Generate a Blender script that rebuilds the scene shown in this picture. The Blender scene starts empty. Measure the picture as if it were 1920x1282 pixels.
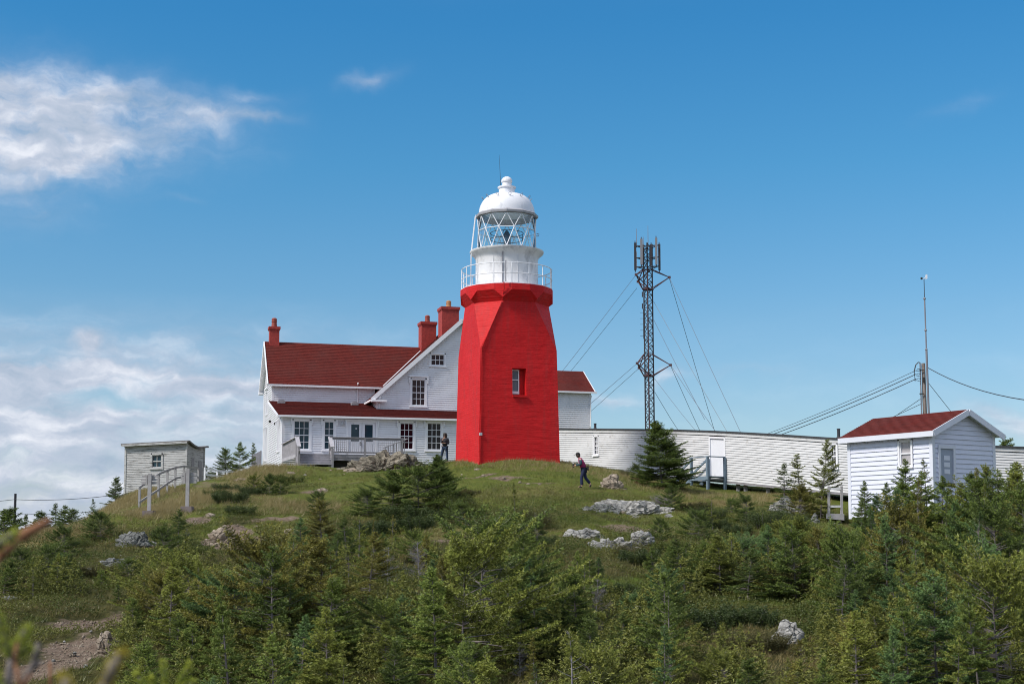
import bpy, math, random
import numpy as np
from mathutils import Vector, Matrix, noise as mnoise
random.seed(7); np.random.seed(7)
rnd = random.random
def U(a, b): return a + (b - a) * random.random()
scene = bpy.context.scene
COL = scene.collection
# ------------------------------------------------------------------ camera
W, H, F = 1920.0, 1282.0, 2667.0
PITCH = math.radians(5.5); SHIFT = 122.0
cam_d = bpy.data.cameras.new('camera'); cam = bpy.data.objects.new('camera', cam_d); COL.objects.link(cam)
cam_d.sensor_width = 36.0; cam_d.lens = 36.0 * F / W
cam_d.shift_y = SHIFT / W
cam.location = (0, 0, 0); cam.rotation_euler = (math.pi / 2 + PITCH, 0, 0)
cam_d.clip_start = 0.05; cam_d.clip_end = 60000
cam_d.dof.use_dof = True; cam_d.dof.focus_distance = 62.0; cam_d.dof.aperture_fstop = 5.6
scene.camera = cam
# ------------------------------------------------------------------ light
SUN_DIR = Vector((-0.84, -0.50, 1.05)).normalized()          # towards the sun
sun_d = bpy.data.lights.new('sun', 'SUN'); sun_d.energy = 3.4; sun_d.angle = math.radians(12.0); sun_d.color = (1.0, 0.93, 0.84)
sun = bpy.data.objects.new('sun', sun_d); COL.objects.link(sun)
sun.rotation_euler = SUN_DIR.to_track_quat('Z', 'Y').to_euler()
scene.view_settings.view_transform = 'Standard'; scene.view_settings.look = 'None'
scene.view_settings.exposure = 0.30; scene.view_settings.gamma = 1.0; scene.view_settings.use_curve_mapping = False
scene.cycles.max_bounces = 6; scene.cycles.diffuse_bounces = 3; scene.cycles.transparent_max_bounces = 12
scene.cycles.use_denoising = True; scene.cycles.pixel_filter_type = 'BLACKMAN_HARRIS'; scene.cycles.filter_width = 1.05

class NT:
    """tiny node-tree writer"""
    def __init__(s, tree): s.t = tree; s.n = tree.nodes; s.l = tree.links
    def add(s, typ, ins=None, **props):
        nd = s.n.new(typ)
        for k, v in props.items(): setattr(nd, k, v)
        for k, v in (ins or {}).items(): s.set(nd, k, v)
        return nd
    def set(s, nd, k, v):
        sock = nd.inputs[k]
        if isinstance(v, bpy.types.NodeSocket): s.l.new(v, sock)
        elif isinstance(v, bpy.types.Node): s.l.new(v.outputs[0], sock)
        else: sock.default_value = v
    def math(s, op, a, b=0.0, c=None, clamp=False):
        nd = s.n.new('ShaderNodeMath'); nd.operation = op; nd.use_clamp = clamp
        s.set(nd, 0, a); s.set(nd, 1, b)
        if c is not None: s.set(nd, 2, c)
        return nd.outputs[0]
    def mix(s, f, a, b, mode='MIX'):
        nd = s.n.new('ShaderNodeMix'); nd.data_type = 'RGBA'; nd.blend_type = mode
        s.set(nd, 0, f); s.set(nd, 6, a); s.set(nd, 7, b)
        return nd.outputs[2]
    def ramp(s, f, stops, interp='LINEAR'):
        nd = s.n.new('ShaderNodeValToRGB'); cr = nd.color_ramp; cr.interpolation = interp
        while len(cr.elements) < len(stops): cr.elements.new(0.5)
        for e, (p, c) in zip(cr.elements, stops):
            e.position = p; e.color = (c, c, c, 1) if isinstance(c, (int, float)) else (*c[:3], 1)
        s.set(nd, 0, f); return nd.outputs[0]
    def noise(s, vec, scale, detail=4, rough=0.55, dist=0.0):
        nd = s.add('ShaderNodeTexNoise', {'Scale': scale, 'Detail': detail, 'Roughness': rough, 'Distortion': dist})
        if vec is not None: s.set(nd, 'Vector', vec)
        return nd.outputs[0]
    def mapping(s, vec, scale=(1, 1, 1), loc=(0, 0, 0), rot=(0, 0, 0)):
        nd = s.add('ShaderNodeMapping', {'Scale': scale, 'Location': loc, 'Rotation': rot}); s.set(nd, 'Vector', vec); return nd.outputs[0]

# ------------------------------------------------------------------ sky and clouds
world = bpy.data.worlds.new('World'); scene.world = world; world.use_nodes = True
wt = world.node_tree; wt.nodes.clear(); N = NT(wt)
skyn = N.add('ShaderNodeTexSky', sky_type='NISHITA', sun_disc=False)
skyn.sun_elevation = math.asin(SUN_DIR.z); skyn.sun_rotation = math.atan2(SUN_DIR.x, SUN_DIR.y)
skyn.air_density = 1.0; skyn.dust_density = 0.6; skyn.ozone_density = 3.0; skyn.altitude = 100
tc = N.add('ShaderNodeTexCoord'); sep = N.add('ShaderNodeSeparateXYZ', {0: tc.outputs['Generated']})
X, Y_, Z_ = sep.outputs
az = N.math('ARCTAN2', X, Y_)
el = N.math('ARCSINE', Z_)
azd = N.math('MULTIPLY', az, 180 / math.pi); eld = N.math('MULTIPLY', el, 180 / math.pi)
comb = N.add('ShaderNodeCombineXYZ', {0: azd, 1: eld, 2: 0.0}).outputs[0]
warp = N.add('ShaderNodeTexNoise', {'Vector': comb, 'Scale': 0.55, 'Detail': 5.0})
wv = N.add('ShaderNodeVectorMath', {0: warp.outputs[1], 1: (0.5, 0.5, 0.5)}, operation='SUBTRACT').outputs[0]
wv2 = N.add('ShaderNodeVectorMath', {0: wv, 3: 1.5}, operation='SCALE'); N.set(wv2, 0, wv)
wc = N.add('ShaderNodeVectorMath', {0: comb, 1: wv2.outputs[0]}, operation='ADD').outputs[0]
wsep = N.add('ShaderNodeSeparateXYZ', {0: wc}); WX, WY = wsep.outputs[0], wsep.outputs[1]
def az_el(px, py): return math.degrees(math.atan((px - 960) / F)), math.degrees(math.atan((1020 - py) / math.hypot(F, px - 960)))
def blob(px, py, rx, ry, tilt=0.0):
    """soft cloud patch at a direction of the sky; rx, ry in degrees"""
    a, e = az_el(px, py)
    dx = N.math('SUBTRACT', WX, a); dy = N.math('SUBTRACT', WY, e)
    c, s_ = math.cos(math.radians(tilt)), math.sin(math.radians(tilt))
    ux = N.math('ADD', N.math('MULTIPLY', dx, c / rx), N.math('MULTIPLY', dy, s_ / rx))
    uy = N.math('ADD', N.math('MULTIPLY', dx, -s_ / ry), N.math('MULTIPLY', dy, c / ry))
    q = N.math('ADD', N.math('MULTIPLY', ux, ux), N.math('MULTIPLY', uy, uy))
    return N.math('EXPONENT', N.math('MULTIPLY', q, -1.0))
def total(parts):
    t = None
    for w_, b in parts:
        m = N.math('MULTIPLY', b, w_)
        t = m if t is None else N.math('ADD', t, m)
    return t
streak = N.mapping(wc, scale=(0.20, 0.80, 1))
n1 = N.noise(streak, 1.0, 8, 0.56, 0.0)
n2 = N.noise(N.mapping(wc, scale=(0.50, 1.0, 1), loc=(7, 3, 0)), 1.0, 9, 0.60, 0.0)
hi = total([(1.15, blob(20, 195, 3.9, 1.5, -6)), (0.9, blob(20, 290, 3.2, 1.0, 0)), (0.65, blob(240, 180, 3.4, 0.95, -10)),
            (0.30, blob(200, 270, 4.0, 0.8, 0)), (0.40, blob(390, 205, 1.8, 0.45, 8)), (0.34, blob(455, 168, 1.2, 0.32, 0)), (0.30, blob(480, 205, 1.4, 0.25, 0)),
            (0.50, blob(685, 132, 1.0, 0.28, 14)), (0.28, blob(30, 390, 2.2, 0.9, 0)), (0.18, blob(325, 366, 0.9, 0.15, 0)),
            (0.16, blob(1820, 180, 1.2, 0.3, 12))])
# the low bank runs round the whole horizon, thicker to the left, thin and broken to the right
bank_el = N.ramp(N.math('DIVIDE', eld, 12.0), [(0.0, 0.78), (0.25, 1.0), (0.50, 0.85), (0.66, 0.34), (0.84, 0.0)], 'EASE')
left = N.ramp(N.math('DIVIDE', N.math('ADD', azd, 30.0), 60.0), [(0.0, 1.0), (0.18, 1.0), (0.34, 0.82), (0.50, 0.12), (0.80, 0.14), (0.95, 0.42), (1.0, 0.5)], 'EASE')
bank = N.math('MULTIPLY', bank_el, left)
# unseen broken cloud added outside the picture, all round, to whiten the fill
away = N.math('SUBTRACT', 1.0, N.math('MULTIPLY', N.ramp(N.math('DIVIDE', N.math('ABSOLUTE', azd), 60.0), [(0.36, 1.0), (0.60, 0.0)], 'EASE'), N.ramp(N.math('DIVIDE', eld, 60.0), [(0.34, 1.0), (0.55, 0.0)], 'EASE')))
dirv = N.mapping(tc.outputs['Generated'], scale=(1.6, 1.6, 4.0))
gen = N.math('MULTIPLY', N.ramp(N.noise(dirv, 1.6, 8, 0.6, 0.4), [(0.36, 0.0), (0.58, 0.85)]), away)
low = total([(0.85, blob(395, 722, 2.2, 0.35, 4)), (0.8, blob(155, 642, 0.55, 0.33, 0)), (0.5, blob(120, 690, 4.0, 0.8, 8)), (0.45, blob(60, 780, 4, 1.0, 0)),
             (-0.75, blob(190, 745, 1.8, 0.42, 0)),
             (0.45, blob(1150, 752, 1.6, 0.28, 3)), (0.45, blob(1255, 708, 0.8, 0.30, 20)), (0.16, blob(1400, 695, 1.8, 0.2, 0)), (0.38, blob(1880, 780, 1.8, 0.5, -20)), (0.28, blob(1915, 805, 1.5, 0.5, 0))])
d1 = N.math('MULTIPLY', hi, N.math('ADD', N.math('MULTIPLY', n2, 1.9), -0.08))
d2 = N.math('MULTIPLY', N.math('ADD', bank, low), N.math('ADD', N.math('MULTIPLY', n1, 2.3), -0.18))
dens = N.math('MAXIMUM', N.math('ADD', d1, d2, clamp=True), gen)
dens = N.ramp(dens, [(0.0, 0.0), (0.25, 0.14), (0.65, 0.62), (1.0, 0.95)], 'LINEAR')
shade = N.ramp(N.noise(N.mapping(wc, scale=(0.3, 1.1, 1), loc=(31, 9, 0)), 1.0, 6, 0.55), [(0.30, (3.2, 4.0, 5.1)), (0.50, (4.6, 5.1, 6.1)), (0.70, (7.2, 7.4, 8.0))])
# sky hue: a deeper blue overhead, paler and greyer to the horizon
sky_t = N.ramp(N.math('DIVIDE', eld, 30.0), [(0.0, (0.92, 0.91, 0.97)), (0.30, (0.64, 0.91, 1.00)), (0.50, (0.40, 0.93, 1.09)), (0.72, (0.25, 0.90, 1.17)), (1.0, (0.18, 0.84, 1.14))])
skyc = N.mix(1.0, skyn.outputs[0], sky_t, 'MULTIPLY')
shade = N.mix(N.math('MULTIPLY', away, 0.7), shade, (9.5, 9.2, 9.2, 1))      # the added unseen clouds are made brighter, to lift the fill light
final = N.mix(dens, skyc, shade)
bg = N.add('ShaderNodeBackground', {'Color': final, 'Strength': 0.10})
wo = N.add('ShaderNodeOutputWorld', {'Surface': bg.outputs[0]})

# ------------------------------------------------------------------ projection helpers (used to find real places)
cp, sp = math.cos(PITCH), math.sin(PITCH)
def ray(px, py):
    a = (px - 960) / F; b = -(py - 641 - SHIFT) / F
    return Vector((a, cp - b * sp, sp + b * cp))
def at(px, py, Y):
    r = ray(px, py); return r * (Y / r.y)
def proj(p):
    d = p[1] * cp + p[2] * sp; b = -p[1] * sp + p[2] * cp
    return 960 + F * p[0] / d, 641 + SHIFT - F * b / d
def z_at(x, y, py):
    """height whose picture row is py above plan point x, y"""
    k = -(py - 641 - SHIFT) / F
    return y * (k * cp + sp) / (cp - k * sp)
def on_plane(px, py, P, n):
    r = ray(px, py); return r * (Vector(P).dot(n) / r.dot(n))

# ------------------------------------------------------------------ materials
MATS = {}
def mat(name, color, rough=0.7, var=0.0, vscale=3.0, bump=0.0, bscale=30.0, metal=0.0, spec=0.5, dirt=None, dscale=1.2, stretch=(1, 1, 1), tilt_fn=None):
    m = bpy.data.materials.new(name); m.use_nodes = True; t = m.node_tree; t.nodes.clear(); n = NT(t)
    bs = n.add('ShaderNodeBsdfPrincipled', {'Roughness': rough, 'Metallic': metal, 'Specular IOR Level': spec})
    geo = n.add('ShaderNodeNewGeometry').outputs['Position']
    c = (*color, 1)
    vec = n.mapping(geo, scale=stretch)
    if var:
        f = n.ramp(n.noise(vec, vscale, 5), [(0.25, 0.0), (0.75, 1.0)])
        c = n.mix(f, tuple(x * (1 - var) for x in color) + (1,), tuple(min(1, x * (1 + var)) for x in color) + (1,))
    if dirt:
        f = n.ramp(n.noise(vec, dscale, 7, 0.65), [(dirt[1], 0.0), (dirt[1] + dirt[2], 1.0)])
        c = n.mix(f, c, (*dirt[0], 1))
    n.set(bs, 'Base Color', c)
    if bump:
        b = n.add('ShaderNodeBump', {'Strength': bump, 'Distance': 0.02, 'Height': n.noise(vec, bscale, 6)}); n.set(bs, 'Normal', b)
    n.add('ShaderNodeOutputMaterial', {'Surface': bs.outputs[0]})
    MATS[name] = m; return m
M_white = mat('white_paint', (0.74, 0.74, 0.78), 0.55, 0.05, 2.0, 0.2, 40, dirt=((0.50, 0.49, 0.52), 0.60, 0.3), dscale=2.2, stretch=(1, 1, 0.35))
M_cream = mat('weathered_white_paint', (0.60, 0.605, 0.62), 0.65, 0.07, 2.0, 0.3, 40, dirt=((0.33, 0.32, 0.30), 0.56, 0.22), dscale=3.0, stretch=(1, 1, 1.6))
M_trim = mat('white_trim', (0.78, 0.78, 0.82), 0.5, 0.03, 4.0, dirt=((0.45, 0.44, 0.46), 0.66, 0.2), dscale=3)
M_shedw = mat('pale_lavender_white_paint', (0.66, 0.68, 0.80), 0.5, 0.04, 2.0, 0.15, 40, dirt=((0.42, 0.44, 0.50), 0.64, 0.2), dscale=2.5)
M_shedtrim = mat('pale_shed_trim', (0.66, 0.68, 0.76), 0.5, 0.04, 2.0)
M_backing = mat('shadow_line_backing', (0.035, 0.035, 0.04), 0.9)  # near-black cores showing between boards stand in for their shadow lines
M_roof = None
M_lwhite = mat('lantern_white', (0.74, 0.75, 0.80), 0.4, 0.04, 3.0, dirt=((0.52, 0.53, 0.57), 0.55, 0.15), dscale=3.0, stretch=(1, 1, 0.3))
M_drum = mat('blotched_white_drum', (0.70, 0.70, 0.72), 0.5, 0.06, 2.0, dirt=((0.42, 0.42, 0.44), 0.50, 0.16), dscale=1.6, stretch=(1, 1, 0.5))
M_soffit = mat('soffit_grey', (0.34, 0.34, 0.37), 0.6, 0.05)
M_chim = mat('chimney_brick_red', (0.33, 0.034, 0.026), 0.7, 0.25, 6.0, 0.5, 30)
M_pot = mat('clay_pot', (0.40, 0.20, 0.09), 0.7, 0.2, 8.0)
M_potred = mat('red_clay_pot', (0.26, 0.05, 0.035), 0.7, 0.2, 8.0)
M_deckw = mat('weathered_deck_wood', (0.26, 0.25, 0.27), 0.85, 0.2, 5.0, 0.4, 60, stretch=(1, 1, 1))
M_decklt = mat('bleached_deck_wood', (0.38, 0.37, 0.40), 0.85, 0.15, 5.0, 0.4, 60)
M_dark = mat('shade_and_dark_fittings', (0.03, 0.028, 0.025), 0.95)  # near-black: the painted shade under the deck, also dark fittings
M_blackroof = mat('black_roof_felt', (0.035, 0.037, 0.045), 0.7)
M_stair = mat('blue_grey_stair_paint', (0.16, 0.22, 0.28), 0.6, 0.15, 5.0)
M_post = mat('bleached_post', (0.33, 0.32, 0.325), 0.85, 0.18, 6.0, 0.4, 50)
M_concrete = mat('brown_grey_concrete', (0.20, 0.165, 0.165), 0.9, 0.15, 6.0, 0.5, 40)
M_oldwood = mat('peeling_grey_boards', (0.45, 0.45, 0.455), 0.85, 0.12, 3.0, 0.5, 40, dirt=((0.12, 0.115, 0.11), 0.52, 0.09), dscale=3.0, stretch=(.5, .5, 9))
M_oldroof = mat('old_roof_felt', (0.13, 0.12, 0.12), 0.9, 0.3, 4.0)
M_mast = mat('mast_paint_dark', (0.028, 0.026, 0.036), 0.6, 0.2, 4.0)
M_mastred = mat('mast_paint_red', (0.085, 0.028, 0.03), 0.6, 0.2, 4.0)
M_panel = mat('antenna_panel_grey', (0.45, 0.46, 0.50), 0.5)
M_ant = mat('antenna_panel_dull', (0.20, 0.205, 0.23), 0.6)
M_wire = mat('wire_black', (0.035, 0.04, 0.05), 0.6)
M_guy = mat('galvanised_wire', (0.10, 0.12, 0.15), 0.5)
M_pole = mat('pole_wood', (0.24, 0.20, 0.18), 0.85, 0.35, 4.0, 0.5, 30, stretch=(1, 1, 0.4))
M_metal = mat('grey_pipe', (0.22, 0.22, 0.25), 0.5, metal=0.3)
M_bark = mat('spruce_bark', (0.15, 0.13, 0.125), 0.9, 0.35, 8.0, 0.5, 40)
M_barkgrey = mat('dead_bark', (0.25, 0.23, 0.24), 0.9, 0.3, 8.0)
M_barkbrown = mat('dead_brown_twig', (0.26, 0.12, 0.06), 0.9, 0.3, 8.0)
M_skin = mat('skin', (0.55, 0.32, 0.24), 0.6); M_hair = mat('dark_brown_hair', (0.035, 0.02, 0.015), 0.6)
M_vest = mat('magenta_quilted_vest', (0.27, 0.014, 0.095), 0.7, 0.15, 12); M_sleeve = mat('teal_fleece', (0.022, 0.055, 0.075), 0.85, 0.2, 12)
M_jeans = mat('navy_jeans', (0.012, 0.018, 0.055), 0.85, 0.2, 10); M_cap = mat('dark_cap_cloth', (0.02, 0.018, 0.018), 0.8)
M_jacket = mat('black_patterned_jacket', (0.012, 0.010, 0.018), 0.7, 0.2, 8, dirt=((0.10, 0.07, 0.06), 0.62, 0.03), dscale=14)
M_shoe = mat('black_shoe', (0.015, 0.015, 0.018), 0.6); M_jeans2 = mat('blue_jeans', (0.02, 0.04, 0.085), 0.85, 0.3, 10)
M_cup = mat('white_cup', (0.7, 0.68, 0.65), 0.5)

def glass(name, tint, rough=0.04, spec=0.22):
    m = bpy.data.materials.new(name); m.use_nodes = True; n = NT(m.node_tree); n.n.clear()
    geo = n.add('ShaderNodeNewGeometry').outputs['Position']
    f = n.noise(geo, 1.3, 3)
    c = n.mix(f, tuple(x * .6 for x in tint) + (1,), tuple(x * 1.4 for x in tint) + (1,))
    b = n.add('ShaderNodeBump', {'Strength': 0.05, 'Distance': 0.02, 'Height': n.noise(geo, 2.0, 2)})
    bs = n.add('ShaderNodeBsdfPrincipled', {'Base Color': c, 'Roughness': rough, 'Specular IOR Level': spec, 'Normal': b.outputs[0]})
    n.add('ShaderNodeOutputMaterial', {'Surface': bs.outputs[0]}); return m
M_glasst = glass('teal_window_glass', (0.018, 0.048, 0.066))
M_glassm = glass('window_glass_over_red_curtain', (0.026, 0.008, 0.013))
M_glassg = glass('dark_window_glass', (0.010, 0.008, 0.010))
M_glassp = glass('window_glass_over_pale_blind', (0.42, 0.40, 0.42))
M_glassd = glass('pale_grey_glass', (0.13, 0.16, 0.19))
def clear_glass():
    m = bpy.data.materials.new('lantern_glass'); m.use_nodes = True; n = NT(m.node_tree); n.n.clear()
    tr = n.add('ShaderNodeBsdfTransparent', {'Color': (0.93, 0.97, 0.97, 1)}); gl = n.add('ShaderNodeBsdfGlossy', {'Roughness': 0.03, 'Color': (0.9, 0.95, 1, 1)})
    fr = n.add('ShaderNodeFresnel', {'IOR': 1.12})
    mx = n.add('ShaderNodeMixShader', {0: n.math('ADD', fr.outputs[0], 0.03), 1: tr.outputs[0], 2: gl.outputs[0]})
    n.add('ShaderNodeOutputMaterial', {'Surface': mx.outputs[0]}); return m
M_clear = clear_glass()
def shingles():
    m = bpy.data.materials.new('dark_red_asphalt_shingle'); m.use_nodes = True; n = NT(m.node_tree); n.n.clear()
    geo = n.add('ShaderNodeNewGeometry').outputs['Position']
    v = n.mapping(geo, scale=(3.2, 3.2, 14))
    f1 = n.ramp(n.noise(v, 1.0, 2), [(0.35, 0.0), (0.65, 1.0)])
    c = n.mix(f1, (0.095, 0.015, 0.013, 1), (0.135, 0.022, 0.017, 1))
    f2 = n.ramp(n.noise(geo, 0.8, 5), [(0.4, 0.0), (0.8, 1.0)])
    c = n.mix(n.math('MULTIPLY', f2, 0.7), c, (0.10, 0.032, 0.028, 1))
    b = n.add('ShaderNodeBump', {'Strength': 0.5, 'Distance': 0.02, 'Height': n.noise(geo, 60, 3)})
    bs = n.add('ShaderNodeBsdfPrincipled', {'Base Color': c, 'Roughness': 0.9, 'Specular IOR Level': 0.15, 'Normal': b.outputs[0]})
    n.add('ShaderNodeOutputMaterial', {'Surface': bs.outputs[0]}); return m
M_roof = shingles()
def tower_red():
    m = bpy.data.materials.new('glossy_red_painted_brick'); m.use_nodes = True; n = NT(m.node_tree); n.n.clear()
    tcn = n.add('ShaderNodeTexCoord').outputs['Object']
    geo = n.add('ShaderNodeNewGeometry').outputs['Position']
    c = n.mix(n.ramp(n.noise(geo, 0.9, 6, 0.6), [(0.3, 0.0), (0.75, 1.0)]), (0.52, 0.009, 0.012, 1), (0.62, 0.014, 0.017, 1))
    c = n.mix(n.ramp(n.noise(n.mapping(geo, scale=(0.8, 0.8, 5)), 1.6, 6, 0.7), [(0.58, 0.0), (0.72, 0.6)]), c, (0.33, 0.008, 0.014, 1))
    stk = n.ramp(n.noise(n.mapping(geo, scale=(2.2, 2.2, 0.18)), 1.5, 5, 0.6), [(0.50, 0.0), (0.78, 0.6)])
    c = n.mix(stk, c, (0.36, 0.035, 0.035, 1))
    # brick courses under the thick paint, uneven
    sx = n.add('ShaderNodeSeparateXYZ', {0: tcn})
    wob = n.math('MULTIPLY', n.noise(n.mapping(tcn, scale=(1, 1, 0.4)), 1.2, 3), 0.25)
    zz = n.math('ADD', sx.outputs[2], wob)
    br = n.add('ShaderNodeTexBrick', {'Vector': n.add('ShaderNodeCombineXYZ', {0: n.math('ADD', sx.outputs[0], sx.outputs[1]), 1: zz, 2: 0.0}).outputs[0],
               'Scale': 1.0, 'Mortar Size': 0.012, 'Mortar Smooth': 0.5, 'Brick Width': 0.42, 'Row Height': 0.115, 'Color1': (1, 1, 1, 1), 'Color2': (0.8, 0.8, 0.8, 1), 'Mortar': (0.35, 0.35, 0.35, 1)})
    gate = n.ramp(n.noise(tcn, 0.9, 4), [(0.30, 0.15), (0.65, 1.0)])
    hh = n.math('ADD', n.math('MULTIPLY', br.outputs[0], gate), n.math('MULTIPLY', n.noise(n.mapping(tcn, scale=(.6, .6, 4)), 2.0, 5, 0.6), 0.9))
    b = n.add('ShaderNodeBump', {'Strength': 0.8, 'Distance': 0.028, 'Height': hh})
    bs = n.add('ShaderNodeBsdfPrincipled', {'Base Color': c, 'Roughness': 0.6, 'Specular IOR Level': 0.2, 'Normal': b.outputs[0]})
    n.add('ShaderNodeOutputMaterial', {'Surface': bs.outputs[0]}); return m
M_red = tower_red()
def foliage(name, c1, c2, ctip, trans=0.10):
    m = bpy.data.materials.new(name); m.use_nodes = True; n = NT(m.node_tree); n.n.clear()
    oi = n.add('ShaderNodeObjectInfo').outputs['Random']
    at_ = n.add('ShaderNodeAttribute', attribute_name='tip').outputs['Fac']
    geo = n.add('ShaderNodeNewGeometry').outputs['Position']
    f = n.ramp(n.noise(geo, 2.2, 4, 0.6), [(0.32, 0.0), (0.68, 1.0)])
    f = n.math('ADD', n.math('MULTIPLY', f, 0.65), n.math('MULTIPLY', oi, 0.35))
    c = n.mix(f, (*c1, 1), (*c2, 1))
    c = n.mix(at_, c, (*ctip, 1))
    df = n.add('ShaderNodeBsdfDiffuse', {'Color': c}); tl = n.add('ShaderNodeBsdfTranslucent', {'Color': c})
    gl = n.add('ShaderNodeBsdfGlossy', {'Roughness': 0.45, 'Color': (0.5, 0.5, 0.5, 1)})
    mx = n.add('ShaderNodeMixShader', {0: trans, 1: df.outputs[0], 2: tl.outputs[0]})
    mx2 = n.add('ShaderNodeMixShader', {0: 0.05, 1: mx.outputs[0], 2: gl.outputs[0]})
    n.add('ShaderNodeOutputMaterial', {'Surface': mx2.outputs[0]}); return m
FOL = {'dark green': foliage('dark_green_needles', (0.030, 0.052, 0.014), (0.077, 0.113, 0.024), (0.176, 0.235, 0.048)),
       'olive green': foliage('olive_needles', (0.055, 0.071, 0.014), (0.138, 0.157, 0.028), (0.302, 0.333, 0.066)),
       'blue green': foliage('blue_green_needles', (0.028, 0.059, 0.021), (0.071, 0.128, 0.041), (0.176, 0.277, 0.089)),
       'yellow brown': foliage('yellow_brown_needles', (0.067, 0.066, 0.015), (0.148, 0.141, 0.030), (0.302, 0.277, 0.060)),
       'mid green': foliage('mid_green_needles', (0.040, 0.070, 0.014), (0.103, 0.146, 0.026), (0.252, 0.319, 0.066))}
M_heath = foliage('heath_leaves', (0.050, 0.076, 0.018), (0.105, 0.132, 0.026), (0.18, 0.18, 0.04), 0.2)
M_alder = foliage('alder_leaves', (0.050, 0.058, 0.020), (0.105, 0.095, 0.030), (0.15, 0.12, 0.04), 0.2)
M_mat = foliage('dark_mat_leaves', (0.035, 0.060, 0.020), (0.070, 0.095, 0.026), (0.10, 0.13, 0.035), 0.15)
M_greyfol = mat('grey_twigs', (0.20, 0.185, 0.19), 0.9, 0.3, 5)
M_rust = foliage('rusty_leaves', (0.11, 0.035, 0.018), (0.19, 0.07, 0.025), (0.24, 0.12, 0.03))
M_fg = foliage('bright_shoot_needles', (0.18, 0.28, 0.035), (0.30, 0.38, 0.05), (0.44, 0.46, 0.07), 0.3)
M_fgy = foliage('yellow_shoot_needles', (0.30, 0.24, 0.03), (0.42, 0.33, 0.04), (0.50, 0.40, 0.06), 0.3)

# ------------------------------------------------------------------ object helpers
def tag(o, label=None, cat=None, group=None, kind=None):
    if label: o['label'] = label
    if cat: o['category'] = cat
    if group: o['group'] = group
    if kind: o['kind'] = kind
    return o
WM = {}                                                  # world matrix of every thing
def thing(name, label, cat, loc, rz=0.0, group=None):
    o = bpy.data.objects.new(name, None); o.empty_display_size = 0.3; COL.objects.link(o)
    o.location = loc; o.rotation_euler = (0, 0, rz)
    WM[o] = Matrix.Translation(Vector(loc)) @ Matrix.Rotation(rz, 4, 'Z')
    return tag(o, label, cat, group)
class MB:
    """mesh builder in world coordinates"""
    def __init__(s): s.v = []; s.f = []
    def add(s, vs, fs):
        b = len(s.v); s.v += [tuple(v) for v in vs]; s.f += [tuple(i + b for i in f) for f in fs]; return s
    def hexa(s, p):          # 8 points, bottom 4 (ccw) then top 4
        return s.add(p, [(3, 2, 1, 0), (4, 5, 6, 7), (0, 1, 5, 4), (1, 2, 6, 5), (2, 3, 7, 6), (3, 0, 4, 7)])
    def box(s, c, ax, ay, az_):
        """centre and three half-extent vectors"""
        c, ax, ay, az_ = Vector(c), Vector(ax), Vector(ay), Vector(az_)
        return s.hexa([c - ax - ay - az_, c + ax - ay - az_, c + ax + ay - az_, c - ax + ay - az_, c - ax - ay + az_, c + ax - ay + az_, c + ax + ay + az_, c - ax + ay + az_])
    def beam(s, a, b, w, h, up=(0, 0, 1)):
        a, b = Vector(a), Vector(b); d = (b - a); L = d.length
        if L < 1e-6: return s
        d.normalize(); up = Vector(up); sd = d.cross(up)
        if sd.length < 1e-3: sd = d.cross(Vector((0, 1, 0)))
        sd.normalize(); u = sd.cross(d).normalized()
        return s.box((a + b) / 2, d * (L / 2), sd * (w / 2), u * (h / 2))
    def tube(s, pts, r, n=6, r1=None):
        pts = [Vector(p) for p in pts]; m = len(pts); rings = []
        for i, p in enumerate(pts):
            d = (pts[min(i + 1, m - 1)] - pts[max(i - 1, 0)]).normalized()
            a = d.cross(Vector((0, 0, 1)));
            if a.length < 0.05: a = d.cross(Vector((1, 0, 0)))
            a.normalize(); b = d.cross(a)
            rr = r if r1 is None else r + (r1 - r) * i / max(1, m - 1)
            rings.append([p + (a * math.cos(2 * math.pi * k / n) + b * math.sin(2 * math.pi * k / n)) * rr for k in range(n)])
        vs = [q for rg in rings for q in rg]; fs = []
        for i in range(m - 1):
            for k in range(n): fs.append((i * n + k, i * n + (k + 1) % n, (i + 1) * n + (k + 1) % n, (i + 1) * n + k))
        fs.append(tuple(range(n))[::-1]); fs.append(tuple((m - 1) * n + k for k in range(n)))
        return s.add(vs, fs)
    def loft(s, rings, cap=(True, True)):
        n = len(rings[0]); vs = [q for rg in rings for q in rg]; fs = []
        for i in range(len(rings) - 1):
            for k in range(n): fs.append((i * n + k, i * n + (k + 1) % n, (i + 1) * n + (k + 1) % n, (i + 1) * n + k))
        if cap[0]: fs.append(tuple(range(n))[::-1])
        if cap[1]: fs.append(tuple((len(rings) - 1) * n + k for k in range(n)))
        return s.add(vs, fs)
    def lathe(s, c, prof, n=32, ph=0.0, cap=(True, True)):
        return s.loft([[(c[0] + r * math.cos(ph + 2 * math.pi * k / n), c[1] + r * math.sin(ph + 2 * math.pi * k / n), z) for k in range(n)] for r, z in prof], cap)
    def mesh(s, name, M=None):
        me = bpy.data.meshes.new(name)
        if M is not None:
            A = np.array(M); v = np.array(s.v, dtype=float); v = v @ A[:3, :3].T + A[:3, 3]; vs = v.tolist()
        else: vs = s.v
        me.from_pydata(vs, [], s.f); me.update(); return me
def inv_of(parent):
    while parent is not None and parent not in WM: parent = parent.parent
    return WM[parent].inverted() if parent is not None else Matrix.Identity(4)
def part(name, mb, m, parent, smooth=False, label=None, kind=None):
    me = mb.mesh(name, inv_of(parent)); me.materials.append(m)
    if smooth: me.polygons.foreach_set('use_smooth', [True] * len(me.polygons))
    o = bpy.data.objects.new(name, me); COL.objects.link(o); o.parent = parent
    return tag(o, label, None, None, kind)
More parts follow.
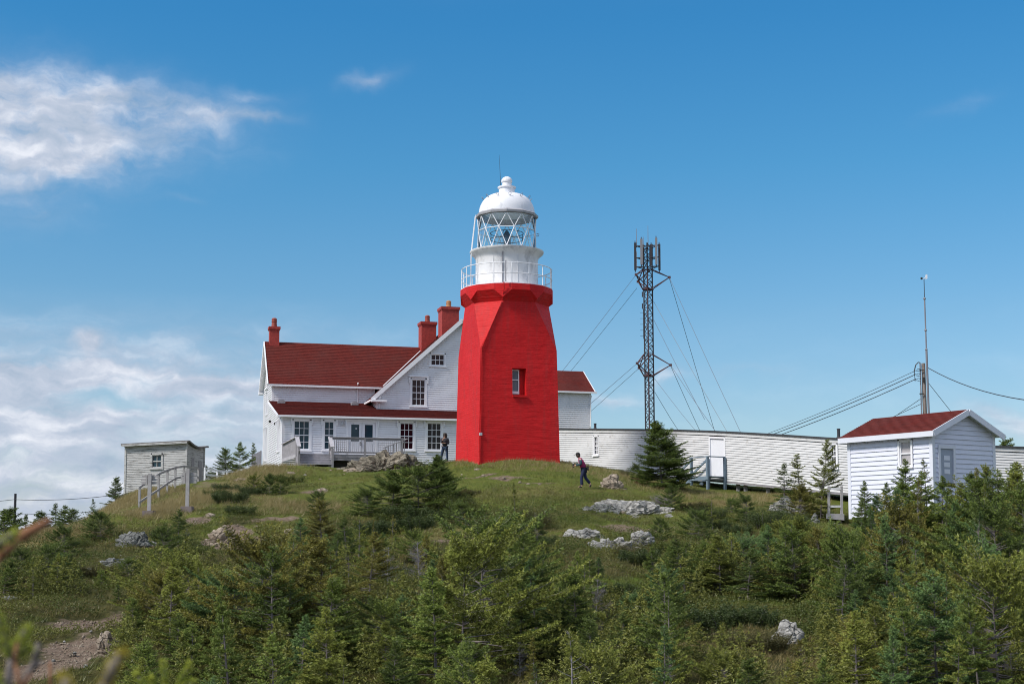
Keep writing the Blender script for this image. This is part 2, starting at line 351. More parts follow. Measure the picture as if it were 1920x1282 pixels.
def single(name, mb, m, label, cat, base, group=None, smooth=False):
    M = Matrix.Translation(Vector(base)); me = mb.mesh(name, M.inverted()); me.materials.append(m)
    if smooth: me.polygons.foreach_set('use_smooth', [True] * len(me.polygons))
    o = bpy.data.objects.new(name, me); COL.objects.link(o); o.location = base
    return tag(o, label, cat, group)
def smooth_by_angle(o, deg=35):
    me = o.data; me.polygons.foreach_set('use_smooth', [True] * len(me.polygons))
    try: me.set_sharp_from_angle(angle=math.radians(deg))
    except Exception: pass
def nmesh(name, verts, faces3, m, tip=None):
    """fast triangle mesh from numpy arrays"""
    me = bpy.data.meshes.new(name); nv, nf = len(verts), len(faces3)
    me.vertices.add(nv); me.vertices.foreach_set('co', np.asarray(verts, dtype=np.float32).ravel())
    me.loops.add(nf * 3); me.loops.foreach_set('vertex_index', np.asarray(faces3, dtype=np.int32).ravel())
    me.polygons.add(nf); me.polygons.foreach_set('loop_start', np.arange(0, nf * 3, 3, dtype=np.int32))
    me.polygons.foreach_set('loop_total', np.full(nf, 3, dtype=np.int32))
    if tip is not None:
        a = me.attributes.new('tip', 'FLOAT', 'POINT'); a.data.foreach_set('value', np.asarray(tip, dtype=np.float32))
    me.update(calc_edges=True); me.validate(); me.materials.append(m); return me

# ------------------------------------------------------------------ terrain
def _hash(ix, iy, s):
    h = (ix.astype(np.int64) * 374761393 + iy.astype(np.int64) * 668265263 + s * 982451653) & 0x7fffffff
    h = ((h ^ (h >> 13)) * 1274126177) & 0x7fffffff
    return ((h ^ (h >> 16)) & 0xffff) / 65535.0
def vnoise(x, y, s=0):
    ix, iy = np.floor(x), np.floor(y); fx, fy = x - ix, y - iy
    fx = fx * fx * (3 - 2 * fx); fy = fy * fy * (3 - 2 * fy)
    a = _hash(ix, iy, s); b = _hash(ix + 1, iy, s); c = _hash(ix, iy + 1, s); d = _hash(ix + 1, iy + 1, s)
    return (a + (b - a) * fx) * (1 - fy) + (c + (d - c) * fx) * fy
def fbm(x, y, sc, s=0, oct=4, g=0.5):
    t = 0; a = 1; n = 0
    for i in range(oct):
        t = t + a * (vnoise(x * sc + 17.3 * i, y * sc - 9.1 * i, s + i) - 0.5); n += a; a *= g; sc *= 2.03
    return t / n * 2
G = []      # (px, py, Y) ground seen, or hidden ground behind the crests
for px in (-200, 0, 240, 480, 720, 960, 1200, 1440, 1680, 1920, 2150):
    G += [(px, 1300, 29.5), (px, 1170, 38.0)]
for px in (240, 480, 720, 960, 1200, 1440): G += [(px, 1085, 46.5)]
G += [(-200, 1090, 45), (0, 1062, 48), (1680, 1080, 46.5), (1920, 1080, 46.5), (2150, 1080, 46.5),
      (-200, 1040, 54), (0, 1024, 55), (100, 1003, 58), (190, 966, 61), (235, 930, 74),
      (270, 962, 61), (350, 955, 62), (298, 938, 68), (314, 926, 72), (345, 909, 77), (380, 915, 75), (240, 921, 86), (350, 915, 84), (430, 893, 80), (480, 876, 80),
      (420, 1000, 57), (540, 952, 64), (600, 910, 72), (560, 874, 81), (700, 885, 79), (650, 905, 73), (720, 960, 62), (720, 1010, 56),
      (860, 864, 75), (860, 900, 69), (960, 861, 72.3), (1050, 867, 73.5), (1000, 900, 68), (960, 960, 60), (1097, 916, 66), (960, 1010, 54),
      (1160, 885, 74), (1245, 915, 70), (1340, 926, 71), (1440, 926, 69.5), (1300, 948, 65), (1150, 955, 61.5), (1150, 1005, 56), (1250, 1010, 55),
      (190, 968, 78), (130, 1002, 74), (60, 1024, 74), (0, 1036, 74), (100, 1014, 66), (0, 1034, 64), (150, 990, 67), (60, 1026, 66), (190, 962, 70), (-200, 1060, 64), (200, 962, 87), (150, 1004, 86), (100, 1028, 86), (40, 1045, 86), (215, 940, 76), (-200, 1070, 74), (200, 975, 96), (100, 1022, 95), (0, 1040, 95),
      (1440, 960, 63), (1560, 985, 60), (1600, 990, 61), (1747, 995, 57.5), (1860, 985, 60), (1920, 1000, 57), (2150, 1010, 56), (1400, 1020, 54), (1560, 1040, 51)]
WP = [(x, -4, -1.6) for x in (-16, 0, 16)] + [(x, 6, -2.6) for x in (-16, 0, 16)] + [(x, 15, -4.3) for x in (-20, 0, 20)] + [(x, 23, -4.2) for x in (-20, 0, 20)]
WP += [(-18, 88, 3.1), (-10, 95, 4.6), (0, 95, 4.6), (5, 85, 4.0), (8, 95, 3.4), (-20, 100, 3.2), (15, 80, 3.1), (22, 75, 2.6), (30, 74, 2.3), (12, 86, 3.6), (-1, 82, 4.6),
       (-34, 110, -1.9), (-50, 110, -1.5), (-20, 125, -1), (10, 130, 0.0), (40, 120, -1.0), (60, 80, -0.5), (-60, 60, -2.5), (-16, 78, 3.6), (-40, 82, -2.2)]
_pts = []
for px, py, Y in G:
    p = at(px, py, Y); _pts.append((p.x, p.y, p.z))
_pts += WP
_P = np.array(_pts); _S = 10.0
def _k(r2): return np.where(r2 > 1e-12, 0.5 * r2 * np.log(np.maximum(r2, 1e-12)), 0)
def _solve():
    A = _P[:, :2] / _S; n = len(A)
    r2 = ((A[:, None] - A[None]) ** 2).sum(-1)
    K = _k(r2) + np.eye(n) * 0.012
    Pm = np.hstack([np.ones((n, 1)), A]); M = np.zeros((n + 3, n + 3)); M[:n, :n] = K; M[:n, n:] = Pm; M[n:, :n] = Pm.T
    return np.linalg.solve(M, np.concatenate([_P[:, 2], np.zeros(3)]))
_Wt = _solve()
def base_h(x, y):
    x = np.asarray(x, float); y = np.asarray(y, float); sh = x.shape
    q = np.stack([x.ravel(), y.ravel()], 1) / _S; out = np.zeros(len(q))
    for i in range(0, len(q), 20000):
        b = q[i:i + 20000]; r2 = ((b[:, None] - _P[None, :, :2] / _S) ** 2).sum(-1)
        out[i:i + 20000] = _k(r2) @ _Wt[:-3] + _Wt[-3] + b @ _Wt[-2:]
    return out.reshape(sh)
def smooth01(t): t = np.clip(t, 0, 1); return t * t * (3 - 2 * t)
def terr(x, y):
    x = np.asarray(x, float); y = np.asarray(y, float)
    h = base_h(x, y)
    rough = 0.25 + 0.75 * smooth01((66 - y) / 10)             # lawn on top is smoother than the heath below
    h = h + rough * (0.32 * fbm(x, y, 0.35, 3, 4) + 0.15 * fbm(x, y, 1.5, 9, 3))
    h = h + 0.03 * fbm(x, y, 4.0, 21, 2)
    far = smooth01((np.hypot(x, y - 70) - 75) / 130)          # the headland falls away to the sea all round
    return h * (1 - far) + (-95.0) * far
def tz(x, y): return float(terr(np.array([x]), np.array([y]))[0])
def hit(px, py, y0=24.0, y1=110.0, n=900):
    """where the sight line through a pixel first meets the ground"""
    r = ray(px, py); ys = np.linspace(y0, y1, n); xs = r.x / r.y * ys; zs = r.z / r.y * ys
    d = zs - terr(xs, ys); k = np.argmax(d < 0)
    if not (d < 0).any(): k = n - 1
    if k > 0:
        t = d[k - 1] / (d[k - 1] - d[k]) if d[k - 1] != d[k] else 0
        y = ys[k - 1] + (ys[k] - ys[k - 1]) * t
    else: y = ys[0]
    x = r.x / r.y * y
    return Vector((x, y, tz(x, y)))

def axis_grid(lo, a, b, hi, fine, coarse_ratio=1.12):
    g = list(np.arange(a, b, fine)); s = fine; v = g[-1]
    while v < hi: s *= coarse_ratio; v += s; g.append(min(v, hi))
    s = fine; v = a; pre = []
    while v > lo: s *= coarse_ratio; v -= s; pre.append(max(v, lo))
    return np.array(pre[::-1] + g)
gx = axis_grid(-420, -26, 30, 420, 0.22); gy = axis_grid(-160, 27, 92, 520, 0.22)
GX, GY = np.meshgrid(gx, gy)
GZ = terr(GX, GY)
# ground cover masks: places of bare earth, dry grass, lush grass, heath (all found from the picture, stored per point)
def blobmask(lst, x, y, seed=40):
    m = np.zeros_like(x); wx = x + 1.0 * fbm(x, y, 0.6, seed, 3); wy = y + 1.6 * fbm(x, y, 0.6, seed + 5, 3)
    for px, py, rx, ry, s in lst:
        p = hit(px, py); m = np.maximum(m, s * np.exp(-(((wx - p.x) / rx) ** 2 + ((wy - p.y) / ry) ** 2) ** 1.5))
    return m
DIRT = [(150, 1215, 1.3, 2.6, 1), (190, 1170, 1.2, 1.6, 1), (110, 1240, .9, 1.2, .8), (430, 1010, .9, 2.2, 1), (480, 1018, .9, 1.6, .9), (450, 1075, .9, 1.4, .7), (385, 975, .5, 1.2, .8),
        (525, 975, .9, .6, .8), (850, 1015, 1.2, .9, .8), (590, 922, .9, .8, .6), (720, 880, 2.2, 1.4, .45), (900, 888, 1.3, .5, .7), (960, 896, 1.3, .45, .7), (1015, 905, 1.2, .35, .6),
        (1130, 918, 1.3, .4, .4), (1180, 985, 1.6, .8, .9), (395, 905, 1.0, 2.0, .5), (640, 905, 1.0, .5, .5), (680, 1060, 1., 1., .5), (430, 1025, 1., 1.2, .8)]
DRY = [(200, 950, 3.0, 5.0, 1), (250, 935, 2.0, 4.0, .9), (120, 985, 2.5, 3.0, 1), (310, 955, 1.6, 3.0, .9), (370, 935, 1.8, 4.0, .7), (60, 1010, 2, 3, .9), (480, 890, 2.0, 4.0, .6), (440, 920, 1.2, 2., .5),
       (980, 925, 4.0, 2.5, .5), (1340, 945, 2.6, 1.4, .8), (1440, 935, 2.0, 1.5, .7), (860, 1000, 2.0, 1.2, .7), (560, 950, 2.6, 2.0, .5), (1230, 945, 2., 1.5, .4), (800, 990, 1.5, 1.0, .6), (1010, 880, 3, 1.5, .4)]
LUSH = [(600, 874, 1.6, .8, .8), (760, 880, 2.4, 2.0, 1), (800, 870, 2.0, 1.6, .9), (420, 895, 1.6, 1.5, .5), (1120, 925, 2.0, 1.0, .5), (900, 990, 2.2, 1.5, .5), (1180, 1095, 1.8, 2.0, 1), (1430, 1110, 2, 3, 1),
        (1100, 975, 2.0, .8, .5), (350, 905, 1, 2, .7), (620, 960, 1.5, 1.5, .4), (1380, 985, 1.2, 1, .4)]
HEATH = [(1150, 940, 3., .8, .8), (840, 960, 3.0, 2.0, .6), (960, 980, 4.0, 2.0, .8), (480, 915, 1.6, 2.5, .7), (440, 975, 1.0, 1.5, .9), (1380, 1000, 3.0, 3.0, .8), (1300, 975, 2., 1, .6), (540, 915, 2, 1.5, .6), (700, 985, 3, 2, .8), (1000, 960, 4, 2, .7), (230, 1000, 3, 3, .8), (150, 1030, 3, 3, .8), (640, 1000, 2, 2, .6), (200, 1010, 3, 4, .7), (300, 990, 2, 2, .7), (1150, 970, 2.5, .6, .8), (880, 900, 1.0, .5, .3)]
def masks(x, y):
    below = smooth01((60 - y) / 8)
    return (blobmask(DIRT, x, y, 40), blobmask(DRY, x, y, 50), blobmask(LUSH, x, y, 60), np.maximum(blobmask(HEATH, x, y, 70), below * 0.8))
mD, mY, mL, mH = masks(GX, GY)
GZ = GZ - 0.12 * mD
ny, nx = GX.shape
idx = np.arange(ny * nx).reshape(ny, nx)
f = np.stack([idx[:-1, :-1], idx[:-1, 1:], idx[1:, 1:], idx[1:, :-1]], -1).reshape(-1, 4)
me = bpy.data.meshes.new('hill_ground'); co = np.stack([GX, GY, GZ], -1).reshape(-1, 3)
me.vertices.add(len(co)); me.vertices.foreach_set('co', co.astype(np.float32).ravel())
me.loops.add(len(f) * 4); me.loops.foreach_set('vertex_index', f.astype(np.int32).ravel())
me.polygons.add(len(f)); me.polygons.foreach_set('loop_start', np.arange(0, len(f) * 4, 4, dtype=np.int32)); me.polygons.foreach_set('loop_total', np.full(len(f), 4, dtype=np.int32))
ca = me.attributes.new('cover', 'FLOAT_COLOR', 'POINT')
ca.data.foreach_set('color', np.stack([mD, mY, mL, mH], -1).reshape(-1).astype(np.float32))
me.polygons.foreach_set('use_smooth', np.ones(len(f), dtype=bool)); me.update(calc_edges=True)
def ground_mat():
    m = bpy.data.materials.new('hill_ground'); m.use_nodes = True; n = NT(m.node_tree); n.n.clear()
    geo = n.add('ShaderNodeNewGeometry').outputs['Position']
    at_ = n.add('ShaderNodeAttribute', attribute_name='cover'); sp_ = n.add('ShaderNodeSeparateColor', {0: at_.outputs['Color']})
    f0 = n.ramp(n.noise(geo, 1.1, 7, 0.62), [(0.32, 0.0), (0.68, 1.0)]); f1 = n.noise(geo, 9.0, 5, 0.7)
    c = n.mix(f0, (0.120, 0.140, 0.028, 1), (0.075, 0.105, 0.018, 1))
    c = n.mix(n.ramp(f1, [(0.45, 0.0), (0.70, 0.7)]), c, (0.125, 0.105, 0.040, 1))
    def m_(sock, lo=0.35, hi=0.6): return n.ramp(n.math('ADD', sock, n.math('MULTIPLY', n.math('SUBTRACT', n.noise(geo, 2.5, 6, 0.7), 0.5), 0.9)), [(lo, 0.0), (hi, 1.0)])
    heath = n.mix(n.ramp(n.noise(geo, 3.0, 6, 0.7), [(0.35, 0.0), (0.65, 1.0)]), (0.034, 0.040, 0.013, 1), (0.078, 0.070, 0.026, 1))
    c = n.mix(m_(at_.outputs['Alpha'], 0.4, 0.75), c, heath)
    dry = n.mix(f1, (0.150, 0.120, 0.048, 1), (0.22, 0.180, 0.080, 1))
    c = n.mix(m_(sp_.outputs[1], 0.35, 0.8), c, dry)
    lush = n.mix(f1, (0.060, 0.105, 0.016, 1), (0.105, 0.135, 0.022, 1))
    c = n.mix(m_(sp_.outputs[2], 0.3, 0.75), c, lush)
    earth = n.mix(n.ramp(n.noise(geo, 6.0, 7, 0.7), [(0.3, 0.0), (0.75, 1.0)]), (0.085, 0.058, 0.042, 1), (0.27, 0.21, 0.165, 1))
    c = n.mix(m_(sp_.outputs[0], 0.35, 0.6), c, earth)
    b = n.add('ShaderNodeBump', {'Strength': 1.0, 'Distance': 0.10, 'Height': n.noise(geo, 7.0, 8, 0.7)})
    bs = n.add('ShaderNodeBsdfPrincipled', {'Base Color': c, 'Roughness': 0.95, 'Specular IOR Level': 0.1, 'Normal': b.outputs[0]})
    n.add('ShaderNodeOutputMaterial', {'Surface': bs.outputs[0]}); return m
M_ground = ground_mat(); me.materials.append(M_ground)
hill = bpy.data.objects.new('hill_ground', me); COL.objects.link(hill); tag(hill, kind='structure')
sea = MB().add([(-30000, -30000, -90), (30000, -30000, -90), (30000, 50000, -90), (-30000, 50000, -90)], [(0, 1, 2, 3)])
M_sea = mat('sea_water', (0.02, 0.05, 0.08), 0.15, 0.2, 0.02)
so = single('sea_water', sea, M_sea, None, None, (0, 0, -90)); so['kind'] = 'structure'

# ------------------------------------------------------------------ wall cladding and windows
class Wall:
    """a vertical (or sloping) plane: origin, direction along, direction up, normal outwards"""
    def __init__(s, O, u, n, w=(0, 0, 1)):
        s.O, s.u, s.n, s.w = Vector(O), Vector(u).normalized(), Vector(n).normalized(), Vector(w).normalized()
    def p(s, a, b, d=0.0): return s.O + s.u * a + s.w * b + s.n * d
    def px(s, px, py):
        q = on_plane(px, py, s.O, s.n) - s.O; return q.dot(s.u), q.dot(s.w)
    def rect(s, x0, y0, x1, y1):
        a0, b0 = s.px(x0, (y0 + y1) / 2); a1, b1 = s.px(x1, (y0 + y1) / 2)
        _, b0 = s.px((x0 + x1) / 2, y1); _, b1 = s.px((x0 + x1) / 2, y0)
        return a0, a1, b0, b1
    def block(s, mb, a0, a1, b0, b1, d0, d1):
        mb.hexa([s.p(a0, b0, d1), s.p(a1, b0, d1), s.p(a1, b0, d0), s.p(a0, b0, d0), s.p(a0, b1, d1), s.p(a1, b1, d1), s.p(a1, b1, d0), s.p(a0, b1, d0)]); return mb
def cut(iv, holes):
    out = [iv]
    for h0, h1 in holes:
        nxt = []
        for a, b in out:
            if h1 <= a or h0 >= b: nxt.append((a, b)); continue
            if h0 > a: nxt.append((a, h0))
            if h1 < b: nxt.append((h1, b))
        out = nxt
    return [i for i in out if i[1] - i[0] > 0.02]
def board_rows(wall, b0, b1, pitch, prof, holes):
    """rows of overlapping boards: yields (a0 bottom, a1 bottom, a0 top, a1 top, lower, upper)"""
    k = 0; n = int(math.ceil((b1 - b0) / pitch))
    for k in range(n):
        lo = b0 + k * pitch; up = min(lo + pitch, b1)
        if up - lo < 0.01: continue
        l0, l1 = prof(lo); t0, t1 = prof(up - 1e-4)
        hs = [(h[0], h[1]) for h in holes if h[2] < up - 0.004 and h[3] > lo + 0.004]
        base = (min(l0, t0), max(l1, t1))
        for a, b in cut(base, hs):
            yield (max(a, l0) if a == base[0] else a, min(b, l1) if b == base[1] else b, max(a, t0) if a == base[0] else a, min(b, t1) if b == base[1] else b, lo, up)
def clad_mb(mb, wall, b0, b1, pitch, prof, holes=(), thick=0.045, jig=0.0, gap=0.19):
    for la, lb, ta, tb, lo, up in board_rows(wall, b0, b1, pitch, prof, holes):
        if tb <= ta: tb = ta + 0.001
        lo = lo + pitch * gap; up = up + 0.010
        j = U(-jig, jig); e = 0.012
        mb.hexa([wall.p(la, lo - e + j, thick), wall.p(lb, lo - e + j, thick), wall.p(lb, lo - e + j, 0), wall.p(la, lo - e + j, 0),
                 wall.p(ta, up, thick * 0.25), wall.p(tb, up, thick * 0.25), wall.p(tb, up, 0), wall.p(ta, up, 0)])
    return mb
def window(parent, wall, rect, cols, rows, glassm, casing=0.12, name='window', head=False, sashes=True, trim=None, label=None, proud=0.06, brackets=False, mw=0.028):
    a0, a1, b0, b1 = rect; trim = trim or M_trim; mb = MB(); c = casing
    for r in ((a0 - c, a0, b0 - c * .6, b1 + c * .3), (a1, a1 + c, b0 - c * .6, b1 + c * .3)): wall.block(mb, *r, -0.10, proud)
    wall.block(mb, a0, a1, b1, b1 + c * .9, -0.10, proud + 0.002); wall.block(mb, a0, a1, b0 - c * .6, b0, -0.10, proud + 0.001)
    s_ = 0.04
    for r in ((a0, a0 + s_, b0, b1), (a1 - s_, a1, b0, b1), (a0 + s_, a1 - s_, b1 - s_, b1), (a0 + s_, a1 - s_, b0, b0 + s_)): wall.block(mb, *r, -0.09, 0.012)
    wall.block(mb, a0 - c * .95, a1 + c * .95, b1 + c * .9 + .003, b1 + c * .9 + .21, -.095, .010); wall.block(mb, a0 - c * .95, a1 + c * .95, b0 - c * .6 - .21, b0 - c * .6 - .003, -.095, .010)
    win = part(name, mb, trim, parent, label=label)
    sl = MB(); wall.block(sl, a0 - c * 1.25, a1 + c * 1.25, b0 - c * .6 - 0.05, b0 - c * .6 - 0.001, -0.02, proud + 0.05); part('sill', sl, trim, win)
    if head:
        hd = MB(); wall.block(hd, a0 - c * 1.6, a1 + c * 1.6, b1 + c * .9 + 0.06, b1 + c * .9 + 0.14, -0.02, proud + 0.09)
        wall.block(hd, a0 - c * 1.35, a1 + c * 1.35, b1 + c * .9 + 0.001, b1 + c * .9 + 0.059, -0.02, proud + 0.045)
        part('head_moulding', hd, trim, win)
    if brackets:
        for sx in (a0 - c * 1.25, a1 + c * 1.25):
            bk = MB()
            for q, (dz, dd, hh) in enumerate(((0.0, 0.11, 0.13), (0.14, 0.085, 0.11), (0.26, 0.06, 0.10))):
                wall.block(bk, sx - 0.045, sx + 0.045, b1 + c * .9 - dz - hh, b1 + c * .9 - dz, proud, proud + dd)
            part('bracket', bk, trim, win)
    gw = (a1 - a0 - 2 * s_) / cols; gh = (b1 - b0 - 2 * s_) / rows; pm = None
    for i in range(1, cols):
        m_ = MB(); x = a0 + s_ + gw * i; wall.block(m_, x - mw / 2, x + mw / 2, b0 + s_, b1 - s_, -0.05, -0.002); part('glazing_bar', m_, trim, win)
    for j in range(1, rows):
        t = mw if not (sashes and rows % 2 == 0 and j == rows // 2) else mw * 1.9
        m_ = MB(); y = b0 + s_ + gh * j; wall.block(m_, a0 + s_, a1 - s_, y - t / 2, y + t / 2, -0.048, 0.0); part('glazing_bar', m_, trim, win)
    for i in range(cols):
        for j in range(rows):
            m_ = MB(); x = a0 + s_ + gw * i; y = b0 + s_ + gh * j
            wall.block(m_, x + 0.003, x + gw - 0.003, y + 0.003, y + gh - 0.003, -0.058, -0.054 - 0.0006 * ((i * 7 + j * 3) % 5)); part('pane', m_, glassm, win)
    bk = MB(); wall.block(bk, a0, a1, b0, b1, -0.10, -0.09); part('blind', bk, M_backing, win)  # near-black plate standing for the unlit room behind the panes
    return win
def hole(rect, casing=0.12): a0, a1, b0, b1 = rect; c = casing * 0.9; return (a0 - c, a1 + c, b0 - c * .6, b1 + c * .8)

# ------------------------------------------------------------------ keeper's house
TH = math.radians(15.5); hu = Vector((math.cos(TH), math.sin(TH), 0)); hv = Vector((-math.sin(TH), math.cos(TH), 0))
A0 = at(527, 872, 88.0)
def hp(L, t, z): return Vector((A0.x + hu.x * L + hv.x * t, A0.y + hu.y * L + hv.y * t, z))
def solveL(px, t, z=8.0):
    lo, hi_ = -5.0, 45.0
    for _ in range(50):
        m_ = (lo + hi_) / 2
        if proj(hp(m_, t, z))[0] < px: lo = m_
        else: hi_ = m_
    return lo
def hz(L, t, py): p = hp(L, t, 0); return z_at(p.x, p.y, py)
house = thing('keepers_house', 'white clapboard keeper\'s house with dark red roofs, left of the red lighthouse tower', 'house', (A0.x, A0.y, A0.z), TH)
TG, TW, TB = 3.4, 6.0, 11.4               # gable wall, wing wall, back wall (metres behind the porch front)
z0 = A0.z - 0.5
Lg0 = solveL(707, TG, 9.0); Lap = solveL(865, TG, 14.0); Lg1 = 2 * Lap - Lg0; Lr = solveL(1107, TW, 9.0); LP = Lap + 2.0
zPe = hz(0, 0, 778); zPtW = hz(1, TW, 754)                          # porch eave, top against the wing wall
porch_slope = (zPtW - zPe) / TW
zGe = hz(Lg0, TG, 741); zGa = hz(Lap, TG, 603)                      # gable eave and apex (wall)
zWe = hz(1.0, TW, 714); zWr = hz(0.2, (TW + TB) / 2, 643); tR = (TW + TB) / 2
gslope = (zGa - zGe) / (Lap - Lg0)
# solid cores set 10 cm behind the cladding planes
core = MB()
def house_block(mb, L0, L1, t0, t1, zb, zt): mb.hexa([hp(L0, t0, zb), hp(L1, t0, zb), hp(L1, t1, zb), hp(L0, t1, zb), hp(L0, t0, zt), hp(L1, t0, zt), hp(L1, t1, zt), hp(L0, t1, zt)])
i_ = 0.11
zlow = z0 - 1.0
core.hexa([hp(i_, i_, zlow), hp(LP, i_, zlow), hp(LP, TG + .3, zlow), hp(i_, TG + .3, zlow), hp(i_, i_, zPe - .05), hp(LP, i_, zPe - .05), hp(LP, TG + .3, zPe + porch_slope * TG), hp(i_, TG + .3, zPe + porch_slope * TG)])
core.hexa([hp(i_, TG + .3, zlow), hp(Lg0 + .3, TG + .3, zlow), hp(Lg0 + .3, TW + .3, zlow), hp(i_, TW + .3, zlow), hp(i_, TG + .3, zPe + porch_slope * TG), hp(Lg0 + .3, TG + .3, zPe + porch_slope * TG), hp(Lg0 + .3, TW + .3, zPtW), hp(i_, TW + .3, zPtW)])
def prism_core(mb, pts, ext):            # polygon (list) extruded
    n = len(pts); mb.add(list(pts) + [p + ext for p in pts], [tuple(range(n)), tuple(range(2 * n - 1, n - 1, -1))] + [(i, i + n, (i + 1) % n + n, (i + 1) % n) for i in range(n)])
prism_core(core, [hp(i_, TW + i_, zlow), hp(i_, TB, zlow), hp(i_, TB, zWe), hp(i_, tR, zWr - .12), hp(i_, TW + i_, zWe)], hu * (Lap - i_))
prism_core(core, [hp(Lap, TW + i_, zlow), hp(Lap, TB - 1, zlow), hp(Lap, TB - 1, zWe), hp(Lap, 8.4, hz(20, 8.4, 699) - .12), hp(Lap, TW + i_, zWe)], hu * (Lr - i_ - Lap))
prism_core(core, [hp(Lg0 + i_, TG + i_, zlow), hp(Lg0 + i_, TG + i_, zGe), hp(Lap, TG + i_, zGa - .12), hp(Lg1 - i_, TG + i_, zGe), hp(Lg1 - i_, TG + i_, zlow)], hv * (TB + 1.5 - TG))
part('wall', core, M_backing, house)
# cladding planes
W_porch = Wall(hp(0, 0, 0), hu, -hv); W_gable = Wall(hp(0, TG, 0), hu, -hv); W_wing = Wall(hp(0, TW, 0), hu, -hv)
W_left = Wall(hp(0, 0, 0), hv, -hu); W_jog = Wall(hp(Lg0, 0, 0), hv, -hu)
wins_p = [(( 551, 789, 580, 842), 3, 4, M_glasst), ((608, 790, 626, 842), 2, 4, M_glasst), ((750, 793, 775, 842), 3, 4, M_glassm), ((801, 793, 827, 843), 3, 4, M_glassg)]
pitch = 0.143
holes_p = []
for r, c_, rw, g in wins_p: holes_p.append(hole(W_porch.rect(*r), 0.14))
door_r = W_porch.rect(653, 792, 704, 853); holes_p.append((door_r[0] - .1, door_r[1] + .1, door_r[2] - .3, door_r[3] + .1))
cl = clad_mb(MB(), W_porch, z0, zPe - 0.02, pitch, lambda v: (0.10, LP), holes_p)
part('clapboard_siding', cl, M_white, house, kind='stuff')
rg1 = W_gable.rect(772, 712, 797, 760); rg2 = W_gable.rect(808, 665, 833, 685)
def gprof(v):
    if v <= zGe: return (Lg0 + .10, Lg1 - .10)
    return (Lg0 + (v - zGe) / gslope + 0.02, Lg1 - (v - zGe) / gslope - 0.02)
cl = clad_mb(MB(), W_gable, zPe + porch_slope * TG, zGa - 0.1, pitch, gprof, [hole(rg1, .13), hole(rg2, .12)])
part('clapboard_siding', cl, M_white, house, kind='stuff')
cl = clad_mb(MB(), W_wing, zPtW - .1, zWe, pitch, lambda v: (0.12, Lg0 + 0.3), [])
part('clapboard_siding', cl, M_white, house, kind='stuff')
cl = clad_mb(MB(), W_jog, zPe + .4, zGe, pitch, lambda v: (TG + .10, TW), [])
part('clapboard_siding', cl, M_white, house, kind='stuff')
def lprof(v):
    a = 0.10 if v < zPe else min(TW, (v - zPe) / porch_slope)
    if v > zPtW: a = TW + .1
    b = TB - .1
    if v > zWe: a = TW + (v - zWe) * (tR - TW) / (zWr - zWe); b = TB - (v - zWe) * (TB - tR) / (zWr - zWe)
    return (a, b)
lw = [W_left.rect(495, 808, 500.5, 862), W_left.rect(496.5, 736, 500.5, 772), W_left.rect(498, 677, 501, 704)]
lwr = []
for (ta, tb_, ya, yb) in ((9.0, 9.9, 807, 862), (8.6, 9.5, 735, 776), (8.3, 9.0, 680, 703), (1.2, 2.1, 794, 845)):
    p0 = hp(0, (ta + tb_) / 2, 0); lwr.append((ta, tb_, z_at(p0.x, p0.y, yb), z_at(p0.x, p0.y, ya)))
cl = clad_mb(MB(), W_left, z0 - .3, zWr - .1, .15, lprof, [hole(r, .12) for r in lwr], gap=.32)
part('clapboard_siding', cl, M_white, house, kind='stuff')
W_right = Wall(hp(0, TW, 0), hu, -hv)
cl = clad_mb(MB(), W_right, zlow + 1, zWe, pitch, lambda v: (Lg1 - 0.3, Lr - .12), [])
part('clapboard_siding', cl, M_white, house, kind='stuff')
W_rend = Wall(hp(Lr, 0, 0), hv, hu)
cl = clad_mb(MB(), W_rend, zlow + 1, zWe, pitch, lambda v: (TW + .1, TB - 1), [])
part('clapboard_siding', cl, M_white, house, kind='stuff')
for r, c_, rw, g in wins_p:
    window(house, W_porch, W_porch.rect(*r), c_, rw, g, 0.14, head=True, brackets=True, label={id(M_glasst): 'tall porch window with bluish panes', id(M_glassm): 'porch window with dark red curtain behind its panes', id(M_glassg): 'dark porch window beside the tower'}[id(g)])
window(house, W_gable, rg1, 3, 4, M_glassm, 0.13, head=True, brackets=True, label='twelve-pane window in the gable')
window(house, W_gable, rg2, 3, 2, M_glassm, 0.12, label='small six-pane attic window high in the gable')
for k, r in enumerate(lwr): window(house, W_left, r, 2, 4 if k != 2 else 3, M_glassd, 0.12, head=(k != 2), brackets=(k in (0, 3)))
# corner boards, downpipes
cb = MB()
for (L, t, zb, zt) in ((0, 0, z0 - .3, zPe + .02), (0, TW, zPtW - .1, zWe), (Lg0, TG, zPe + porch_slope * TG, zGe + .1), (Lr, TW, zlow + 1, zWe), (0, TB, z0 - .3, zWe)):
    b1_ = MB(); c_ = hp(L, t, (zb + zt) / 2); sgn = -1 if t == TB else 1
    sx = -1 if L == Lr else 1
    b1_.box(c_ + hu * (0.035 * sx) + hv * (0.035 * sgn), hu * 0.075, hv * 0.075, Vector((0, 0, (zt - zb) / 2))); part('corner_board', b1_, M_trim, house)
for (L, t, zb, zt, side) in ((0.02, -0.02, z0 - .2, zPe - .1, -1), (Lg0 + .14, TG - .02, zPe + porch_slope * TG + .1, zGe - .1, -1), (Lg0 - .9, TW, zPtW, zWe - .02, -1), (Lr - .02, TW, hz(Lr, TW, 800), hz(Lr, TW, 742), -1)):
    dp = MB(); dp.tube([hp(L, t - .12, zb), hp(L, t - .12, zt - .25), hp(L, t - .30, zt)], 0.045, 6); part('downpipe', dp, M_trim, house)
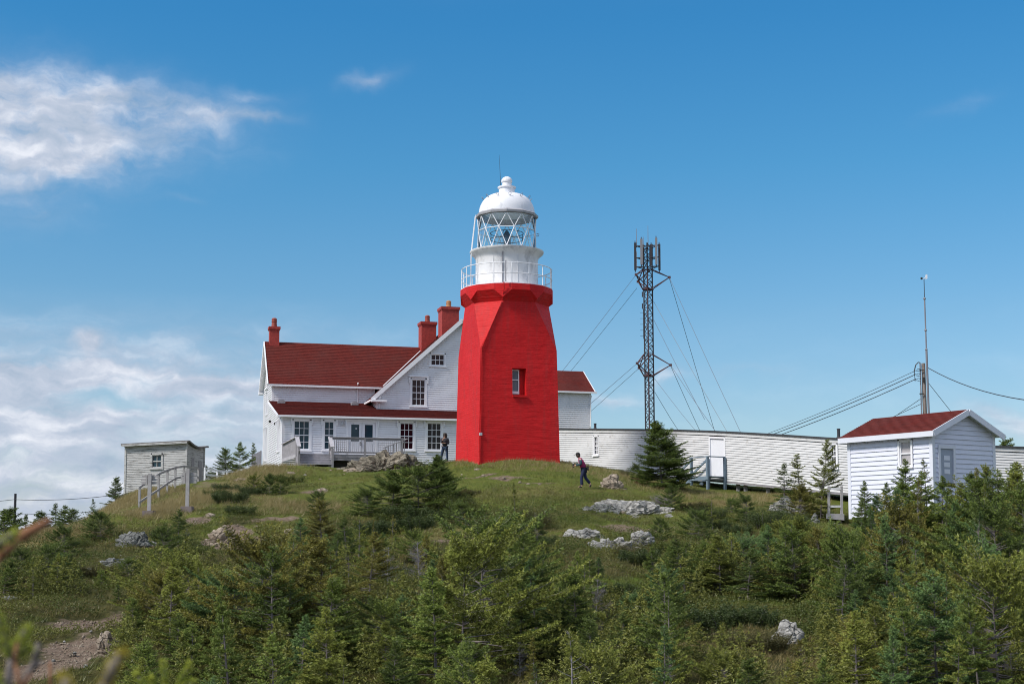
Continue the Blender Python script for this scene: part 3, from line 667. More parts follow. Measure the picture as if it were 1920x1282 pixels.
# roofs as real slabs with rows of shingles
def roof_slab(parent, P0, P1, P2, P3, thick=0.12, rowh=0.16, fascia=True, m=None, under=None, name='roof'):
    """P0,P1 lower edge (left to right); P3,P2 upper edge"""
    P0, P1, P2, P3 = map(Vector, (P0, P1, P2, P3)); n = (P1 - P0).cross(P3 - P0).normalized()
    if n.z < 0: n = -n
    base = MB(); d = n * thick
    base.hexa([P0 - d, P1 - d, P2 - d, P3 - d, P0, P1, P2, P3]); r = part(name, base, under or M_trim, parent)
    sh = MB(); rows = max(1, int(round((P3 - P0).length / rowh)))
    for k in range(rows):
        a, b = k / rows, (k + 1) / rows
        q0, q1, q2, q3 = P0.lerp(P3, a), P1.lerp(P2, a), P1.lerp(P2, b), P0.lerp(P3, b)
        e = (P0 - P3).normalized() * (0.03 if k == 0 else 0.012); j = U(-.003, .003)
        sh.hexa([q0 + e + n * 0.001, q1 + e + n * 0.001, q2 + n * 0.001, q3 + n * 0.001, q0 + e + n * (0.028 + j), q1 + e + n * (0.028 + j), q2 + n * 0.010, q3 + n * 0.010])
    part('shingle_rows', sh, m or M_roof, r, kind='stuff'); return r
ov = 0.30
# porch roof: deep part left of the gable, shallow part in front of it
def pr(L, t): return hp(L, t, zPe + 0.06 + porch_slope * t)
roof_slab(house, pr(-.25, -ov), pr(Lg0 - .02, -ov), pr(Lg0 - .02, TW), pr(-.25, TW), 0.10)
roof_slab(house, pr(Lg0 - .02, -ov), pr(LP, -ov), pr(LP, TG), pr(Lg0 - .02, TG), 0.10)
# wing roof (left), front and back slopes
ws = (zWr - zWe) / (tR - TW)
def wr(L, t): return hp(L, t, zWe + .08 + ws * (t - TW) if t <= tR else zWe + .08 + ws * (2 * tR - t - TW))
Lval_top = Lap - 0.2
hp_gl = lambda L: zGe + .10 + gslope * (L - Lg0)
Lx = Lg0 + (wr(0, tR).z - zGe - .10) / gslope; Lx0 = Lg0 + (wr(0, TW - ov).z - zGe - .10) / gslope
roof_slab(house, wr(-.30, TW - ov), wr(Lx0 + .05, TW - ov), wr(Lx + .05, tR), wr(-.30, tR), 0.12)
roof_slab(house, wr(Lx, TB + ov), wr(-.30, TB + ov), wr(-.30, tR), wr(Lx, tR), 0.12)
# main gable roof
def gr(L, t): return hp(L, t, zGe + .10 + gslope * (L - Lg0) if L <= Lap else zGe + .10 + gslope * (2 * Lap - L - Lg0))
go = 0.42
roof_slab(house, gr(Lg0 - go, TB + 1.6), gr(Lg0 - go, TG - .35), gr(Lap, TG - .35), gr(Lap, TB + 1.6), 0.14)
roof_slab(house, gr(Lg1 + go, TG - .35), gr(Lg1 + go, TB + 1.6), gr(Lap, TB + 1.6), gr(Lap, TG - .35), 0.14)
# right wing roof
zRr = hz(Lr - 1, 8.3, 697); rs = (zRr - zWe) / (8.3 - TW)
def rr(L, t): return hp(L, t, zWe + .06 + rs * (t - TW) if t <= 8.3 else zWe + .06 + rs * (16.6 - t - TW))
roof_slab(house, rr(Lg1 - 2, TW - ov), rr(Lr + .22, TW - ov), rr(Lr + .22, 8.3), rr(Lg1 - 2, 8.3), 0.12)
roof_slab(house, rr(Lr + .22, 10.6 + ov), rr(Lg1 - 2, 10.6 + ov), rr(Lg1 - 2, 8.3), rr(Lr + .22, 8.3), 0.12)
# rake boards, eave boards and gutters
def trim_beam(a, b, w=0.05, h=0.2, name='rake_board', m=None): part(name, MB().beam(a, b, w, h), m or M_trim, house)
trim_beam(gr(Lg0 - go, TG - .385) - Vector((0, 0, .06)), gr(Lap, TG - .385) - Vector((0, 0, .06)), .06, .26)
trim_beam(gr(Lap, TG - .385) - Vector((0, 0, .06)), gr(Lg1 + go, TG - .385) - Vector((0, 0, .06)), .06, .26)
trim_beam(hp(Lg0 - go, TG - .36, gr(Lg0 - go, 0).z - .12), hp(Lg0 + .55, TG - .36, gr(Lg0 - go, 0).z - .12), .34, .14, 'eave_return')
trim_beam(gr(Lg0 - go - .03, TG - .3) - Vector((0, 0, .05)), gr(Lg0 - go - .03, TW - .35) - Vector((0, 0, .05)), .08, .12, 'gutter')
for (aL, at_, bL, bt) in ((-.33, TW - ov, -.33, tR), (-.33, tR, -.33, TB + ov)):
    trim_beam(wr(aL, at_) - Vector((0, 0, .08)), wr(bL, bt) - Vector((0, 0, .08)), .06, .24)
trim_beam(wr(-.3, TW - ov - .05) - Vector((0, 0, .05)), wr(Lx0 + .1, TW - ov - .05) - Vector((0, 0, .05)), .10, .12, 'gutter')
trim_beam(wr(-.36, TB + ov - .1) - Vector((0, 0, .18)), wr(-.05, TB + ov - .1) - Vector((0, 0, .18)), .5, .16, 'eave_return')
trim_beam(wr(-.34, TW + .05) - Vector((0, 0, .28)), wr(-.02, TW + .05) - Vector((0, 0, .28)), .4, .10, 'eave_return')
trim_beam(pr(-.25, -ov - .05) - Vector((0, 0, .05)), pr(LP, -ov - .05) - Vector((0, 0, .05)), .10, .12, 'gutter')
trim_beam(pr(-.28, -ov) - Vector((0, 0, .06)), pr(-.28, TW) - Vector((0, 0, .06)), .05, .16)
trim_beam(rr(Lg1, TW - ov - .05) - Vector((0, 0, .04)), rr(Lr + .35, TW - ov - .05) - Vector((0, 0, .04)), .10, .12, 'gutter')
trim_beam(rr(Lr + .25, TW - ov) - Vector((0, 0, .06)), rr(Lr + .25, 8.3) - Vector((0, 0, .06)), .05, .18)
trim_beam(wr(Lx0 + .0, TW - ov) + Vector((0, 0, .06)), wr(Lx - .05, tR) + Vector((0, 0, .06)), .07, .03, 'valley_flashing', M_lwhite)
fb = MB().beam(hp(.1, -.012, zPe - .12), hp(LP, -.012, zPe - .12), .05, .22); part('frieze_board', fb, M_trim, house)
sk = MB().beam(hp(.1, -.02, hz(2, 0, 849)), hp(solveL(748, 0), -.02, hz(2, 0, 849) + .0), .06, .16); part('skirt_board', sk, M_trim, house)
# porch vents on the upper edge of the porch roof
for vx in (527, 664):
    Lv = solveL(vx, TW - 1.0, zPtW); vb = MB(); c_ = pr(Lv, TW - 1.2); vb.box(c_ + Vector((0, 0, .11)), hu * .23, hv * .2, Vector((0, 0, .09))); vb.box(c_ + Vector((0, 0, .22)), hu * .15, hv * .15, Vector((0, 0, .02))); part('roof_vent', vb, M_deckw, house)
# double door
dr = door_r; dfr = MB(); zt = dr[3]
for (a, b) in ((dr[0] - .14, dr[0]), (dr[1], dr[1] + .14)): W_porch.block(dfr, a, b, dr[2], zt, -.1, .05)
W_porch.block(dfr, dr[0] - .14, dr[1] + .14, zt, zt + .10, -.1, .052); W_porch.block(dfr, dr[0] - .25, dr[1] + .25, zt + .101, zt + .18, -.02, .16); W_porch.block(dfr, dr[0] - .14, dr[1] + .14, zt + .182, zt + .30, -.09, .01)
dfo = part('door_frame', dfr, M_trim, house)
for sx in (dr[0] - .16, dr[1] + .16):
    bk = MB()
    for q, (dz, dd, hh) in enumerate(((0.0, 0.11, 0.13), (0.14, 0.085, 0.11), (0.26, 0.06, 0.10))): W_porch.block(bk, sx - 0.045, sx + 0.045, zt + .09 - dz - hh, zt + .09 - dz, .053, .053 + dd)
    part('bracket', bk, M_trim, dfo)
mid = (dr[0] + dr[1]) / 2
for k, (a, b) in enumerate(((dr[0] + .01, mid - .012), (mid + .012, dr[1] - .01))):
    db = MB(); g0, g1 = a + .17, b - .17; gz0, gz1 = dr[2] + (zt - dr[2]) * .42, zt - .13
    for r in ((a, g0, dr[2], zt), (g1, b, dr[2], zt), (g0, g1, dr[2], gz0), (g0, g1, gz1, zt)): W_porch.block(db, *r, -.06, 0.0)
    W_porch.block(db, g0 + .03, g1 - .03, dr[2] + .2, gz0 - .12, 0.001, .012)
    dd_ = part('door', db, M_lwhite, house, label='white glazed door leaf' if k else 'white glazed door leaf with a small notice on its glass')
    gp = MB(); W_porch.block(gp, g0 + .004, g1 - .004, gz0 + .004, gz1 - .004, -.035, -.03); part('pane', gp, M_glasst, dd_)
    if k == 0:
        st = MB(); W_porch.block(st, (g0 + g1) / 2 + .02, (g0 + g1) / 2 + .12, gz1 - .30, gz1 - .20, -.028, -.026); part('notice', st, M_panel, dd_)
        for zz_ in (gz0 - .10, gz0 - .24):
            hn = MB(); W_porch.block(hn, b - .11, b - .03, zz_, zz_ + .06, 0.0, .06); part('handle', hn, M_dark, dd_)
lamp = MB(); Ll, zl = W_porch.px(641, 793); W_porch.block(lamp, Ll - .06, Ll + .06, zl - .14, zl + .1, .02, .12); lamp.lathe(W_porch.p(Ll, 0, .14), [(0.03, zl - .17), (.08, zl - .1), (.08, zl + .05), (.03, zl + .12)], 8); part('wall_lamp', lamp, M_panel, house)
# small lamps on the left wall
for tt, yy in ((3.0, 794), (6.3, 790)):
    p_ = hp(-.06, tt, hz(0, tt, yy)); part('wall_lamp', MB().box(p_, hu * .09, hv * .14, Vector((0, 0, .07))), M_dark, house)
# chimneys
def chimney(px0, px1, pytop, pybase, tt, potm, pot_py, label):
    zc = hz((solveL((px0 + px1) / 2, tt, 13)), tt, pytop); L0, L1 = solveL(px0, tt, 13.5), solveL(px1, tt, 13.5); w = (L1 - L0) / 2; Lc = (L0 + L1) / 2
    w *= 0.86
    zb = hz(Lc, tt, pybase) - 1.4; c = MB(); q = hp(Lc, tt + w, (zb + zc) / 2)
    c.box(q, hu * w, hv * w, Vector((0, 0, (zc - .14 - zb) / 2))); ch = part('chimney', c, M_chim, house, label=label)
    cap_ = MB(); q = hp(Lc, tt + w, zc - .10); cap_.box(q + Vector((0, 0, -.03)), hu * (w + .07), hv * (w + .07), Vector((0, 0, .09))); cap_.box(q + Vector((0, 0, -.16)), hu * (w + .03), hv * (w + .03), Vector((0, 0, .035))); part('chimney_cap', cap_, M_chim, ch)
    zp = hz(Lc, tt, pot_py); pr_ = .20 if w < .36 else .19
    pt = MB().lathe(hp(Lc, tt + w, 0), [(pr_, zc - .02), (pr_ * 0.95, zc + .08), (pr_ * .86, zc + (zp - zc) * .5), (pr_ * 1.0, zc + (zp - zc) * .55), (pr_ * .86, zc + (zp - zc) * .62), (pr_ * .95, zp - .08), (pr_ * .6, zp)], 12)
    part('chimney_pot', pt, potm, ch)
chimney(504, 525, 611, 645, tR - .3, M_potred, 595, 'slim red chimney on the left end of the roof')
chimney(788, 820, 602, 642, 8.0, M_potred, 589, 'red brick chimney with a dark red pot')
chimney(826, 863, 574, 618, 5.2, M_pot, 561, 'tall red brick chimney with a banded clay pot')

# ------------------------------------------------------------------ porch deck
Zd = hz(2, -1, 853)
tF = -2.3
deck = thing('porch_deck', 'grey weathered timber porch deck with balustrade and steps in front of the white house', 'deck', tuple(hp(solveL(650, tF), tF, Zd)), TH)
def DL(px, t=tF): return solveL(px, t, Zd)
La, Lb, Lc_, Ld, Le = DL(534), DL(557), DL(618), DL(683), DL(757)
bw = 0.14; nb = int(abs(tF) / bw)
for k in range(nb):
    t0_ = tF + k * bw; m_ = MB().box(hp((Lb + Le) / 2, t0_ + bw / 2, Zd - .02), hu * ((Le - Lb) / 2), hv * (bw / 2 - .006), Vector((0, 0, .02))); part('deck_board', m_, M_deckw, deck)
m_ = MB().box(hp((Lc_ + Le) / 2, tF + .03, Zd - .12), hu * ((Le - Lc_) / 2), hv * .03, Vector((0, 0, .075))); part('fascia_board', m_, M_deckw, deck)
m_ = MB().box(hp((Lc_ + Le) / 2, tF + .05, Zd - .29), hu * ((Le - Lc_) / 2), hv * .03, Vector((0, 0, .085))); part('fascia_board', m_, M_deckw, deck)
m_ = MB().box(hp((Lc_ + Ld) / 2 + .4, tF + 1.0, Zd - .75), hu * (Ld - Lc_), hv * .5, Vector((0, 0, .36))); part('deck_shade_block', m_, M_dark, deck)  # near-black block standing for the shade below the deck
nst = 4; rise = (Zd - hz(2, tF - 1, 870)) / nst
for k in range(nst):
    zt_ = Zd - rise * (k + .0) - .02 - (0.0 if k else .03); t1_ = tF - .28 * k
    m_ = MB().box(hp((Lb + Lc_) / 2, t1_ - .14, zt_ - rise + .02), hu * ((Lc_ - Lb) / 2 - .03), hv * .15, Vector((0, 0, .02))); part('step_tread', m_, M_decklt, deck)
    m_ = MB().box(hp((Lb + Lc_) / 2, t1_ - .01, zt_ - rise / 2 + .02), hu * ((Lc_ - Lb) / 2 - .03), hv * .015, Vector((0, 0, rise / 2 - .022))); part('step_riser', m_, M_deckw, deck)
zbot = Zd - rise * nst - .25
# left solid guard, right stair rail
tS = tF - 1.05
for L_, sol in ((Lb - .02, True), (Lc_ + .02, False)):
    m_ = MB().beam(hp(L_, tF + .02, Zd - .25), hp(L_, tS, zbot + .05), .08, .26); part('stair_stringer', m_, M_deckw, deck)
    m_ = MB().box(hp(L_, tF, (Zd + zbot + 1.0) / 2), hu * .07, hv * .07, Vector((0, 0, (Zd + 1.0 - zbot) / 2))); part('newel_post', m_, M_deckw, deck)
    m_ = MB().box(hp(L_, tS, zbot + .55), hu * .07, hv * .07, Vector((0, 0, .68))); part('newel_post', m_, M_deckw, deck)
    m_ = MB().beam(hp(L_, tF + .05, Zd + 1.03), hp(L_, tS - .06, zbot + 1.28), .24, .05); part('handrail', m_, M_decklt, deck)
    m_ = MB().beam(hp(L_, tF, Zd + .4), hp(L_, tS, zbot + .72), .05, .72) if sol else MB().beam(hp(L_, tF, Zd + .2), hp(L_, tS, zbot + .5), .05, .10); part('guard_panel' if sol else 'bottom_rail', m_, M_deckw, deck)
# solid guard running along the left side of the deck, vertical boards
for k in range(7):
    a = k / 7; Lk = La + (Lb - La) * (k + .5) / 7; tk = tF + 1.5 * (1 - a)
    zt_ = Zd + 1.0 - (1 - a) * .38; zb_ = Zd - .05 - (1 - a) * .25
    m_ = MB().box(hp(Lk, tk, (zt_ + zb_) / 2), (hu * (Lb - La) + hv * -1.5).normalized() * .125, hv * .02, Vector((0, 0, (zt_ - zb_) / 2))); part('guard_board', m_, M_deckw, deck)
m_ = MB().beam(hp(La, tF + 1.5, Zd + .64), hp(Lb, tF, Zd + 1.03), .14, .05); part('handrail', m_, M_decklt, deck)
m_ = MB().beam(hp(La, tF + 1.5, Zd - .35), hp(Lb, tF, Zd - .12), .05, .2); part('side_skirt', m_, M_decklt, deck)
# balustrade
m_ = MB().beam(hp(Lc_, tF, Zd + 1.03), hp(Le, tF, Zd + 1.03), .14, .05); part('handrail', m_, M_deckw, deck)
m_ = MB().beam(hp(Lc_, tF + .002, Zd + .95), hp(Le, tF + .002, Zd + .95), .04, .10); part('top_rail', m_, M_deckw, deck)
m_ = MB().beam(hp(Lc_, tF, Zd + .12), hp(Le, tF, Zd + .12), .04, .09); part('bottom_rail', m_, M_deckw, deck)
bal0 = None; nbal = 36
for k in range(nbal):
    Lk = Lc_ + .18 + (Le - Lc_ - .25) * k / (nbal - 1)
    if bal0 is None:
        m_ = MB().box(hp(Lk, tF - .03, Zd + .53), hu * .02, hv * .02, Vector((0, 0, .46))); bal0 = part('baluster', m_, M_deckw, deck); Lb0 = Lk
    else:
        o = bal0.copy(); COL.objects.link(o); o.location = (Lk - Lb0, 0, 0)
for px in (684, 754):
    L_ = DL(px); m_ = MB().box(hp(L_, tF, Zd + .4), hu * .055, hv * .055, Vector((0, 0, .66))); part('post', m_, M_deckw, deck)
# ramp rail falling to the left at the far end
for k in range(8):
    L_ = Le - .15 - k * .17; m_ = MB().box(hp(L_, tF - 1.0, Zd + .45 - k * .06), hu * .02, hv * .02, Vector((0, 0, .38))); part('baluster', m_, M_deckw, deck)
m_ = MB().beam(hp(Le + .05, tF - 1.0, Zd + .95), hp(Le - 1.5, tF - 1.0, Zd + .34), .10, .05); part('handrail', m_, M_deckw, deck)
m_ = MB().beam(hp(Le + .05, tF - 1.0, Zd + .95), hp(Le + .05, tF, Zd + 1.0), .10, .05); part('handrail', m_, M_deckw, deck)
for px in (736,):
    pass
# little board fence at the left back corner of the house
bf = thing('board_fence', 'short grey vertical board fence at the left rear corner of the white house', 'fence', tuple(hp(-.9, TB + .2, hz(0, TB, 874))))
for k in range(6):
    L_ = -.72 + k * .11; m_ = MB().box(hp(L_, TB - .1, hz(0, TB, 866 - k * 1.5)), hu * .052, hv * .02, Vector((0, 0, .5))); part('fence_board', m_, M_deckw, bf)

# ------------------------------------------------------------------ lighthouse
TT = math.radians(18); tu = Vector((math.cos(TT), math.sin(TT), 0)); tv = Vector((-math.sin(TT), math.cos(TT), 0))
QF = at(901, 700, 72.0); S1 = 4.13; S0 = 4.36
TC = Vector((QF.x, QF.y, 0)) + (tu + tv) * S1 / 2
zT0 = 4.1; zSh = 9.98; zNk = 12.48; zBlo = 12.64; zBhi = 13.04; zRim = 13.36
tower = thing('lighthouse', 'tall red lighthouse tower with white drum, glazed lantern room and white dome', 'lighthouse', (TC.x, TC.y, zT0), TT)
def tp(a, b, z): return Vector((TC.x, TC.y, z)) + tu * a + tv * b
body = MB()
# window opening in the front face (-tv side)
fn = -tv
def half(z): return S0 / 2 + (S1 / 2 - S0 / 2) * min(1, (z - zT0) / (zSh - zT0))
Wf = Wall(tp(0, -S1 / 2 - .06, 0), tu, -tv)
wa0, wa1, wb0, wb1 = Wf.rect(961, 690, 987, 741)
def fp(a, z, d=0.0): return tp(a, -half(z) + d, z)
c8 = S1 / 2; k8 = c8 * math.tan(math.radians(22.5)); zlowT = zT0 - 1.5
def sq(z): h = half(z); return [tp(-h, -h, z), tp(h, -h, z), tp(h, h, z), tp(-h, h, z)]
def oc(z): return [tp(a, b, z) for a, b in ((-k8, -c8), (k8, -c8), (c8, -k8), (c8, k8), (k8, c8), (-k8, c8), (-c8, k8), (-c8, -k8))]
b0 = [tp(x * (half(zT0) + .03), y * (half(zT0) + .03), zlowT) for x, y in ((-1, -1), (1, -1), (1, 1), (-1, 1))]; b1 = sq(zSh); o1 = oc(zNk)
# front lower face split round the window, the other three plain
za, zb_ = wb0, wb1
def fl(a, z):   # point on front face
    return fp(a, z)
hz_ = half
L_, R_ = lambda z: -hz_(z) - (0.03 if z < zT0 + .01 else 0), lambda z: hz_(z) + (0.03 if z < zT0 + .01 else 0)
body.add([b0[0], b0[1], fl(R_(za), za), fl(L_(za), za)], [(0, 1, 2, 3)])
body.add([fl(L_(zb_), zb_), fl(R_(zb_), zb_), b1[1], b1[0]], [(0, 1, 2, 3)])
body.add([fl(L_(za), za), fl(wa0, za), fl(wa0, zb_), fl(L_(zb_), zb_)], [(0, 1, 2, 3)])
body.add([fl(wa1, za), fl(R_(za), za), fl(R_(zb_), zb_), fl(wa1, zb_)], [(0, 1, 2, 3)])
dp_ = 0.42; ia0, ia1 = wa0 + .05, wa1 - .10
fr = [fl(wa0, za), fl(wa1, za), fl(wa1, zb_), fl(wa0, zb_)]; bk_ = [fp(wa0 + .03, za + .08, dp_), fp(wa1 - .03, za + .08, dp_), fp(wa1 - .03, zb_ - .04, dp_), fp(wa0 + .03, zb_ - .04, dp_)]
body.add(fr + bk_, [(0, 1, 5, 4), (1, 2, 6, 5), (2, 3, 7, 6), (3, 0, 4, 7)])
for i in (1, 2, 3): body.add([b0[i], b0[(i + 1) % 4], b1[(i + 1) % 4], b1[i]], [(0, 1, 2, 3)])
for i in range(4):
    body.add([b1[i], b1[(i + 1) % 4], o1[2 * i + 1], o1[2 * i]], [(0, 1, 2, 3)])            # faces that narrow upwards
    body.add([b1[i], o1[2 * i], o1[(2 * i - 1) % 8]], [(0, 1, 2)])                              # broach triangles
bo = part('tower_body', body, M_red, tower)
# flared cornice: zig-zag lower edge under a sixteen-sided rim
RR = 2.47; cor = MB(); rimA, rimB = [], []
corners = [math.atan2(*( (b, a))) for a, b in ((-k8, -c8), (k8, -c8), (c8, -k8), (c8, k8), (k8, c8), (-k8, c8), (-c8, k8), (-c8, -k8))]
lo, hi_, top = [], [], []
dl = math.radians(11)
for i, a in enumerate(corners):
    cdist = RR * math.cos(dl)
    aL = tp(RR * math.cos(a - dl), RR * math.sin(a - dl), 0); aR = tp(RR * math.cos(a + dl), RR * math.sin(a + dl), 0); cc = tp((cdist + .02) * math.cos(a), (cdist + .02) * math.sin(a), 0)
    lo.append((Vector((aL.x, aL.y, zBhi)), Vector((cc.x, cc.y, zBlo)), Vector((aR.x, aR.y, zBhi))))
    top.append((Vector((aL.x, aL.y, zRim)), Vector((cc.x, cc.y, zRim)), Vector((aR.x, aR.y, zRim))))
for i in range(8):
    j = (i + 1) % 8
    cor.add([o1[i], o1[j], lo[j][1], lo[j][0], lo[i][2], lo[i][1]], [(0, 1, 2, 3, 4, 5)] if False else [(0, 1, 3, 4), (1, 2, 3), (0, 4, 5)])
    cor.add([lo[i][0], lo[i][1], lo[i][2], top[i][2], top[i][1], top[i][0]], [(0, 1, 4, 5), (1, 2, 3, 4)])
    cor.add([lo[i][2], lo[j][0], top[j][0], top[i][2]], [(0, 1, 2, 3)])
cor.add([top[i][k] for i in range(8) for k in range(3)], [tuple(range(24))])
part('gallery_cornice', cor, M_red, tower)
# gallery floor edge (thin white lip)
part('gallery_floor', MB().lathe((TC.x, TC.y), [(2.44, zRim + .003), (2.44, zRim + .045)], 16, corners[0] + TT + math.radians(11)), M_lwhite, tower)
# tower window
tw_ = MB(); z0w, z1w = za + .10, zb_ - .05
def tb(mb, a0, a1, zz0, zz1, d0, d1):
    mb.hexa([fp(a0, zz0, d0), fp(a1, zz0, d0), fp(a1, zz0, d1), fp(a0, zz0, d1), fp(a0, zz1, d0), fp(a1, zz1, d0), fp(a1, zz1, d1), fp(a0, zz1, d1)]); return mb
wA, wB = wa0 + .05, wa0 + (wa1 - wa0) * .62
for r in ((wA, wA + .05, z0w, z1w), (wB - .05, wB, z0w, z1w), (wA + .05, wB - .05, z1w - .05, z1w), (wA + .05, wB - .05, z0w, z0w + .14), (wA + .05, wB - .05, z0w + (z1w - z0w) * .56, z0w + (z1w - z0w) * .60)): tb(tw_, *r, dp_ - .12, dp_ - .02)
wn = part('window', tw_, M_trim, tower)
zm = z0w + (z1w - z0w) * .58
for (p0, p1) in ((z0w + .14, zm - .03), (zm + .03, z1w - .05)): part('pane', tb(MB(), wA + .05, wB - .05, p0, p1, dp_ - .07, dp_ - .05), M_glassd, wn)
part('window_surround', tb(MB(), wB + .002, wa1 - .025, z0w - .02, z1w, dp_ - .03, dp_ - .001), M_red, wn)
part('window_surround', tb(MB(), wa0 + .03, wa1 - .03, z0w - .06, z1w, dp_, dp_ + .03), M_red, wn)
part('sill', tb(MB(), wa0 - .0, wa1 + .03, za - .09, za - .005, -.10, .1), M_red, wn)
# conduit and small box on the corner
cx = lambda z: -half(z) + .03
cd = MB(); cd.tube([tp(-half(zT0) + .05, -half(zT0) - .035, zT0 + .05), tp(-half(5.7) + .05, -half(5.7) - .035, 5.7), tp(-half(zSh) + .05, -half(zSh) - .04, zSh), tp(-k8 - .08, -c8 - .03, zNk - .05), tp(-k8 - .05, -2.36, zBhi), tp(-k8 - .08, -2.44, zRim + .02)], 0.028, 6)
part('conduit', cd, M_red, tower)
part('cable', MB().tube([tp(-k8 + .02, -2.44, zRim + .05), tp(-k8 + .02, -2.44, zRim + 1.15)], 0.028, 5), M_metal, tower)
part('cable', MB().tube([tp(-.72, -1.53, zRim + .05), tp(-.72, -1.53, zRim + 1.6), tp(-.70, -1.62, 15.35)], 0.025, 5), M_metal, tower)
part('junction_box', MB().box(tp(-half(6.3) + .05, -half(6.3) - .06, 6.3 - .75), tu * .065, tv * .05, Vector((0, 0, .07))), M_panel, tower)
# drum, ring, lantern
cxy = (TC.x, TC.y)
d_ = part('service_drum', MB().lathe(cxy, [(1.70, zRim + .046), (1.66, zRim + .12), (1.655, 15.0), (1.70, 15.10), (1.78, 15.22), (1.93, 15.33), (1.97, 15.40), (1.97, 15.45), (1.60, 15.47)], 48), M_drum, tower); smooth_by_angle(d_, 30)
for k in range(8):
    a = k * math.pi / 4 + .35; c_ = Vector((TC.x + 1.665 * math.cos(a), TC.y + 1.665 * math.sin(a), (zRim + 15.1) / 2)); part('drum_seam', MB().box(c_, Vector((math.cos(a), math.sin(a), 0)) * .012, Vector((-math.sin(a), math.cos(a), 0)) * .02, Vector((0, 0, .82))), M_drum, tower)
zl0, zl1, zl2 = 15.52, 16.53, 17.28; RL = 1.56
ph0 = -math.pi / 2
def rg(r, z, k, off=0.0): a = ph0 + (k + off) * math.pi / 6; return Vector((TC.x + r * math.cos(a), TC.y + r * math.sin(a), z))
sill = MB().lathe(cxy, [(1.66, 15.471), (1.66, zl0 - .01), (1.50, zl0)], 12, ph0); part('lantern_sill', sill, M_lwhite, tower)
for k in range(12):
    for a, b in ((rg(RL, zl0, k), rg(RL, zl1, k, .5)), (rg(RL, zl0, k + 1), rg(RL, zl1, k, .5)), (rg(RL, zl1, k, .5), rg(RL, zl2, k)), (rg(RL, zl1, k, .5), rg(RL, zl2, k + 1)), (rg(RL, zl1, k, .5), rg(RL, zl1, k, 1.5))):
        part('astragal_bar', MB().tube([a, b], .023, 5), M_lwhite, tower)
    r_ = RL - .02
    for tri in ((rg(r_, zl0, k), rg(r_, zl0, k + 1), rg(r_, zl1, k, .5)), (rg(r_, zl0, k + 1), rg(r_, zl1, k, 1.5), rg(r_, zl1, k, .5)), (rg(r_, zl1, k, .5), rg(r_, zl1, k, 1.5), rg(r_, zl2, k + 1)), (rg(r_, zl1, k, .5), rg(r_, zl2, k + 1), rg(r_, zl2, k))):
        ctr = sum(tri, Vector()) / 3; inn = (Vector((TC.x, TC.y, ctr.z)) - ctr).normalized() * .008
        pts = [ctr + (p - ctr) * .95 for p in tri]; m_ = MB(); m_.add(pts + [p + inn for p in pts], [(0, 1, 2), (5, 4, 3), (0, 3, 4, 1), (1, 4, 5, 2), (2, 5, 3, 0)]); part('lantern_pane', m_, M_clear, tower)
# ceiling (hollow), eave and dome
part('lantern_ceiling', MB().lathe(cxy, [(1.60, zl2 - .02), (1.45, zl2 + .10), (0.9, zl2 + .30), (0.35, zl2 + .36)], 12, ph0, (False, True)), M_soffit, tower)
part('eave_ring', MB().loft([[rg(1.545, zl2 + .0, k) for k in range(12)], [rg(1.67, zl2 + .02, k) for k in range(12)], [rg(1.69, zl2 + .13, k) for k in range(12)], [rg(1.50, zl2 + .25, k) for k in range(12)], [rg(1.40, zl2 + .20, k) for k in range(12)]], (False, False)), M_soffit, tower)
zd0 = zl2 + .20
dome_prof = [(1.50, zd0)] + [(0.42 + 1.08 * math.cos(t) ** 0.85, zd0 + 1.10 * math.sin(t) ** 1.0) for t in [i * math.pi / 2 / 14 for i in range(1, 14)]] + [(0.42, zd0 + 1.10)]
dm = part('dome', MB().lathe(cxy, dome_prof, 48), M_lwhite, tower, smooth=True); smooth_by_angle(dm, 40)
zv = zd0 + 1.06
vt = part('ventilator', MB().lathe(cxy, [(.43, zv - .1), (.42, zv + .36), (.49, zv + .38), (.49, zv + .44), (.27, zv + .46), (.25, zv + .70)], 32), M_lwhite, tower); smooth_by_angle(vt, 35)
bl = part('ventilator_ball', MB().lathe(cxy, [(.22, zv + .66), (.29, zv + .70), (.30, zv + .76), (.285, zv + .84), (.22, zv + .94), (.12, zv + 1.0), (.03, zv + 1.02)], 28), M_lwhite, tower); smooth_by_angle(bl, 50)
part('lightning_rod', MB().tube([tp(-.38, -.1, zv + .3), tp(-.40, -.1, zv + 1.0), tp(-.46, -.1, zv + 2.15)], .018, 5, .006), M_wire, tower)
part('rod_bracket', MB().beam(tp(-.38, -.1, zv + .42), tp(-.2, -.05, zv + .42), .03, .03), M_wire, tower)
for k in range(12):
    a = ph0 + (k + .25) * math.pi / 6; rr_ = .42 + 1.08 * math.cos(math.radians(46)) ** .85; zz = zd0 + 1.1 * math.sin(math.radians(46)); d0 = Vector((math.cos(a), math.sin(a), 0)); s0 = Vector((-math.sin(a), math.cos(a), 0)); c_ = Vector((TC.x, TC.y, zz)) + d0 * rr_
    part('dome_hook', MB().tube([c_ - s0 * .02, c_ + d0 * .10 + Vector((0, 0, .08)) - s0 * .07, c_ + d0 * .13 + Vector((0, 0, .14)), c_ + d0 * .10 + Vector((0, 0, .08)) + s0 * .07, c_ + s0 * .02 - Vector((0, 0, .06))], .014, 4), M_metal, tower)
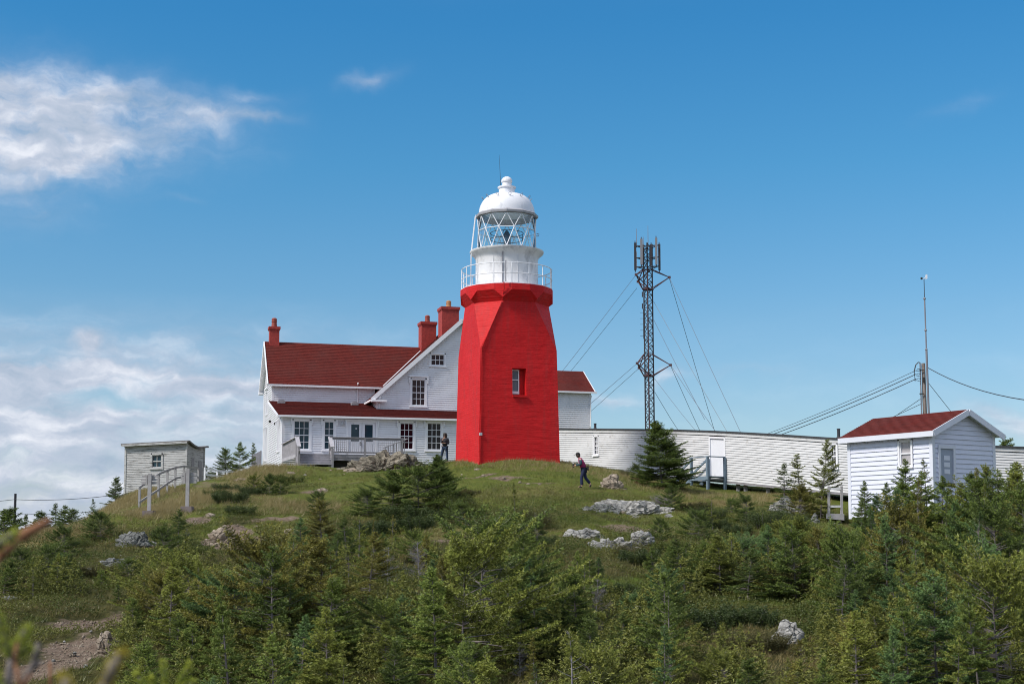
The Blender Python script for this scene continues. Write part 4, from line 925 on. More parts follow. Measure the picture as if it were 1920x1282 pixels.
# optic inside
part('lens_pedestal', MB().lathe(cxy, [(.22, zl0 - .02), (.22, zl0 + .30), (.26, zl0 + .32)], 16), M_panel, tower)
part('lens', MB().lathe(cxy, [(.10, zl0 + .32), (.17, zl0 + .40), (.17, zl0 + .72), (.10, zl0 + .80)], 16), M_glassd, tower)
part('lens_cap', MB().lathe(cxy, [(.19, zl0 + .80), (.17, zl0 + .92), (.08, zl0 + 1.08), (.02, zl0 + 1.12)], 16), M_dark, tower)
def hoop(r, z, tr, n=36): return [Vector((TC.x + r * math.cos(2 * math.pi * k / n), TC.y + r * math.sin(2 * math.pi * k / n), z)) for k in range(n + 1)]
part('lens_ring', MB().tube(hoop(.88, zl0 + .62, 0), .02, 5), M_mast, tower); part('lens_ring', MB().tube(hoop(.88, zl0 + .95, 0), .02, 5), M_mast, tower)
for k in range(6):
    a = k * math.pi / 3 + .3; d0 = Vector((math.cos(a), math.sin(a), 0)); part('lens_stay', MB().tube([Vector((TC.x, TC.y, zl0)) + d0 * .88, Vector((TC.x, TC.y, zl0 + .95)) + d0 * .88], .015, 4), M_mast, tower)
# railing
n16 = 16; rA = corners[0] + TT + math.radians(11); RRl = 2.40
for k in range(n16):
    a = rA + k * math.pi / 8; q = Vector((TC.x + RRl * math.cos(a), TC.y + RRl * math.sin(a), zRim)); part('railing_post', MB().tube([q + Vector((0, 0, .04)), q + Vector((0, 0, 1.10))], .027, 6), M_lwhite, tower)
for z in (zRim + .55, zRim + 1.09): part('rail', MB().tube(hoop(RRl + .002, z, 0, 48), .024, 6), M_lwhite, tower)
# ladder up the left side
for s_ in (-.18, .18):
    a = math.radians(188); d0 = Vector((math.cos(a), math.sin(a), 0)); s0 = Vector((-math.sin(a), math.cos(a), 0))
    part('ladder_stile', MB().tube([Vector((TC.x, TC.y, zRim + .05)) + d0 * 1.95 + s0 * s_, Vector((TC.x, TC.y, 15.4)) + d0 * 1.90 + s0 * s_, Vector((TC.x, TC.y, zl2 + .1)) + d0 * 1.68 + s0 * s_], .022, 5), M_lwhite, tower)
for k in range(13):
    z = zRim + .25 + k * .3; rr_ = 1.95 - (.05 * (z - zRim) / 2 if z < 15.4 else .05 + .22 * (z - 15.4) / 2); part('ladder_rung', MB().tube([Vector((TC.x, TC.y, z)) + d0 * rr_ - s0 * .18, Vector((TC.x, TC.y, z)) + d0 * rr_ + s0 * .18], .014, 4), M_lwhite, tower)
part('lantern_hook', MB().tube([rg(1.57, zl1 + .05, 3) + Vector((.02, 0, -.12)), rg(1.70, zl1 + .0, 3) + Vector((.02, 0, -.10)), rg(1.70, zl1 - .2, 3), rg(1.57, zl1 - .2, 3)], .02, 4), M_metal, tower)

# ------------------------------------------------------------------ long passage building
PL = [(1035, 86.0, 805.0), (1120, 83.2, 805.6), (1200, 80.2, 806.3), (1280, 76.8, 807.6), (1345, 74.2, 810), (1400, 72.2, 812.8), (1450, 70.6, 816), (1500, 69.2, 819), (1560, 67.6, 823), (1640, 66.6, 828), (1720, 66.0, 832), (1790, 65.6, 835.5), (1860, 65.3, 838), (1960, 64.9, 842)]
tt = np.linspace(0, len(PL) - 1, 66)
def _sm(arr):
    v = np.interp(tt, np.arange(len(PL)), arr); k = np.array([1, 2, 3, 2, 1.]) / 9; w = np.convolve(np.pad(v, 2, mode='edge'), k, 'valid'); w[0], w[-1] = v[0], v[-1]; return w
Pp = [at(a, b, c) for a, c, b in ((p[0], p[1], p[2]) for p in PL)] if False else [at(p[0], p[2], p[1]) for p in PL]
PX, PY, PZ = _sm([p.x for p in Pp]), _sm([p.y for p in Pp]), _sm([p.z for p in Pp])
PV = [Vector((PX[i], PY[i], PZ[i])) for i in range(len(PX))]
def pn(i):
    d = PV[min(i + 1, len(PV) - 1)] - PV[max(i - 1, 0)]; d.z = 0; d.normalize(); return Vector((d.y, -d.x, 0))   # outward normal, to the viewer's left front
Hp_ = 2.52
passage = thing('covered_passage', 'long low white clapboard covered passage with flat black roof running right from the red tower', 'passage', tuple(PV[0] - Vector((0, 0, Hp_))))
# openings in board space (arc index range, height from top)
arc = np.concatenate([[0], np.cumsum([(PV[i + 1] - PV[i]).length for i in range(len(PV) - 1)])])
pxs = np.array([proj(p)[0] for p in PV])
def arc_at(px): return float(np.interp(px, pxs, arc))
def pas(s, h, d=0.0):
    """point on the passage front: arc s, height h below the top edge, d outwards"""
    i = int(np.clip(np.searchsorted(arc, s) - 1, 0, len(PV) - 2)); f_ = (s - arc[i]) / (arc[i + 1] - arc[i]); p = PV[i].lerp(PV[i + 1], f_); n = pn(i).lerp(pn(i + 1), f_).normalized()
    return p + n * d - Vector((0, 0, h))
def hdown(s, py):
    p = pas(s, 0); return p.z - z_at(p.x, p.y, py)
pop = []     # openings (s0, s1, h0 top, h1 bottom)
for px0, px1, y0, y1 in ((1114.5, 1121.5, 819, 852), (1332, 1358, 822, 893), (1558, 1568, 834, 876)):
    s0, s1 = arc_at(px0), arc_at(px1); pop.append((s0, s1, hdown((s0 + s1) / 2, y0), hdown((s0 + s1) / 2, y1)))
sid = MB(); pr_h = 0.122
nrow = int((Hp_ - .18) / pr_h)
for r in range(nrow):
    h1 = Hp_ - r * pr_h - .011; h0 = h1 + .011 - pr_h
    hs = [(o[0] - .09, o[1] + .09) for o in pop if o[3] + .06 > h0 and o[2] - .10 < h1]
    for a, b in cut((0, float(arc[-1])), hs):
        ss = [a] + [s for s in arc if a + .05 < s < b - .05] + [b]
        for i in range(len(ss) - 1):
            j = 0.002 * math.sin(r * 7.7 + i)
            sid.hexa([pas(ss[i], h1 + j, .036), pas(ss[i + 1], h1 + j, .036), pas(ss[i + 1], h1, -.01), pas(ss[i], h1, -.01), pas(ss[i], h0, .008), pas(ss[i + 1], h0, .008), pas(ss[i + 1], h0, 0), pas(ss[i], h0, 0)])
part('clapboard_siding', sid, M_cream, passage, kind='stuff')
core = MB(); rt = MB(); fs = MB(); fs2 = MB()
for i in range(len(PV) - 1):
    n0, n1 = pn(i), pn(i + 1); a, b = PV[i], PV[i + 1]; D = 2.3; zb = Vector((0, 0, Hp_)); up = Vector((0, 0, .05))
    def q8(o0, o1_, lo_, hi__): return [a + n0 * o0 - Vector((0, 0, lo_)), b + n1 * o0 - Vector((0, 0, lo_)), b + n1 * o1_ - Vector((0, 0, lo_)), a + n0 * o1_ - Vector((0, 0, lo_)), a + n0 * o0 - Vector((0, 0, hi__)), b + n1 * o0 - Vector((0, 0, hi__)), b + n1 * o1_ - Vector((0, 0, hi__)), a + n0 * o1_ - Vector((0, 0, hi__))]
    core.hexa(q8(-.09, -D, Hp_ - .02, .0)); fs.hexa(q8(.06, -.088, .17, 0.0)); rt.hexa(q8(.12, -D - .1, -.002, -.075)); fs2.hexa(q8(.02, -D, Hp_ + .10, Hp_ - .015))
part('wall', core, M_backing, passage); part('fascia', fs, M_cream, passage); part('flat_roof', rt, M_blackroof, passage); part('floor_beam', fs2, M_deckw, passage)
def pwin(s0, s1, h0, h1, cols, rows, label=None):
    c0, c1 = pas(s0, 0), pas(s1, 0); u = (c1 - c0); u.z = 0; wl = Wall(pas((s0 + s1) / 2, 0) - u / 2, u.normalized(), pn(int(np.searchsorted(arc, s0)))); wl.O.z = pas((s0 + s1) / 2, 0).z
    return window(passage, wl, (0, u.length, -h1, -h0), cols, rows, M_glassg, .09, label=label, mw=.03)
pwin(*pop[0], 2, 4, 'narrow window near the tower'); pwin(*pop[2], 2, 4, 'narrow window beside the shed')
s0, s1, h0, h1 = pop[1]; df = MB()
for a, b, p_, q_ in ((s0 - .1, s0, h0 - .1, h1), (s1, s1 + .1, h0 - .1, h1), (s0, s1, h0 - .1, h0)):
    df.hexa([pas(a, q_, .05), pas(b, q_, .05), pas(b, q_, -.09), pas(a, q_, -.09), pas(a, p_, .05), pas(b, p_, .05), pas(b, p_, -.09), pas(a, p_, -.09)])
dfo = part('door_frame', df, M_trim, passage)
part('door', MB().hexa([pas(s0 + .005, h1, -.02), pas(s1 - .005, h1, -.02), pas(s1 - .005, h1, -.06), pas(s0 + .005, h1, -.06), pas(s0 + .005, h0 + .005, -.02), pas(s1 - .005, h0 + .005, -.02), pas(s1 - .005, h0 + .005, -.06), pas(s0 + .005, h0 + .005, -.06)]), M_lwhite, passage)
for px in (1374, 1388, 1430, 1500):
    s = arc_at(px); q = pas(s, Hp_ + .10, -.3); zg = tz(q.x, q.y); part('pier', MB().box(Vector((q.x, q.y, (q.z + zg - .3) / 2)), (.09, 0, 0), (0, .09, 0), (0, 0, max(.05, (q.z - zg + .3) / 2 - .002))), M_deckw, passage)
for px, hgt in ((1098, .30), (1556, .42)):
    s = arc_at(px); q = pas(s, -.08, -.8); part('vent_pipe', MB().lathe((q.x, q.y), [(.13, q.z - .02), (.12, q.z + .03), (.075, q.z + .08), (.075, q.z + hgt), (.09, q.z + hgt), (.09, q.z + hgt + .04)], 10), M_blackroof, passage)
# blue-grey side stairs at the passage door
sD = (s0 + s1) / 2; pz = pas(sD, h1).z; i0 = int(np.searchsorted(arc, sD)); sn = pn(i0); su = Vector((-sn.y, sn.x, 0))
stc = pas(sD, 0); stc = Vector((stc.x, stc.y, pz)) 
stair = thing('passage_stairs', 'small blue-grey wooden landing with stairs and railings below the passage door', 'stairs', (stc.x, stc.y, pz - .3))
def sq_(a, d, h): return stc + su * a + sn * d + Vector((0, 0, h))
xl, xr_ = -1.05, 1.35
a_l = -0.62; a_r = 0.72
for k in range(8): part('landing_board', MB().box(sq_((a_l + a_r) / 2, .10 + .15 * k + .05, -.05), su * ((a_r - a_l) / 2), sn * .068, Vector((0, 0, .022))), M_stair, stair)
part('landing_rim', MB().beam(sq_(a_l - .03, 1.32, -.15), sq_(a_r + .12, 1.32, -.15), .05, .16), M_stair, stair)
for a, d in ((a_l, 1.25), (a_r, 1.25), (a_l - 0.0, .12), (a_r, .12)):
    q = sq_(a, d, 0); zg = tz(q.x, q.y) - .2; part('post', MB().box(Vector((q.x, q.y, (zg + pz + .95) / 2)), su * .06, sn * .06, Vector((0, 0, (pz + .95 - zg) / 2))), M_stair, stair)
part('handrail', MB().beam(sq_(a_l - .1, 1.25, .97), sq_(a_r + .2, 1.25, .97), .12, .05), M_stair, stair)
part('handrail', MB().beam(sq_(a_r, .1, .97), sq_(a_r, 1.25, .97), .12, .05), M_stair, stair)
aS = a_l - 1.25
for d in (.25, 1.2):
    part('stair_stringer', MB().beam(sq_(a_l, d, -.08), sq_(aS, d, -.95), .05, .24), M_stair, stair)
    q = sq_(aS, d, 0); zg = tz(q.x, q.y) - .2
    part('post', MB().box(Vector((q.x, q.y, (zg + pz + .15) / 2)), su * .055, sn * .055, Vector((0, 0, (pz + .15 - zg) / 2))), M_stair, stair)
    part('handrail', MB().beam(sq_(a_l, d, .88), sq_(aS - .1, d, .10), .06, .10), M_stair, stair)
for k in range(4): part('step_tread', MB().box(sq_(a_l - .16 - k * .30, .72, -.25 - k * .21), su * .14, sn * .46, Vector((0, 0, .02))), M_stair, stair)
part('handrail', MB().beam(sq_(aS, .25, .12), sq_(aS, 1.2, .12), .06, .08), M_stair, stair)

# ------------------------------------------------------------------ white shed on the right
C0 = at(1747, 806, 58.0); du = Vector((-.549, .836, 0)).normalized(); dw = Vector((.836, .549, 0)).normalized()
sl_, sw_ = 4.55, 3.85; zE = C0.z; zB_ = z_at(C0.x + du.x * sl_, C0.y + du.y * sl_, 970); zApx = z_at(*(C0 + dw * (sw_ / 2)).xy, 772)
shed = thing('clapboard_shed', 'small white clapboard shed with red gable roof half hidden by spruces on the right', 'shed', (C0.x, C0.y, zB_), 0)
def sp3(a, b, z): return Vector((C0.x, C0.y, 0)) + du * a + dw * b + Vector((0, 0, z))
WL = Wall(sp3(sl_, 0, 0), -du, Vector((-dw.x, -dw.y, 0))); WG = Wall(sp3(0, 0, 0), dw, -du)
core = MB(); e = .115
core.hexa([sp3(e, e, zB_ - .3), sp3(e, sw_ - e, zB_ - .3), sp3(sl_ - e, sw_ - e, zB_ - .3), sp3(sl_ - e, e, zB_ - .3), sp3(e, e, zE), sp3(e, sw_ - e, zE), sp3(sl_ - e, sw_ - e, zE), sp3(sl_ - e, e, zE)])
prism_core(core, [sp3(e, e, zE - .01), sp3(e, sw_ / 2, zApx - .06), sp3(e, sw_ - e, zE - .01)], du * (sl_ - 2 * e))
part('wall', core, M_backing, shed)
wrs = WL.rect(1688, 827, 1709, 873); drs = WG.rect(1762, 841, 1786, 905)
gs = (zApx - zE) / (sw_ / 2)
def sgp(v): return (.09, sw_ - .09) if v <= zE else (.03 + (v - zE) / gs, sw_ - .03 - (v - zE) / gs)
unit = MB().hexa([Vector(p) for p in ((0, -.004, -.012), (1, -.004, -.012), (1, -.046, -.012), (0, -.046, -.012), (0, .0, .19), (1, .0, .19), (1, -.01, .19), (0, -.01, .19))])
cnt = 0
for wl, b0_, b1_, pf, hs in ((WL, zB_, zE - .06, lambda v: (.09, sl_ - .09), [(wrs[0] - .13, wrs[1] + .13, wrs[2] - .08, wrs[3] + .10)]), (WG, zB_, zApx - .06, sgp, [(drs[0] - .13, drs[1] + .13, drs[2] - .1, drs[3] + .13)])):
    for la, lb, ta, tb_, lo_, up in board_rows(wl, b0_, b1_, .198, pf, hs):
        m_ = MB(); th = .050; lo_ = lo_ + .016
        m_.hexa([wl.p(la, lo_ - .012, th), wl.p(lb, lo_ - .012, th), wl.p(lb, lo_ - .012, .0), wl.p(la, lo_ - .012, .0), wl.p(ta, up, .012), wl.p(max(tb_, ta + .01), up, .012), wl.p(max(tb_, ta + .01), up, 0), wl.p(ta, up, 0)])
        part('clapboard', m_, M_shedw, shed)
for (a, b, s1_, s2_) in ((0, 0, 1, 1), (sl_, 0, -1, 1), (0, sw_, 1, -1)):
    part('corner_board', MB().box(sp3(a + .03 * s1_, b + .03 * s2_, (zB_ + zE) / 2 - .02), du * .085, dw * .085, Vector((0, 0, (zE - zB_) / 2 + .04))), M_shedtrim, shed)
window(shed, WL, wrs, 1, 2, M_glassp, .10, trim=M_trim, label='sash window with a pale blind')
dfm = MB()
for a, b in ((drs[0] - .13, drs[0]), (drs[1], drs[1] + .13)): WG.block(dfm, a, b, drs[2], drs[3], -.02, .075)
WG.block(dfm, drs[0] - .13, drs[1] + .13, drs[3], drs[3] + .14, -.02, .078); WG.block(dfm, drs[0] - .13, drs[1] + .13, drs[3] + .143, drs[3] + .34, -.05, .010); dfo = part('door_frame', dfm, M_shedtrim, shed)
M_sdoor = mat('grey_blue_door', (0.32, 0.36, 0.44), 0.6, .05)
dd = part('door', WG.block(MB(), drs[0] + .004, drs[1] - .004, drs[2], drs[3] - .004, 0, .02), M_sdoor, shed)
for k in range(3):
    hh = (drs[3] - drs[2]); part('door_panel', WG.block(MB(), drs[0] + (drs[1] - drs[0]) * .3, drs[1] - (drs[1] - drs[0]) * .25, drs[3] - hh * (.34 + .2 * k) , drs[3] - hh * (.20 + .2 * k), .021, .034), M_shedtrim, dd)
so_ = .32; se = .30
def srf(a, b): return sp3(a, b, zE + .07 + gs * (b if b <= sw_ / 2 else sw_ - b))
r1 = roof_slab(shed, srf(sl_ + so_, -se), srf(-so_, -se), srf(-so_, sw_ / 2), srf(sl_ + so_, sw_ / 2), .10, .15, m=M_roof, under=M_shedtrim)
r2 = roof_slab(shed, srf(-so_, sw_ + se), srf(sl_ + so_, sw_ + se), srf(sl_ + so_, sw_ / 2), srf(-so_, sw_ / 2), .10, .15, m=M_roof, under=M_shedtrim)
M_shedroof = M_roof  # same shingle material as the other roofs
for a, b, w_, h_ in ((srf(sl_ + so_, -se - .02), srf(-so_ - .03, -se - .02), .05, .22), (srf(-so_ - .03, -se), srf(-so_ - .03, sw_ / 2), .05, .24), (srf(-so_ - .03, sw_ / 2), srf(-so_ - .03, sw_ + se), .05, .24)):
    part('fascia_board', MB().beam(a - Vector((0, 0, .10)), b - Vector((0, 0, .10)), w_, h_), M_shedtrim, shed)
for b in (.0, ):
    part('frieze_board', MB().beam(sp3(.08, -.05, zE - .07), sp3(sl_ - .08, -.05, zE - .07), .05, .16), M_shedtrim, shed)
# porch landing at its left end
Pd = at(1582, 972, 62.4)
sdk = thing('shed_landing', 'white wooden landing frame at the left end of the white shed', 'landing', (Pd.x, Pd.y, Pd.z))
def lq(px, py, Y=62.4): return at(px, py, Y)
for px in (1554, 1578):
    for Yd in (62.2, 63.4): part('post', MB().beam(lq(px, 968, Yd), lq(px, 911, Yd), .10, .10), M_post, sdk)
for y in (916, 949): part('rail', MB().beam(lq(1556, y, 62.19), lq(1577, y, 62.19), .05, .09), M_cream, sdk)
part('platform', MB().hexa([lq(1549, 972, 62.1), lq(1583, 975, 62.1), lq(1583, 975, 63.6), lq(1549, 972, 63.6), lq(1549, 962, 62.1), lq(1583, 963, 62.1), lq(1583, 963, 63.6), lq(1549, 962, 63.6)]), M_post, sdk)
part('support', MB().beam(lq(1556, 992, 62.5), lq(1556, 974, 62.5), .12, .12), M_post, sdk); part('support', MB().beam(lq(1576, 992, 62.5), lq(1576, 976, 62.5), .12, .12), M_post, sdk)
part('step', MB().beam(lq(1557, 980, 61.9), lq(1576, 984, 61.9), .25, .06), M_cream, sdk)

# ------------------------------------------------------------------ weathered shed on the left
K0 = at(350, 828, 85.0); ku = Vector((-.966, .258, 0)); kw = Vector((.22, .975, 0)).normalized()
def _len(px, d, z=7.0):
    lo_, hh_ = 0.0, 8.0
    s_ = 1 if proj(Vector((K0.x, K0.y, z)) + d * 8)[0] > proj(Vector((K0.x, K0.y, z)))[0] else -1
    for _ in range(40):
        m_ = (lo_ + hh_) / 2
        if (proj(Vector((K0.x, K0.y, z)) + d * m_)[0] - px) * s_ < 0: lo_ = m_
        else: hh_ = m_
    return lo_
kl = _len(237, ku); kr = _len(383, kw)
zt0 = K0.z; pL = Vector((K0.x, K0.y, 0)) + ku * kl; zt1 = z_at(pL.x, pL.y, 834); zbL = z_at(pL.x, pL.y, 921); pR = Vector((K0.x, K0.y, 0)) + kw * kr; zt2 = z_at(pR.x, pR.y, 838); zbK = zbL - .2
old = thing('weathered_shed', 'old weathered grey-white board shed with sagging flat roof on the left slope', 'shed', (K0.x, K0.y, zbK))
def o3(a, b, z): return Vector((K0.x, K0.y, z)) + ku * a + kw * b
def sag(b): f_ = b / kr; return zt0 + (zt2 - zt0) * f_ - .20 * math.sin(math.pi * min(1, f_)) 
WLo = Wall(o3(kl, 0, 0), -ku, -kw); WRo = Wall(o3(0, 0, 0), kw, -ku)
wro = WLo.rect(286.5, 853, 304.5, 876)
core = MB(); core.hexa([o3(.08, .08, zbK - .3), o3(kl - .08, .08, zbK - .3), o3(kl - .08, kr - .02, zbK - .3), o3(.08, kr - .02, zbK - .3), o3(.08, .08, zt0 - .30), o3(kl - .08, .08, zt1 - .1), o3(kl - .08, kr - .02, zt2 - .35), o3(.08, kr - .02, zt2 - .10)]); part('wall', core, M_backing, old)
def opf(v):
    if v < zt1 - .02: return (.06, kl - .04)
    return (.06 + max(0, (v - zt1) / (zt0 - zt1)) * kl * .98, kl - .04)
part('board_siding', clad_mb(MB(), WLo, zbK, zt0 - .03, .105, opf, [hole(wro, .1)], .03, .006), M_oldwood, old, kind='stuff')
sd = MB(); rws = 26
for k in range(rws):
    nsg = 8
    for i in range(nsg):
        b0_, b1_ = kr * i / nsg, kr * (i + 1) / nsg
        def zz(b, f_): return zbK + (sag(b) - .05 - zbK) * f_
        l, u_ = k / rws, (k + 1) / rws
        P = lambda b, f_, d: o3(0, b, zz(b, f_)) - ku * d * -1 if False else Vector((K0.x, K0.y, zz(b, f_))) + kw * b - ku * d
        sd.hexa([P(b0_, l, .03), P(b1_, l, .03), P(b1_, l, 0), P(b0_, l, 0), P(b0_, u_, .008), P(b1_, u_, .008), P(b1_, u_, 0), P(b0_, u_, 0)])
part('board_siding', sd, M_oldwood, old, kind='stuff')
for a, b, zt in ((0, 0, zt0), (kl, 0, zt1), (0, kr, zt2)): part('corner_board', MB().box(o3(a, b, (zbK + zt) / 2) - ku * .01, ku * .06, kw * .06, Vector((0, 0, (zt - zbK) / 2 - .02))), M_oldwood, old)
window(old, WLo, wro, 2, 2, M_glasst, .12, trim=M_oldwood, label='four-pane window in the grey boards', mw=.035)
rf = MB(); ns = 10
for i in range(-1, ns + 1):
    b0_, b1_ = kr * i / ns, kr * (i + 1) / ns
    def q(a, b, dz): f_ = (a / kl); z = sag(max(0, min(kr, b))) * (1 - f_) + (zt1 + (sag(max(0, min(kr, b))) - zt0)) * f_; return o3(a, b, z + dz)
    rf.hexa([q(-.22, b0_, -.03), q(kl + .22, b0_, -.03), q(kl + .22, b1_, -.03), q(-.22, b1_, -.03), q(-.22, b0_, .07), q(kl + .22, b0_, .07), q(kl + .22, b1_, .07), q(-.22, b1_, .07)])
part('flat_roof', rf, M_oldroof, old)
part('eave_board', MB().beam(o3(-.15, -.27, zt0 - .05), o3(kl + .15, -.27, zt1 - .05), .04, .12), M_oldwood, old)
for (b0_, b1_, y0_, y1_) in ((kr * .28, kr * .42, 858, 880), (kr * .66, kr * .86, 864, 905)):
    zb0, zb1 = z_at(*o3(0, b0_, 0).xy, y1_), z_at(*o3(0, b0_, 0).xy, y0_); part('window' if y1_ < 890 else 'door', WRo.block(MB(), b0_, b1_, zb0, zb1, .02, .05), M_deckw, old)

# ------------------------------------------------------------------ telecom mast
MY = 128.0; mb_ = at(1219, 800, MY); MXY = Vector((mb_.x, mb_.y, 0)); mz0 = tz(mb_.x, mb_.y); mz1 = z_at(mb_.x, mb_.y, 457)
mast = thing('telecom_mast', 'tall guyed lattice telecom mast with antenna panels behind the white passage', 'mast', (mb_.x, mb_.y, mz0))
mr = 0.45; lean = -.10
def mp(a, r, z): f_ = (z - mz0) / (mz1 - mz0); return Vector((mb_.x + lean * f_ + r * math.cos(a), mb_.y + r * math.sin(a), z))
ang = [math.radians(-100 + 120 * k) for k in range(3)]
for a in ang: part('mast_leg', MB().tube([mp(a, mr, mz0 - .2), mp(a, mr, mz1)], .07, 6), M_mast, mast)
br = MB(); nbay = 46; hbay = (mz1 - mz0) / nbay
for k in range(nbay):
    for i in range(3):
        a, b = ang[i], ang[(i + 1) % 3]; z_ = mz0 + k * hbay
        if k % 2: a, b = b, a
        br.beam(mp(a, mr, z_), mp(b, mr, z_ + hbay), .05, .05); br.beam(mp(a, mr, z_), mp(b, mr, z_), .03, .03)
part('lattice_bracing', br, M_mast, mast, kind='stuff')
part('cable_ladder', MB().beam(mp(ang[0], mr + .05, mz0), mp(ang[0], mr + .05, mz1 - 2), .12, .06), M_mastred, mast)
def zpy(py): return z_at(mb_.x, mb_.y, py)
stars = []
for y0_, y1_, yt in ((505, 543, 521), (664, 705, 685)):
    for k in range(3):
        a = math.radians(-8 + 120 * k) ; tipr = 1.95; z_t = zpy(yt)
        tip = mp(a, tipr, z_t); stars.append((k, tip))
        for da in (-.9, .9):
            part('outrigger', MB().beam(mp(a + da, mr, zpy(y0_)), tip, .07, .07), M_mastred, mast); part('outrigger', MB().beam(mp(a + da, mr, zpy(y1_)), tip, .07, .07), M_mastred, mast)
        part('outrigger_plate', MB().box(tip, (.12, 0, 0), (0, .12, 0), (0, 0, .10)), M_mastred, mast)
    part('mast_collar', MB().lathe((mb_.x + lean * .7, mb_.y), [(mr + .06, zpy(y1_) - .05), (mr + .06, zpy(y1_) + .08)], 6), M_mastred, mast)
# head frame with antenna panels
for z_ in (zpy(463), zpy(485), zpy(502)):
    for k in range(3):
        a, b = math.radians(-160 + 120 * k), math.radians(-40 + 120 * k); part('head_frame_bar', MB().beam(mp(a, 1.2, z_), mp(b, 1.2, z_), .06, .06), M_mast, mast); part('head_frame_bar', MB().beam(mp(a, .3, z_), mp(a, 1.2, z_), .06, .06), M_mast, mast)
for pxo, yt, yb, dy, w_ in ((-24, 457, 508, -.4, .10), (-13, 452, 500, -.9, .11), (-7, 460, 490, .8, .12), (5, 466, 500, -.6, .12), (15, 450, 500, -.9, .10), (22, 459, 508, -.3, .10), (-22, 470, 502, .5, .12), (9, 455, 482, .8, .14)):
    q = Vector((mb_.x + lean + pxo * MY / F, mb_.y + dy, 0)); part('antenna_panel', MB().box(Vector((q.x, q.y, (zpy(yt) + zpy(yb)) / 2)), (w_, 0, 0), (0, .06, 0), (0, 0, (zpy(yt) - zpy(yb)) / 2)), M_ant if pxo in (-13, 15, -22) else M_mast, mast)
    part('panel_pipe', MB().tube([Vector((q.x, q.y + .12, zpy(yb) - .2)), Vector((q.x, q.y + .12, zpy(yt) + .2))], .04, 5), M_mast, mast)
for pxo, yt in ((-21, 430), (1, 424), (-8, 445)): part('whip_antenna', MB().tube([Vector((mb_.x + lean + pxo * MY / F, mb_.y - .2, zpy(465))), Vector((mb_.x + lean + pxo * MY / F, mb_.y - .2, zpy(yt)))], .035, 5, .02), M_metal, mast)
for k in range(3): part('antenna_panel', MB().box(Vector((mb_.x - .62 + .14 * (k % 2), mb_.y - .3, zpy(553 + k * 11))), (.05, 0, 0), (0, .05, 0), (0, 0, .24)), M_mast, mast)
part('side_antenna', MB().tube([Vector((mb_.x - .55, mb_.y - .3, zpy(636))), Vector((mb_.x - .55, mb_.y - .3, zpy(580)))], .025, 4), M_mast, mast)
for k in range(5): part('side_antenna_dipole', MB().beam(Vector((mb_.x - .85, mb_.y - .3, zpy(587 + k * 11))), Vector((mb_.x - .45, mb_.y - .3, zpy(587 + k * 11))), .03, .03), M_mast, mast)
# guy wires to the ground anchors
def guy(p, px, py, Y, ext=1.0, name='guy_wire', m=None, par=None, r=.022):
    q = at(px, py, Y); d = (q - p); q = p + d * ext
    part(name, MB().tube([p, p.lerp(q, .5) - Vector((0, 0, .1)), q], r, 4), m or M_guy, par or mast)
topL = min((t for k, t in stars[:3]), key=lambda t: t.x); topR = max((t for k, t in stars[:3]), key=lambda t: t.x); midL = min((t for k, t in stars[3:]), key=lambda t: t.x); midR = max((t for k, t in stars[3:]), key=lambda t: t.x)
guy(topL, 1052, 697, 112, 1.6); guy(mp(0, .0, zpy(540)) + Vector((-1.0, 0, 0)), 1068, 697, 140, 1.6)
guy(midL, 1110, 752, 116, 2.0); guy(mp(0, 0, zpy(692)) + Vector((-1.0, 0, 0)), 1110, 767, 138, 2.0)
guy(topR, 1388, 808, 110, 1.25); guy(topR + Vector((0, .1, 0)), 1340, 808, 145, 1.25)
guy(mp(0, .5, zpy(565)), 1363, 808, 120, 1.2); guy(mp(0, .5, zpy(600)), 1272, 690, 118, 1.9)
guy(midR, 1342, 808, 112, 1.3); guy(midR + Vector((0, .1, 0)), 1312, 806, 140, 1.3)
guy(mp(0, .5, zpy(710)), 1304, 806, 118, 1.3); guy(mp(0, .5, zpy(735)), 1272, 806, 136, 1.3)

# ------------------------------------------------------------------ utility pole behind the shed, with weather vane mast
PY0 = 76.0; pb = at(1735, 770, PY0); zg = tz(pb.x, pb.y)
pole = thing('utility_pole', 'wooden utility pole with tall thin weather vane mast behind the shed roof', 'pole', (pb.x, pb.y, zg))
def pq(px, py, Y=PY0): return at(px, py, Y)
part('wooden_pole', MB().tube([Vector((pq(1735, 770).x, PY0, zg - .3)), pq(1731, 681)], .13, 10, .10), M_pole, pole)
part('mast_pipe', MB().tube([Vector((pq(1741, 770).x, PY0 - .15, zg)), pq(1737, 655, PY0 - .15)], .06, 8), M_metal, pole)
part('mast_pipe', MB().tube([pq(1737, 657, PY0 - .15), pq(1733.5, 560, PY0 - .15)], .038, 8), M_metal, pole)
part('mast_pipe', MB().tube([pq(1733.5, 561, PY0 - .15), pq(1732.5, 523, PY0 - .15)], .02, 6), M_wire, pole)
for y in (561, 656, 620): part('mast_collar', MB().lathe(tuple(pq(1733.5 + (y - 561) * .035, y, PY0 - .15).xy), [(.055, pq(1735, y).z - .05), (.075, pq(1735, y).z), (.055, pq(1735, y).z + .06)], 8), M_metal, pole)
part('conduit', MB().tube([Vector((pq(1727, 770).x, PY0 - .1, zg)), pq(1725, 680, PY0 - .1)], .035, 6), M_metal, pole)
for y in (694, 738): part('bracket', MB().beam(pq(1724, y, PY0 - .16), pq(1733, y, PY0 - .16), .04, .05), M_dark, pole)
part('cable_loop', MB().tube([pq(1725, 680, PY0 - .1), pq(1722, 679, PY0 - .1), pq(1717, 684, PY0 - .1), pq(1714, 696, PY0 - .1), pq(1716, 714, PY0 - .1)], .03, 6), M_wire, pole)
